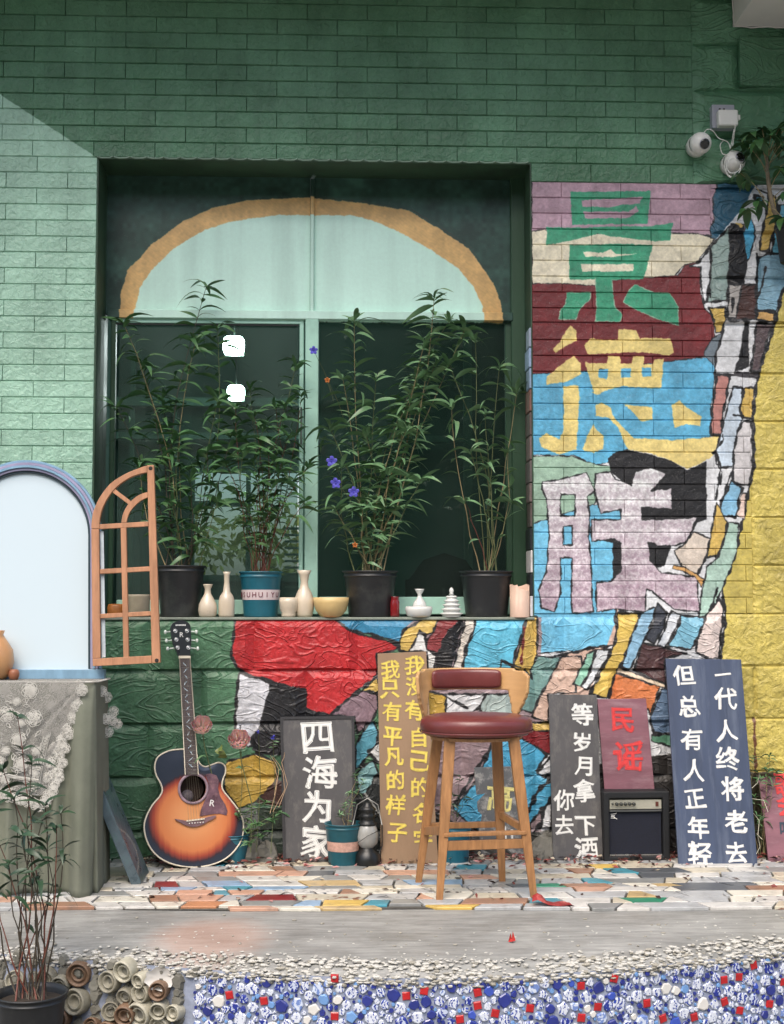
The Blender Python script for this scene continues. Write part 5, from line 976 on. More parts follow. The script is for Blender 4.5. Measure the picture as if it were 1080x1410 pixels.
# lace
def netmat():
    m = bpy.data.materials.new('lace_net'); m.use_nodes = True; tt = m.node_tree; N, K = tt.nodes, tt.links; b = N['Principled BSDF']; b.inputs['Base Color'].default_value = L4((158, 156, 150)); b.inputs['Roughness'].default_value = .9
    tc = N.new('ShaderNodeTexCoord'); v = N.new('ShaderNodeTexVoronoi'); v.feature = 'DISTANCE_TO_EDGE'; v.inputs['Scale'].default_value = 200; K.new(tc.outputs['Object'], v.inputs[0]); mr = N.new('ShaderNodeMapRange'); mr.inputs[1].default_value = .05; mr.inputs[2].default_value = .12; mr.inputs[3].default_value = 1; mr.inputs[4].default_value = .35; K.new(v.outputs[0], mr.inputs[0]); K.new(mr.outputs[0], b.inputs['Alpha']); return m
net = netmat(); thread = M('lace_thread', (196, 194, 186), rough=.8, var=.1, scale=60); YL = TY0 - .034
lt = empty('lace_tablecloth', (TXr - .2, TY0, TZ), 'white floral lace overlay with scalloped edge hanging over the table corner', 'lace cloth')
def inl(o): o.location -= lt.location; return o
outl = [(-70, 936), (118, 938), (113, 955), (104, 975), (96, 992), (88, 1010), (82, 1030), (77, 1050), (72, 1075), (62, 1095), (50, 1096), (20, 1088), (-5, 1088), (-30, 1090), (-70, 1086)]
pz = [P(u, v, YL) for u, v in outl]
b = MB(); b.add([(p.x, YL + .012 * math.sin(p.x * 22), p.z) for p in pz], [tuple(range(len(pz)))]); inl(b.build('net', net, lt))
b = MB(); b.add([(TXr - .62, TY0 - .02, TZ + .005), (TXr + .01, TY0 - .02, TZ + .005), (TXr + .015, TY1 - .02, TZ + .005), (TXr - .62, TY1 - .02, TZ + .005)], [(0, 1, 2, 3)]); inl(b.build('net', net, lt))
def rose_mesh(seed, r, disc=True):
    rr = random.Random(seed); b = MB()
    for ring, n in ((1.0, 7), (.78, 6), (.55, 5), (.3, 4)):
        for k in range(n):
            a = 2 * math.pi * (k + rr.uniform(-.1, .1)) / n + ring * 3; cx, cz = r * ring * .62 * math.cos(a), r * ring * .62 * math.sin(a); pr_ = r * ring * .48
            b.tube([(cx + pr_ * math.cos(q), -.001 - .002 * (1 - ring), cz + pr_ * math.sin(q)) for q in np.linspace(a - 2.2, a + 2.2, 8)], .0011 + .0003 * (ring < .9), 4)
    b.lathe([(r * .10, 0), (r * .06, .002), (.0003, .002)], 7, (0, 0, 0), 'y')
    n = 14
    if disc: b.add([(0, 0, 0)] + [(r * .72 * math.cos(2*math.pi*k/n) * (1 + .12 * math.sin(k * 2.4)), .0014, r * .72 * math.sin(2*math.pi*k/n) * (1 + .12 * math.sin(k * 2.4))) for k in range(n)], [(0, 1 + (k+1) % n, 1 + k) for k in range(n)])
    return b
rose_m = [rose_mesh(i, .026).mesh('lace_rose', thread) for i in range(3)]; med_m = [rose_mesh(9 + i, .021, False).mesh('lace_medallion', thread) for i in range(2)]
for i, (u, v, s) in enumerate([(6, 950, 1), (42, 951, 1.15), (10, 983, 1.1), (47, 989, 1.15), (26, 1019, 1), (30, 1053, 1), (-2, 1046, 1), (-30, 960, 1), (-28, 1010, 1.1), (-35, 1055, 1), (-55, 985, 1), (75, 946, .8), (70, 972, .8), (24, 966, .6), (62, 1012, .75), (50, 1034, .7), (8, 1034, .7), (8, 1072, .8), (48, 1064, .75), (30, 996, .55)]):
    p = P(u, v, YL - .003); inl(raw('lace_rose', rose_m[i % 3], lt, (p.x, YL + .012 * math.sin(p.x * 22) - .004, p.z), (0, i * 1.3, 0), (s, s * .5, s)))
lr = random.Random(8)
for u, v in [(109, 945), (103, 963), (98, 981), (90, 1001), (84, 1021), (81, 1041), (78, 1062), (74, 1080), (66, 1096), (55, 1110), (38, 1102), (20, 1098), (3, 1094), (-14, 1096), (-32, 1098), (-50, 1096), (113, 950), (106, 972), (101, 990), (95, 1010), (88, 1031), (85, 1051), (80, 1071), (72, 1090), (62, 1104), (48, 1107), (29, 1101), (12, 1097), (-6, 1096), (100, 950), (93, 968), (88, 985), (80, 1008), (74, 1030), (68, 1050), (66, 1070)]:
    p = P(u, v, YL - .002); inl(raw('lace_medallion', med_m[int(u) % 2], lt, (p.x, YL + .012 * math.sin(p.x * 22) - .003, p.z), (0, lr.uniform(0, 6), 0), (lr.uniform(.85, 1.1), .4, lr.uniform(.85, 1.1))))
for u, v, Y in [(140, 952, TY0 + .1), (147, 960, TY0 + .2), (156, 980, TY0 + .22), (161, 997, TY0 + .24), (149, 1008, TY0 + .2), (146, 990, TY0 + .15), (154, 992, TY0 + .2)]:
    p = P(u, v, Y); inl(raw('lace_medallion', med_m[0], lt, p, (0, lr.uniform(0, 6), .3), (.95, .4, .95)))
b = MB()   # leaf sprays and the braided band between the roses
for i in range(110):
    u, v = lr.uniform(-60, 100), lr.uniform(945, 1090)
    if u > 112 - (v - 940) * .34: continue
    p = P(u, v, YL); y = YL + .012 * math.sin(p.x * 22) - .004; a = lr.uniform(0, 6.3); L = lr.uniform(.012, .022); dx, dz = math.cos(a), math.sin(a)
    b.tube([(p.x, y, p.z), (p.x + dx * L - dz * .006, y, p.z + dz * L + dx * .006), (p.x + dx * L * 1.6, y, p.z + dz * L * 1.6), (p.x + dx * L + dz * .006, y, p.z + dz * L - dx * .006), (p.x, y, p.z)], .0013, 4)
for ln_ in ([(84, 942), (78, 962), (70, 985), (62, 1008), (56, 1030), (52, 1050), (48, 1070), (46, 1085)], [(46, 1074), (20, 1070), (0, 1066), (-40, 1070)]):
    for k in (0, 4, 8): q = [P(u + k, v, YL) for u, v in ln_]; b.tube([(p.x, YL + .012 * math.sin(p.x * 22) - .004, p.z) for p in q], .0014, 4)
    for i in range(40):
        f = i / 40 * (len(ln_) - 1); k = int(f); a = lerp2(ln_[k], ln_[k+1], f - k); p = P(a[0] + 4, a[1], YL); y = YL + .012 * math.sin(p.x * 22) - .004; b.tube([(p.x + .007 * math.cos(q), y, p.z + .006 * math.sin(q)) for q in np.linspace(0, 6.28, 7)], .0011, 3)
inl(b.build('lace_sprays', thread, lt)); b = MB(); b.tube([(TXr - .65, TY0 - .03, TZ + .003), (TXr - .02, TY0 - .03, TZ + .003), (TXr + .012, TY0 + .0, TZ + .003), (TXr + .02, TY1 - .05, TZ + .003)], .0035, 5); inl(b.build('lace_hem', thread, lt))
# mirror
MY = TY0 + .19; pl = Pl((P(37, 935, MY).x, MY, TZ + .004), (-.035, 0, 0)); t = empty('arched_mirror', pl.b, 'arched mirror painted sky white in a ribbed blue frame standing on the lace table', 'mirror', rot=pl.rot)
def arch(r, vb, n=40, uc=37.0, vc=737.0): return pl.ls([(uc + r, vb)] + [(uc + r * math.cos(a), vc - r * math.sin(a)) for a in np.linspace(0, math.pi, n)] + [(uc - r, vb)])
bluef = M('blue_frame_paint', (124, 158, 182), rough=.35, var=.18, scale=20, stretch=(1, 1, .3), coat=.2); mv = M('mauve_frame_paint', (150, 146, 172), rough=.35, var=.15)
for r0, r1, y, m in ((103, 99.5, -.012, bluef), (99.3, 95.5, -.020, mv), (95.3, 92, -.026, bluef), (91.8, 88.5, -.018, mv), (88.3, 85, -.010, M('dark_teal_edge', (44, 62, 70), rough=.4))):
    b = MB(); b.band(arch(r0, 921), arch(r1, 921), y, .02); o = b.build('frame_moulding', m, t, fix=True); bevel(o, .0012, 1)
q = pl.ls([(-70, 921.5), (145, 921.5), (145, 935), (-70, 935)]); b = MB(); b.prism(q, -.022, .022); bevel(b.build('base_rail', bluef, t, fix=True), .003, 2)
mg = bpy.data.materials.new('mirror_face'); mg.use_nodes = True; e = mg.node_tree.nodes['Principled BSDF']; e.inputs['Base Color'].default_value = L4((204, 220, 228)); e.inputs['Roughness'].default_value = .12; e.inputs['Metallic'].default_value = .0; e.inputs['Coat Weight'].default_value = 1  # pale sky reflection painted in as the face's flat base colour
q = arch(86, 921.5); b = MB(); b.prism(q, .0, .006); b.build('mirror_face', mg, t, fix=True)
# tan jug and a little clay knob beside the mirror
def ceramic(name, u, v, Y, prof, m, label, cat, group=None, sc=1, base_z=None, extra=None):
    p = P(u, v, Y); z0 = p.z if base_z is None else base_z; t = empty(name, (p.x, Y, z0), label, cat, group); s = sc / SC(Y)
    b = MB(); b.lathe([(max(r, .02) * s, z * s) for r, z in prof], 32); o = b.build('body', m, t)
    if extra: extra(t, s)
    return t
glz = M('cream_glaze', (206, 192, 170), rough=.3, var=.1, scale=12, coat=.4, dirt=(150, 130, 104), dirt_amt=.35, dscale=6, bump=.1); wht = M('white_glaze', (214, 214, 208), rough=.25, var=.06, coat=.4, bump=.08); tanm = M('tan_clay', (190, 142, 96), rough=.45, var=.12, coat=.2); straw = M('straw_glaze', (206, 178, 122), rough=.4, var=.1, scale=10, dirt=(160, 128, 84), dirt_amt=.3)
ceramic('clay_jug', -8, 935, TY0 + .12, [(0, 0), (14, 0), (22, 8), (26, 24), (24, 40), (15, 54), (11, 60), (13, 66), (11, 66), (9, 60)], tanm, 'tan clay jug at the left edge standing on the lace table', 'jug', base_z=TZ + .006)
ceramic('clay_cup', 19, 935, TY0 + .10, [(0, 0), (5, 0), (7, 4), (7.5, 9), (6, 13), (4, 14), (0, 14)], M('brown_clay', (140, 88, 62), rough=.5), 'tiny brown clay pot beside the tan jug', 'cup', base_z=TZ + .006)
# wooden arch sash
AY = TY0 + .13; pl = Pl((P(172, 915, AY).x, AY, P(172, 915, AY).z), (-.03, 0, 0)); t = empty('wooden_arch_frame', pl.b, 'orange brown wooden quarter arch window frame standing at the mirror edge', 'window frame', rot=pl.rot)
orw = M('orange_wood', (176, 128, 96), rough=.5, var=.25, scale=8, stretch=(5, 5, .7), dirt=(132, 84, 56), dirt_amt=.4, dscale=10)
c7 = lambda s: T((3.6, 0, 620), s)
def wp(name, s, y0=-.012, y1=.012): b = MB(); b.prism(pl.ls(c7(s)), y0, y1); o = b.build(name, orw, t, fix=True); bevel(o, .0015, 1)
wp('stile', '731 76 765 74 797 1052 755 1056'); wp('stile', '455 392 493 392 500 1030 461 1034'); wp('bottom_rail', '461 1034 753 1018 754 1056 463 1071', -.0125, .0125)
A = resample([(c[0], c[1]) for c in c7('455 390 458 340 470 292 500 230 552 165 625 118 700 87 730 78')], 26, False); B_ = resample(c7('494 390 497 350 507 300 535 240 582 182 645 138 700 118 731 112'), 26, False)
b = MB(); b.band(pl.ls(A), pl.ls(B_), -.012, .012); bevel(b.build('arch_rail', orw, t, fix=True), .0015, 1)
for s in ('494 368 735 354 736 378 494 392', '496 590 745 576 746 600 496 614', '498 812 749 798 750 820 499 834'): wp('cross_bar', s, -.009, .009)
wp('muntin', '600 386 628 384 640 1026 614 1028', -.0105, .0105)
A = resample(c7('603 360 612 315 635 272 668 238 700 218 733 208'), 14, False); B_ = resample(c7('628 358 638 322 655 292 682 264 706 246 733 234'), 14, False); b = MB(); b.band(pl.ls(A), pl.ls(B_), -.0085, .0085); b.build('inner_arch', orw, t, fix=True)
wp('diagonal_bar', '553 205 570 192 655 256 642 272', -.0082, .0082)
for s in ((749, 91), (779, 1042)):
    x, z = pl.l(s[0] / 3.6, 620 + s[1] / 3.6); b = MB(); b.lathe([(.008, 0), (.008, .001), (.005, .001), (.0002, .0008)], 14, (x, -.012, z), 'y'); b.build('screw_hole', M('dark_hole', (36, 26, 22), rough=.7), t)
b = MB(); b.prism(pl.ls(c7('496 400 512 400 522 1026 504 1028')), .006, .014); b.build('white_strip', M('white_strip', (188, 200, 206), rough=.4), t, fix=True)
# leaning blue slab
f0, f1 = G(182, 1222, 0), P(133, 1104, G(182, 1222, 0).y); d_ = Vector((f1.x - f0.x, 0, f1.z - f0.z)); L_ = d_.length * 1.0; an = math.atan2(d_.z, d_.x); t = empty('blue_slab', (f0.x, f0.y, 0), 'thick blue and teal painted slab leaning against the clothed table', 'slab', rot=(0, -(an - math.pi) - 0, 0))
b = MB(); b.box((-L_ * 1.5, 0, 0), (0, .22, .040)); o = b.build('slab', M('blue_slab_paint', (82, 98, 106), rough=.3, var=.4, scale=12, dirt=(40, 84, 66), dscale=6, dirt_amt=.9, bump=.7, bscale=30, dist=.006, coat=.4), t); bevel(o, .004, 2)
t.rotation_euler = (0, math.pi - an, 0); 
# ------------------------------------------------ ceramics on the sill
SB = SILLZ
def onsill(name, u, Y, prof, m, label, cat, group='ceramics on the window sill', extra=None): return ceramic(name, u, 846, Y, prof, m, label, cat, group, base_z=SB + .0005, extra=extra)
onsill('vase', 286, .03, [(0, 0), (10, 0), (12, 3), (13, 10), (12, 18), (8, 26), (4.5, 32), (4, 38), (6, 43), (7, 45), (5.5, 45), (3, 38)], glz, 'small cream bottle vase right of the left black pot', 'vase')
onsill('vase', 312, .03, [(0, 0), (10, 0), (11, 3), (11, 22), (9, 29), (5, 35), (3.6, 48), (4, 58), (5.5, 62), (4, 62), (2.5, 55)], glz, 'tall cream bottle vase with slender neck left of the teal sill pot', 'vase')
onsill('cup', 397.5, .02, [(0, 0), (9, 0), (10, 3), (9.5, 6), (12, 10), (13, 20), (12.5, 27), (11, 27), (11, 20), (8, 10), (0, 8)], glz, 'short cream footed cup right of the teal sill pot', 'cup')
onsill('vase', 419, .05, [(0, 0), (11, 0), (12, 4), (14, 14), (13.5, 24), (10, 34), (6, 41), (5, 48), (7, 58), (10, 64), (8.5, 64), (5, 56)], glz, 'tallest cream vase with flared lip standing before the mullion', 'vase')
onsill('bowl', 456, .02, [(0, 0), (13, 0), (15, 2), (21, 9), (24, 20), (24.5, 27), (22.5, 27), (21, 20), (14, 8), (0, 5)], straw, 'straw coloured bowl left of the middle black pot', 'bowl')
def wick(t, s): b = MB(); b.tube([(0, 0, 24 * s), (0, 0, 30 * s)], .001); b.build('wick', dk, t)
onsill('candle_jar', 544, .04, [(0, 0), (6.2, 0), (6.5, 3), (6.5, 20), (5.5, 23), (5.5, 27), (6, 28), (4.5, 28), (4, 20), (0, 18)], M('red_glass', (120, 28, 32), rough=.15, coat=.6, var=.2), 'small red glass candle jar right of the middle black pot', 'jar', extra=wick)
onsill('dish', 577, .02, [(0, 0), (14, 0), (17, 3), (19, 10), (18.5, 14), (16, 15), (15, 10), (0, 7)], wht, 'small white dish holding the white bud vase', 'dish')
ceramic('bud_vase', 578, 832, .03, [(0, 0), (9, 1), (10.5, 5), (8, 12), (3.5, 18), (2.5, 22), (6, 28), (6.6, 30), (5, 30), (1.5, 23)], wht, 'white bud vase with flared neck standing in the white dish', 'vase', base_z=SB + .0285)
def tiers(t, s):
    for i, (r, z) in enumerate(((15.5, 3), (14, 9), (12.3, 15), (10.3, 20.5), (8, 26))): b = MB(); b.lathe([(r * .8 * s, (z - 3) * s), (r * .82 * s, z * s), (r * s, (z + 1) * s), (r * s, (z + 2.2) * s), (r * .75 * s, (z + 3.4) * s)], 28); b.build('tier', wht, t)
    b = MB(); b.lathe([(.004, 30 * s), (4 * s, 31 * s), (2.2 * s, 33 * s), (3.4 * s, 36 * s), (2.4 * s, 39 * s), (.001, 41 * s)], 18); b.build('finial', wht, t)
onsill('pagoda_jar', 622, .02, [(0, 0), (13, 0), (11, 6), (10, 14), (8, 22), (6, 28), (0, 31)], wht, 'white tiered pagoda shaped jar beside the right black pot', 'jar', extra=tiers)
# broken cream cylinder
t = empty('broken_cylinder', (P(716, 846, .02).x, .02, SB), 'cream clay cylinder with a chipped rim at the right end of the sill', 'vessel', 'ceramics on the window sill'); b = MB(); n = 32; s = 1 / SC(.02); r = 13.5 * s
vs = []
for rr_ in (r, r * .88):
    for k in range(n):
        q = 2 * math.pi * k / n; top = (44 - (7 if -1.3 < math.atan2(math.sin(q + .6), math.cos(q + .6)) < .2 else 0) + 1.5 * math.sin(q * 3)) * s; vs += [(rr_ * math.cos(q), rr_ * math.sin(q), .0 if rr_ == r else .01), (rr_ * math.cos(q), rr_ * math.sin(q), top)]
fs = [(2*k, 2*((k+1) % n), 2*((k+1) % n) + 1, 2*k + 1) for k in range(n)] + [(2*n+2*k, 2*n+2*k+1, 2*n+2*((k+1) % n)+1, 2*n+2*((k+1) % n)) for k in range(n)] + [(2*k+1, 2*((k+1) % n)+1, 2*n+2*((k+1) % n)+1, 2*n+2*k+1) for k in range(n)]
b.add(vs, fs, True); b.build('body', M('pink_clay', (206, 176, 156), rough=.55, var=.1), t)
ceramic('cylinder_pot', 191, 846, .04, [(0, 0), (13, 0), (15, 3), (15, 28), (16, 31), (14.5, 31), (14, 25), (0, 20)], M('grey_cream_glaze', (168, 156, 134), rough=.45, var=.2), 'grey cream cylinder pot seen through the wooden arch frame', 'pot', 'ceramics on the window sill', base_z=SB)
ceramic('ochre_box_jar', 160, 846, .08, [(0, 0), (11, 0), (12, 3), (12, 15), (10, 18), (0, 18)], M('ochre_clay', (160, 98, 44), rough=.5, var=.2), 'small ochre jar seen through the left opening of the wooden arch frame', 'jar', 'ceramics on the window sill', base_z=SB)
# ------------------------------------------------ plants
def leaf_mesh(name, L, W, arch_, m, seg=6, cup=.25, tipx=0):
    b = MB(); vs = []
    for i in range(seg + 1):
        f = i / seg; w = W * (math.sin(math.pi * min(1, f * .97 + .03)) ** .8) * (1 - .35 * f) * .5; x = L * (f - .12 * arch_ * f * f); z = L * arch_ * (.45 * f - .95 * f * f)
        vs += [(x, -w, z + w * cup), (x, 0, z), (x, w, z + w * cup)]
    fs = [(3*i+k, 3*i+3+k, 3*i+4+k, 3*i+1+k) for i in range(seg) for k in (0, 1)]
    b.add(vs, fs, True); return b.mesh(name, m)
def leafmat(name, c, c2):
    m = M(name, c, rough=.42, var=.35, scale=8, bump=.1, dirt=c2, dirt_amt=.5, dscale=20); N = m.node_tree.nodes['Principled BSDF']; N.inputs['Subsurface Weight'].default_value = 0; return m
lg = leafmat('dark_leaf', (66, 104, 64), (116, 136, 80)); lg2 = leafmat('grey_green_leaf', (96, 132, 92), (130, 142, 100)); lg3 = leafmat('deep_leaf', (36, 62, 40), (60, 84, 48))
leaves = {k: [leaf_mesh('leaf', L, W, a, m) for L, W, a in ((.10, .026, .55), (.12, .027, .9), (.085, .023, .3), (.13, .026, 1.15), (.07, .021, .5))] for k, m in (('d', lg), ('g', lg2), ('x', lg3))}
stemg = M('green_stem', (96, 104, 66), rough=.6, var=.25, scale=20); stemr = M('red_brown_stem', (104, 60, 48), rough=.6, var=.3, scale=20); stemt = M('tan_stem', (142, 128, 92), rough=.6, var=.25, scale=20); stemd = M('dark_stem', (64, 56, 44), rough=.6, var=.25, scale=20)
soilm = M('soil', (46, 38, 30), rough=.95, var=.4, scale=60, bump=.8); blackp = M('black_plastic', (34, 36, 38), rough=.45, var=.2, scale=8, dirt=(84, 86, 80), dirt_amt=.45, dscale=7); tealp = M('teal_plastic', (30, 98, 116), rough=.4, var=.15, scale=6, dirt=(30, 66, 66), dirt_amt=.5); petal = M('violet_petal', (96, 92, 200), rough=.5, var=.2, scale=40)
def potbuild(t, r, h, m, band=None, text=None, seed=0, taper=.80):
    b = MB(); b.lathe([(.001, .004), (r * taper * .96, .004), (r * taper * .98, 0), (r * taper, .004), (r * taper * 1.01, h * .1), (r * .955, h * .86), (r * .965, h * .87), (r * 1.0, h * .885), (r * 1.0, h * .90), (r * .97, h * .91), (r * .985, h * .965), (r * 1.04, h * .975), (r * 1.045, h), (r * .98, h), (r * .93, h * .93), (r * .9, h * .8)], 40); pot = b.build('pot', m, t)
    b = MB(); b.lathe([(r * .92, h * .86), (r * .6, h * .88), (.001, h * .9)], 20); b.build('soil', soilm, t)
    if band:
        zz = [h * .38, h * .60]; b = MB(); a0, a1 = band[1], band[2]; rr_ = lambda z: (r * taper * 1.01 + (r * .955 - r * taper * 1.01) * (z - h * .1) / (h * .76)) + .0012
        N_ = 24; vs = [(rr_(z) * math.cos(a0 + (a1 - a0) * i / N_), rr_(z) * math.sin(a0 + (a1 - a0) * i / N_), z) for i in range(N_ + 1) for z in zz]; b.add(vs, [(2*i, 2*i+2, 2*i+3, 2*i+1) for i in range(N_)], True); lb = b.build('paper_band', band[0], pot)
        if text:
            for k, ch in enumerate(text[0]):
                a = text[1] + k * text[2]; rr0 = rr_(h * .49) + .0008; g = glyph(ch, text[3], jit=0.004, bold=.012, ext=.0006)
                if g: g.build('printed_letter', text[4], lb, loc=(rr0 * math.cos(a), rr0 * math.sin(a), h * .49), rot=(0, 0, a + math.pi / 2))
    return pot
LN = {}; LB = {}
def place_leaf(t, p, az, tilt, kind, rr, s=1.0):
    LN[t.name] = LN.get(t.name, 0) + 1
    if LN[t.name] > 285:
        me = rr.choice(leaves[kind]); Mx = Matrix.Translation(p) @ Euler((rr.uniform(-.9, .9), -tilt, az)).to_matrix().to_4x4() @ Matrix.Scale(s * 1.12, 4)
        LB.setdefault((t.name, me.materials[0].name), (t, MB()))[1].add([Mx @ v.co for v in me.vertices], [tuple(q.vertices) for q in me.polygons], True); return
    o = bpy.data.objects.new('leaf', rr.choice(leaves[kind])); o.parent = t; o.location = p; o.rotation_euler = Euler((rr.uniform(-.9, .9), -tilt, az)); o.scale = (s * 1.12,) * 3; link(o)
def plant(name, label, base, r, h, potm, stems, kind, stemm, seed, band=None, text=None, dens=.036, start=.3, lscale=1, group=None, thick=.003, side=.0, cat='potted plant', maxleaf=1400, ymax=None, cluster=6):
    """stems: list of (top u, top v, depth)"""
    rr = random.Random(seed); t = empty(name, base, label, cat, group)
    if r: potbuild(t, r, h, potm, band, text)
    cnt = 0
    for (u, v, Y) in stems:
        tip = P(u, v, Y) - Vector(base); a = rr.uniform(0, 6.28); q = rr.uniform(0, (r or .05) * .6); b0 = Vector((q * math.cos(a) + tip.x * .12, q * math.sin(a) * .6, h * .86)); n = 9; bow = Vector((rr.uniform(-.05, .05), rr.uniform(-.02, .02), 0)); pts = []
        L = (tip - b0).length
        for i in range(n): f = i / (n - 1); p = b0.lerp(tip, f) + bow * math.sin(f * math.pi) * L * 1.6 + Vector((rr.uniform(-.006, .006), rr.uniform(-.004, .004), 0)) * (0 < i < n - 1) + Vector((tip.x - b0.x, 0, 0)) * (f * f - f) * .18; pts.append(p)
        sm = stemm if not isinstance(stemm, (list, tuple)) else rr.choice(stemm)
        b = MB(); b.tube(pts, [thick * (1 - .6 * i / (n - 1)) for i in range(n)], 5)
        nodes = int(L / dens)
        for k in range(1, nodes):
            f = k / nodes; i = min(n - 2, int(f * (n - 1))); p = pts[i].lerp(pts[i+1], f * (n - 1) - i); b.lathe([(thick * .6, -.003), (thick * 1.35 * (1 - .5 * f), 0), (thick * .6, .003)], 5, p)
        b.build('stem', sm, t)
        az0 = rr.uniform(0, 3.14)
        for k in range(nodes + 1):
            f = k / max(1, nodes)
            if f < start or cnt > maxleaf: continue
            if rr.random() > .35 + .65 * f: continue
            i = min(n - 2, int(f * (n - 1))); p = pts[i].lerp(pts[i+1], f * (n - 1) - i)
            for sgn in (0, math.pi):
                az = az0 + k * math.pi / 2 * .9 + sgn + rr.uniform(-.4, .4)
                if abs(math.sin(az)) > .8: az += .6
                place_leaf(t, p, az, rr.uniform(-.2, .75), kind, rr, lscale * rr.uniform(.6, 1.05) * (.75 + .35 * f)); cnt += 1
        for k in range(cluster):
            if cnt > maxleaf: break
            place_leaf(t, pts[-1] - Vector((0, 0, rr.uniform(0, .02))), k * 6.28 / max(1, cluster) + rr.uniform(-.3, .3), rr.uniform(.1, .95), kind, rr, lscale * rr.uniform(.6, 1.0)); cnt += 1
    return t
def flower(u, v, Y, label, m=petal, r=.024, tilt=0, parent=None):
    p = P(u, v, Y); b = MB()
    for k in range(5):
        a = 2 * math.pi * k / 5 + .3; c, s_ = math.cos(a), math.sin(a); w = r * .42
        b.add([(0, 0, 0), (c * r * .5 - s_ * w, -.006, s_ * r * .5 + c * w), (c * r - s_ * w * .7, -.004, s_ * r + c * w * .7), (c * r * 1.08, -.007, s_ * r * 1.08), (c * r + s_ * w * .7, -.004, s_ * r - c * w * .7), (c * r * .5 + s_ * w, -.006, s_ * r * .5 - c * w)], [(0, 1, 2, 3, 4, 5)])
    b.lathe([(.003, 0), (.006, .006), (.002, .02)], 8, (0, .012, 0), 'y'); o = b.build('flower', m, parent)
    b = MB(); b.tube([(0, .02, 0), (.012, .03, -.03), (.05, .05, -.11), (.09, .08, -.24)], .0012, 4); b.build('flower_stalk', stemg, o); o.location = p - (parent.location if parent else Vector()); o.rotation_euler = (.3, 0, tilt); return o
pd = .10
pY = .095
def sp(u): return P(u, 846, pY).x
sR = 1 / SC(pY)
G1 = 'tall potted plants on the window sill'
plant('potted_plant', 'tall dark leaved plant in the black pot behind the wooden arch frame', (sp(248), pY, SB), 33 * sR, 70 * sR, blackp, [(170, 445, .06), (196, 500, .12), (160, 560, .05), (284, 395, .08), (300, 452, .10), (270, 470, .05), (300, 550, .02), (222, 548, .10), (246, 598, .04), (190, 640, .12), (210, 720, .05), (285, 620, .0), (318, 600, .06), (262, 660, .0), (300, 690, .02), (236, 690, .02), (275, 730, -.02)], 'd', [stemg, stemt, stemd], 1, lscale=1.05, group=G1, start=.16)
pbnd = M('paper_band', (206, 190, 190), rough=.6, var=.08); ink = M('wine_ink', (110, 44, 60), rough=.6)
plant('potted_plant', 'bushy red stemmed plant in a teal pot with a printed paper band on the sill', (sp(359), pY, SB), 29 * sR, 62 * sR, tealp, [(325, 560, .05), (345, 535, .10), (362, 590, .02), (380, 560, .08), (398, 600, .0), (415, 545, .06), (425, 640, .02), (335, 620, -.02), (350, 640, .03), (385, 650, -.03), (405, 660, .05), (420, 690, .0), (330, 680, .05), (312, 640, .02), (370, 620, -.02), (350, 570, .04), (392, 560, .06), (408, 500, .10), (376, 690, -.04), (342, 700, -.02)], 'd', [stemr, stemr, stemg], 2, lscale=.85, group=G1, start=.3, band=(pbnd, -math.pi * 1.02, .06), text=('·SUHUIYU', -2.86, .335, .022, ink), thick=.0026)
p3 = plant('potted_plant', 'tall plant with violet flowers in the middle black pot on the sill', (sp(510), pY, SB), 37 * sR, 63 * sR, blackp, [(488, 440, .06), (472, 520, .10), (518, 520, .02), (598, 410, .05), (620, 440, .08), (585, 470, .02), (640, 455, .10), (575, 520, .04), (455, 590, .02), (470, 640, .0), (560, 590, -.02), (505, 600, .06), (535, 650, .0), (600, 500, .06), (500, 700, -.02), (580, 660, -.02), (565, 560, .05), (462, 700, .0), (545, 700, .03)], 'g', [stemt, stemg, stemt], 3, group=G1, start=.14, lscale=1.05)
plant('potted_plant', 'thin stemmed plant in the right black pot on the sill', (sp(670), pY, SB), 36 * sR, 63 * sR, blackp, [(655, 470, .08), (688, 505, .05), (712, 540, .10), (622, 560, .02), (648, 620, .0), (668, 570, .06), (700, 620, .03), (640, 690, -.02), (705, 690, .04), (672, 640, .0), (618, 500, .06)], 'g', [stemt, stemr, stemg], 4, group=G1, start=.42, dens=.075, lscale=1.0, cluster=5)
for u, v in ((457, 635), (463, 665), (487, 677)): flower(u, v, -.02, '', parent=p3, tilt=random.uniform(-.4, .4))
flower(432, 482, .0, '', parent=p3, r=.018); flower(451, 523, .02, '', m=M('orange_bloom', (200, 120, 60), rough=.5), parent=p3, r=.012); flower(489, 750, -.02, '', m=M('orange_bloom', (200, 120, 60)), parent=p3, r=.012)
for (tn, mn), (t, b) in LB.items(): tag(b.build('leaves', bpy.data.materials[mn], t), kind='stuff')
LB.clear()
# plants standing low
fd = 4.30; fY = fd - DIST; bz = P(44, 1366, fY).z; hz = .19
plant('potted_plant', 'lean red stemmed plant in a black pot below the terrace rim', (P(43, 1366, fY).x, fY, bz - hz), 47 / SC(fY), hz, blackp, [(24, 985, fY + .05), (44, 1050, fY), (78, 1140, fY - .03), (4, 1060, fY + .04), (62, 1110, fY + .02), (-14, 1120, fY), (88, 1180, fY + .02), (30, 1150, fY - .05), (12, 1190, fY - .04), (52, 1215, fY), (70, 1240, fY + .03), (-5, 1230, fY - .02), (20, 1100, fY), (34, 1170, fY - .03), (64, 1170, fY), (84, 1120, fY + .02), (46, 1200, fY - .05), (-2, 1160, fY), (58, 1130, fY + .04)], 'x', [stemr, stemd, stemd], 5, start=.62, lscale=.7, dens=.10, cluster=3, thick=.0032)
b = MB(); gp = (P(43, 1366, fY).x, fY)
b.lathe([(.16, -.45), (.16, bz - hz - .002), (.001, bz - hz - .002)], 20, (gp[0], gp[1], 0)); tag(b.build('plinth', asph), 'round grey concrete plinth under the lower left plant pot', 'plinth')
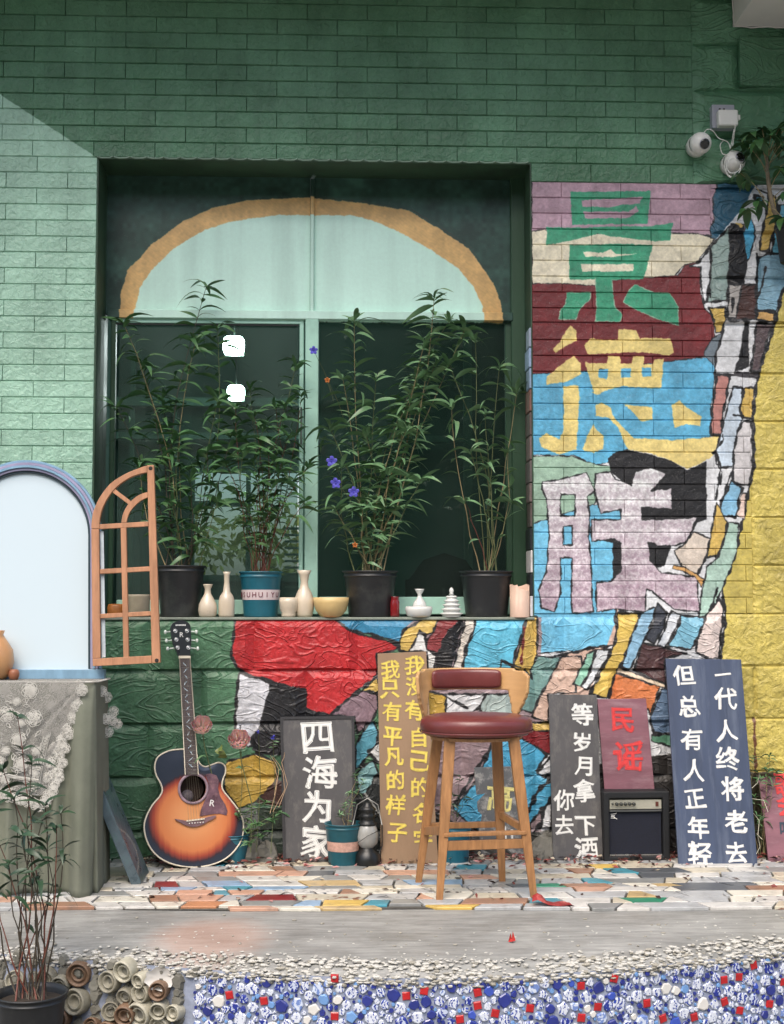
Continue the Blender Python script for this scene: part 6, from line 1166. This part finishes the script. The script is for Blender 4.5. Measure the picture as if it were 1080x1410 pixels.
ty = G(473, 1197, 0)
def small_band(): return (M('peach_paper', (196, 156, 140), rough=.6, var=.25, scale=60), -2.9, -.25)
plant('potted_plant', 'sparse feathery plant in a small teal pot before the grey framed board', (P(473, 1160, ty.y + .07).x, ty.y + .07, 0), 25 / SC(ty.y + .07), 58 / SC(ty.y + .07), M('dark_teal_plastic', (26, 84, 96), rough=.4, var=.15, dirt=(24, 60, 60)), [(490, 1068, ty.y + .05), (474, 1108, ty.y + .02), (500, 1075, ty.y + .09), (482, 1090, ty.y + .06), (468, 1120, ty.y + .08)], 'g', [stemt], 6, band=small_band(), start=.3, dens=.018, lscale=.28, thick=.0016, cluster=10, cat='potted plant')
plant('potted_plant', 'leafy plant in a teal pot half hidden behind the guitar', (P(322, 1170, -.10).x, -.10, 0), 21 / SC(-.10), .13, tealp, [(345, 1112, -.12), (365, 1105, -.10), (382, 1118, -.08), (330, 1120, -.16), (352, 1135, -.18), (376, 1128, -.12), (360, 1150, -.16), (344, 1160, -.2)], 'd', [stemg], 7, start=.3, dens=.025, lscale=.42, thick=.002, cluster=8)
plant('potted_plant', 'tangled plant in a teal pot seen behind the stool legs', (P(628, 1150, -.12).x, -.12, 0), 21 / SC(-.12), EYE - (1132 - 830) / SC(-.12), tealp, [(625, 1095, -.1), (612, 1110, -.12), (640, 1100, -.12), (634, 1070, -.08)], 'x', [stemd, stemt], 8, start=.2, dens=.03, lscale=.4, thick=.0018, cluster=6)
plant('climbing_plant', 'low plant with small flowers growing between the blue board and the mauve board', (P(1050, 1180, -.1).x, -.1, 0), 0, .01, None, [(1040, 1042, -.1), (1058, 1060, -.08), (1048, 1072, -.14), (1040, 1098, -.14), (1060, 1040, -.06), (1050, 1125, -.16), (1070, 1062, -.08)], 'd', [stemg, stemt], 9, start=.4, dens=.03, lscale=.38, thick=.0018, cluster=8, cat='plant')
# pink roses with stems
pink = M('rose_pink', (250, 216, 210), rough=.55, var=.08, scale=20); pn = pink.node_tree.nodes['Principled BSDF']; pn.inputs['Subsurface Weight'].default_value = .6; pn.inputs['Subsurface Scale'].default_value = .02
def rose(u, v, Y, r, base_u, label):
    p = P(u, v, Y); g = Vector((P(base_u, 1180, -.12).x, -.12, 0)); t = empty('rose', g, label, 'rose', 'pink roses beside the guitar'); q = p - g; rr = random.Random(int(u))
    b = MB(); b.tube([(0, 0, 0), (q.x * .3 + .02, q.y * .4, q.z * .5), (q.x * .8, q.y, q.z * .85), q], .0022, 5); b.build('stem', stemg, t)
    for ring, n, ti in ((1, 6, .5), (.82, 6, .8), (.64, 5, 1.1), (.46, 4, 1.3), (.28, 3, 1.3)):
        for k in range(n):
            a = 2 * math.pi * k / n + ring * 2; vs = []
            for i in range(5):
                for j in range(5): s_, f = (i / 4 - .5) * 2.2 / (1 + .4 * (ring < .7)), j / 4; rad = r * ring * (.35 + .65 * math.sin(f * 1.9)) * (1 + .12 * f * math.cos(s_ * 2)); vs.append((rad * math.cos(a + s_ * .55), rad * math.sin(a + s_ * .55) * .9, (f - .45) * r * 1.7 * (1.1 - .1 * ring)))
            b = MB(); b.add(vs, [(i*5+j, (i+1)*5+j, (i+1)*5+j+1, i*5+j+1) for i in range(4) for j in range(4)], True); b.build('petal', pink, t, loc=q, rot=(1.15, 0, .1))
    for k in range(3): place_leaf(t, Vector((q.x * .75, q.y, q.z * .78)), k * 2.1, .3, 'g', rr, .5)
rose(278, 1001, -.17, .042, 300, 'upper pink rose beside the guitar neck'); rose(329, 1021, -.15, .045, 345, 'lower pink rose over the yellow painted patch')
for k, (u, v) in enumerate(((296, 1034), (312, 1040), (304, 1028))):
    o = bpy.data.objects.new('rose_leaf', leaf_mesh('leaf', .05, .038, .3, leafmat('olive_leaf', (110, 124, 66), (140, 130, 70)), 5)); o.location = P(u, v, -.16); o.rotation_euler = (.9, .2, k * 2.4); link(o); tag(o, ('olive rose leaf left of the lower rose', 'olive rose leaf just below the lower rose', 'olive rose leaf between the two roses')[k], 'leaf')
bf = [(376, 1015, .013, 'blue artificial flower left of the grey framed board', (60, 62, 170)), (356, 1008, .009, 'small blue flower right of the lower rose', (70, 84, 170)), (331, 1000, .008, 'dark dried flower above the lower rose', (44, 46, 60))]
for u, v, r, lb, c in bf:
    p = P(u, v, -.13); g = Vector((p.x - .01, -.1, 0)); t = empty('wild_flower', g, lb, 'flower', 'small flowers beside the guitar'); q = p - g; b = MB(); rr = random.Random(int(u)); b.tube([(0, 0, 0), (q.x + .01, q.y, q.z * .6), q], .0014, 4); b.build('stem', stemg, t)
    for k in range(14): a, e = rr.uniform(0, 6.28), rr.uniform(-1, 1); b = MB(); d = Vector((math.cos(a) * math.cos(e), math.sin(a) * math.cos(e), math.sin(e))); w = Vector((-math.sin(a), math.cos(a), 0)) * r * .35; b.add([Vector((0, 0, 0)), d * r * .7 + w, d * r * 1.2, d * r * .7 - w], [(0, 1, 2, 3)]); b.build('petal', M('bloom_%d' % c[2], c, rough=.6), t, loc=q)
    if u > 370:
        for k in range(6): place_leaf(t, q - Vector((0, 0, .02 + .012 * (k // 2))), k * 3.14 + .2, .1, 'g', rr, .28)
# dry curling twigs by the grey board
b = MB()
for pts in ([(372, 1040), (384, 1060), (380, 1090), (372, 1120)], [(376, 1042), (390, 1064), (392, 1088), (376, 1118)], [(372, 1044), (382, 1070), (378, 1095)], [(392, 1036), (388, 1050), (396, 1080), (384, 1112)]): q = [P(u, v, -.14 - .01 * i) for i, (u, v) in enumerate(pts)]; b.tube([q[0], q[0].lerp(q[1], .5) + Vector((.004, 0, 0)), *q[1:]], .0014, 5)
tag(b.build('dry_twigs', M('dry_twig', (168, 140, 110), rough=.7)), 'pale dry twigs curling left of the grey framed board', 'twigs', kind='stuff')
b = MB()
for pts in ([(1036, 1085), (1044, 1078), (1046, 1066)], [(1036, 1100), (1052, 1102), (1058, 1118)], [(1038, 1120), (1046, 1130), (1044, 1150)], [(1042, 1148), (1050, 1156)], [(1044, 1152), (1047, 1166), (1042, 1176)]): b.tube([P(u, v, -.26) for u, v in pts], .0013, 5)
tag(b.build('pale_vine_tendrils', M('pale_tendril', (196, 190, 170), rough=.7)), 'thin pale tendrils hanging right of the slate blue board', 'tendrils', kind='stuff')
# lantern behind the small teal pot
ly = -.17; t = empty('oil_lantern', (P(506, 1188, ly).x, ly, 0), 'black oil lantern with a clouded glass globe behind the small teal pot', 'lantern'); s = 1 / SC(ly); blk = M('black_enamel', (26, 28, 28), rough=.4, var=.2)
b = MB(); b.lathe([(0.001, 0), (17 * s, 0), (18 * s, 4 * s), (17 * s, 17 * s), (12 * s, 22 * s), (9 * s, 26 * s)], 28); b.build('tank', blk, t)
b = MB(); b.lathe([(9 * s, 26 * s), (14 * s, 32 * s), (15 * s, 42 * s), (13 * s, 52 * s), (11 * s, 56 * s)], 28); b.build('globe', M('clouded_glass', (150, 150, 146), rough=.2, coat=.5, var=.15), t)
b = MB(); b.lathe([(12 * s, 56 * s), (13 * s, 59 * s), (10 * s, 60 * s), (10 * s, 66 * s), (12 * s, 68 * s), (10 * s, 70 * s), (10 * s, 75 * s), (12 * s, 77 * s), (9 * s, 80 * s), (6 * s, 82 * s), (6 * s, 86 * s), (.001, 87 * s)], 26); b.build('chimney_cap', blk, t)
for sx in (-1, 1): b = MB(); b.tube([(sx * 14 * s, 0, 12 * s), (sx * 20 * s, 0, 28 * s), (sx * 20 * s, 0, 55 * s), (sx * 12 * s, 0, 74 * s)], .003, 6); b.build('frame_tube', blk, t)
b = MB(); b.tube([(-20 * s, 0, 55 * s), (-14 * s, -.02, 84 * s), (0, -.025, 93 * s), (14 * s, -.02, 84 * s), (20 * s, 0, 55 * s)], .0022, 5); b.build('bail_handle', M('pale_wire', (160, 160, 156), metal=.5, rough=.4), t); b = MB(); b.tube([(-14 * s, -15 * s, 34 * s), (0, -17 * s, 44 * s), (14 * s, -14 * s, 50 * s)], .0012, 4); b.build('wire_guard', blk, t)
# rocks at the wall foot
rockm = M('grey_rock', (104, 102, 94), rough=.8, var=.3, scale=9, bump=.6, bscale=20, dist=.01, dirt=(52, 56, 44))
for (u, v, w, h, lb) in ((368, 1183, .13, .085, 'pale grey rock at the wall foot left of the grey framed board'), (350, 1184, .08, .12, 'narrow upright rock behind the guitar'), (755, 1188, .16, .12, 'mottled rock at the wall foot right of the stool'), (740, 1186, .10, .07, 'low flat rock under the stool right leg'), (508, 1188, .2, .05, 'low dark rock behind the small teal pot')):
    p = G(u, v - 4, 0); p.y = -.08; b = MB(); rr = random.Random(int(u)); n = 12; vs = []
    for j in range(7):
        for i in range(n): th, ph = 2 * math.pi * i / n, math.pi / 2 * j / 6; r_ = 1 + .35 * mnoise.noise(Vector((math.cos(th) * 1.3 + u, math.sin(th) * 1.3, ph * 1.5))); vs.append((w / 2 * r_ * math.cos(th) * math.cos(ph), .06 * r_ * math.sin(th) * math.cos(ph), h * r_ * math.sin(ph)))
    b.add(vs, [(j*n+i, j*n+(i+1) % n, (j+1)*n+(i+1) % n, (j+1)*n+i) for j in range(6) for i in range(n)], False); tag(b.build('rock', rockm, loc=(p.x, -.07, 0)), lb, 'rock')
# dry leaf litter along the wall foot
lit = [M('litter_red', (124, 58, 52), rough=.7, var=.4), M('litter_pink', (176, 128, 124), rough=.7, var=.3), M('litter_pale', (182, 170, 148), rough=.7, var=.3), M('litter_dark', (62, 42, 34), rough=.8, var=.4)]
rr = random.Random(17)
for mi, m in enumerate(lit):
    b = MB()
    for i in range((420, 260, 260, 520)[mi]):
        u = rr.uniform(170, 1100); Y = -.03 - abs(rr.gauss(0, .10)) if rr.random() < .93 else rr.uniform(-.9, -.1); x = P(u, 1190, Y).x; a, e = rr.uniform(0, 6.28), rr.uniform(-.5, .6); L, w = rr.uniform(.010, .024), rr.uniform(.004, .009); z = .014 + rr.uniform(0, .02 if Y > -.2 else .003)
        d = Vector((math.cos(a), math.sin(a), e * .5)) * L; q = Vector((-math.sin(a), math.cos(a), rr.uniform(-.5, .5))) * w; c = Vector((x, Y, z)); b.add([c - d, c + q + Vector((0, 0, .004)), c + d, c - q], [(0, 1, 2), (0, 2, 3)])
    tag(b.build('leaf_litter', m), ('dry red leaf litter along the foot of the wall', 'dry pink petals scattered along the foot of the wall', 'pale dry leaf scraps along the foot of the wall', 'dark brown leaf litter along the foot of the wall')[mi], 'leaf litter', kind='stuff')
# crumpled red cloth at the stool foot and red bract on the slab
p = G(752, 1247, .01); vs = []; n = 9
for j in range(6):
    for i in range(n): f, g_ = i / (n - 1), j / 5; vs.append(((f - .35) * .16 * (1 - .25 * g_), (g_ - .5) * .07, .004 + .045 * math.exp(-((f - .12) / .2) ** 2) * (1 - abs(g_ - .5)) + .008 * mnoise.noise(Vector((f * 6, g_ * 6, 1)))))
b = MB(); b.add(vs, [(j*n+i, j*n+i+1, (j+1)*n+i+1, (j+1)*n+i) for j in range(5) for i in range(n-1)], True); tag(b.build('red_rag', M('red_rag', (140, 36, 36), rough=.6, var=.4, scale=14, dirt=(200, 130, 120), dirt_amt=.7, dscale=20), loc=(p.x, p.y, .012)), 'crumpled dark red scrap at the right front leg of the stool', 'rag')
p = G(705, 1298, 0); b = MB(); b.add([(-.012, 0, 0), (-.004, -.004, .03), (0, 0, .012), (.004, .003, .034), (.013, 0, .004), (0, -.012, .003)], [(0, 1, 2, 5), (2, 3, 4, 5)]); tag(b.build('fallen_bract', M('bract_red', (170, 44, 36), rough=.6), loc=(p.x, p.y, .002)), 'tiny red bract standing on the bare concrete strip', 'petal')
# ------------------------------------------------ cameras, socket and cables high on the wall
wp_ = M('white_plastic', (216, 216, 212), rough=.35, var=.05); gp_ = M('grey_plastic', (158, 160, 172), rough=.4, var=.08); bkp = M('lens_black', (14, 15, 17), rough=.12, coat=.8)
c = P(994, 163, -.04); t = empty('wall_socket', (c.x, -.03, c.z), 'grey wall socket box with a white adapter plugged in', 'socket'); s = 1 / 310
b = MB(); b.box((-15 * s, -.03, -16 * s), (17 * s, .025, 18 * s)); bevel(b.build('back_box', gp_, t), .004, 2)
for dx in (-3, 3): b = MB(); b.lathe([(1.6 * s, 0), (1.6 * s, .001), (.0002, .001)], 10, (dx * s - .004, -.03, 11 * s), 'y'); b.build('socket_hole', bkp, t)
b = MB(); b.box((-10 * s, -.075, -17 * s), (18 * s, -.031, 6 * s)); pg_ = b.build('adapter', wp_, t); bevel(pg_, .009, 3); b = MB(); b.box((18 * s, -.06, -7 * s), (22 * s, -.045, 0)); b.build('plug_end', wp_, pg_)
b = MB(); bm_rnd = random.Random(2)
for k in range(60):   # grit and scraps swept against the rim on the bare concrete
    u, v = bm_rnd.uniform(100, 1080), bm_rnd.uniform(1258, 1306); q = G(u, v, 0); pebble(b, (q.x, q.y, 0), bm_rnd.choice([.003, .005, .008]), bm_rnd)
tag(b.build('loose_grit', pebg), 'scattered grit on the bare concrete strip of the terrace', 'grit', kind='stuff')
def dome(u, v, r, label, lx, lz):
    c = P(u, v, -.09); R_ = r / SC(-.09); t = empty('security_camera', c, label, 'security camera', 'white security cameras on the wall')
    b = MB(); b.lathe([(R_ * .001, -.065), (R_ * .95, -.062), (R_ * .98, -.03), (R_ * .9, -.012)], 28, (-.006, 0, 0), 'y'); b.build('mount', wp_, t)
    b = MB(); b.lathe([(R_ * math.sin(a), R_ * math.cos(a) * .95) for a in np.linspace(2.2, .02, 16)], 32, (0, 0, 0), 'y'); hd_ = b.build('dome_shell', wp_, t); d = Vector((lx, -1, lz)).normalized()
    q = d.to_track_quat('-Y', 'Z').to_euler(); b = MB(); b.lathe([(R_ * .47, R_ * .80), (R_ * .46, R_ * .96), (R_ * .30, R_ * 1.0), (.0003, R_ * 1.0)], 22, (0, 0, 0), 'y'); b.build('lens', bkp, hd_, rot=q); b = MB(); b.lathe([(R_ * .5, R_ * .9), (R_ * .5, R_ * .93), (R_ * .46, R_ * .955), (R_ * .45, R_ * .9)], 22, (0, 0, 0), 'y'); b.build('lens_ring', gp_, hd_, rot=q); return t
dome(965, 197, 15.5, 'left white dome camera below the wall socket', .18, -.4); dome(1012, 222, 15, 'right white camera wrapped in its own cable', .35, .15)
cab = M('white_cable', (210, 212, 206), rough=.4)
for pts, lb in (([(969, 184), (974, 178), (982, 180), (990, 190), (1002, 195), (1006, 204), (1006, 214)], 'white cable looping from the left camera to the right camera'), ([(1011, 178), (1009, 190), (1006, 206), (1004, 220), (1000, 236), (1006, 244), (1013, 238), (1010, 226)], 'white cable hanging from the adapter in a loop'), ([(1013, 172), (1010, 195), (1007, 210), (996, 212), (992, 200), (996, 194)], 'thin white cable tied around the right camera'), ([(1003, 214), (998, 226), (1002, 240), (1012, 243), (1020, 234), (1018, 222), (1008, 218), (1001, 228), (1006, 238), (1016, 236), (1022, 226)], 'coil of white cable wound over the front of the right camera')):
    q = resample(pts, 26, False); b = MB(); b.tube([P(u, v, -.10 - .008 * math.sin(i) - (.055 if 'wound' in lb else 0)) for i, (u, v) in enumerate(q)], .0022, 6); tag(b.build('cable', cab), lb, 'cable')
# ------------------------------------------------ umbrella leaved plant at the upper right, in a wall pot just outside the photo
sb = Vector((P(1100, 360, -.14).x, -.14, P(1100, 360, -.14).z)); t = empty('wall_plant', sb, 'umbrella leaved plant growing in front of the wall at the upper right', 'plant'); rr = random.Random(33)
potbuild(t, .10, .16, blackp); barkm = M('grey_bark', (120, 108, 90), rough=.8, var=.3, scale=20, bump=.5)
trunk = [(1096, 330), (1078, 318), (1066, 290), (1060, 262), (1057, 236), (1056, 212)]
def lp(u, v, Y=-.14): return P(u, v, Y) - sb
b = MB(); b.tube([Vector((0, 0, .13))] + [lp(u, v) for u, v in trunk[1:]], [.012, .011, .010, .010, .009, .006], 8); b.build('trunk', barkm, t)
lm = [leaf_mesh('leaf', L, W, a, leafmat('umbrella_leaf', (44, 82, 44), (90, 110, 50)), 6, .15) for L, W, a in ((.095, .044, .3), (.105, .046, .6), (.08, .040, .45))]
whorls = [(1036, 182, -.2), (1050, 178, -.12), (1062, 186, -.22), (1074, 176, -.15), (1084, 190, -.2), (1024, 196, -.15), (1040, 205, -.1), (1020, 238, -.18), (1032, 246, -.1), (1088, 168, -.1), (1046, 192, -.24), (1070, 200, -.1), (1092, 215, -.18), (1076, 232, -.2), (1030, 288, -.22), (1042, 276, -.2), (1086, 262, -.18), (1078, 300, -.2), (1100, 190, -.15), (1110, 240, -.15)]
for u, v, Y in whorls:
    tip = lp(u, v, Y); st0 = lp(1057 + (u - 1057) * .08, min(285, max(214, v + 35))); mid_ = st0.lerp(tip, .5) + Vector((0, 0, .012)); b = MB(); b.tube([st0, mid_, tip], .0018, 5); b.build('leaf_stalk', stemt, t); n = rr.choice([5, 6, 7])
    for k in range(n): o = bpy.data.objects.new('leaf', rr.choice(lm)); o.parent = t; o.location = tip; o.rotation_euler = (rr.uniform(-.3, .3), rr.uniform(-.1, .7), k * 6.28 / n + rr.uniform(-.2, .2)); o.scale = (rr.uniform(.7, 1.05),) * 3; link(o)
b = MB(); b.tube([(0.0, .0, .02), (.0, .14, .02)], .01, 6); b.build('bracket', blk, t)
for (tn, mn), (t, b) in LB.items(): tag(b.build('leaves', bpy.data.materials[mn], t), kind='stuff')
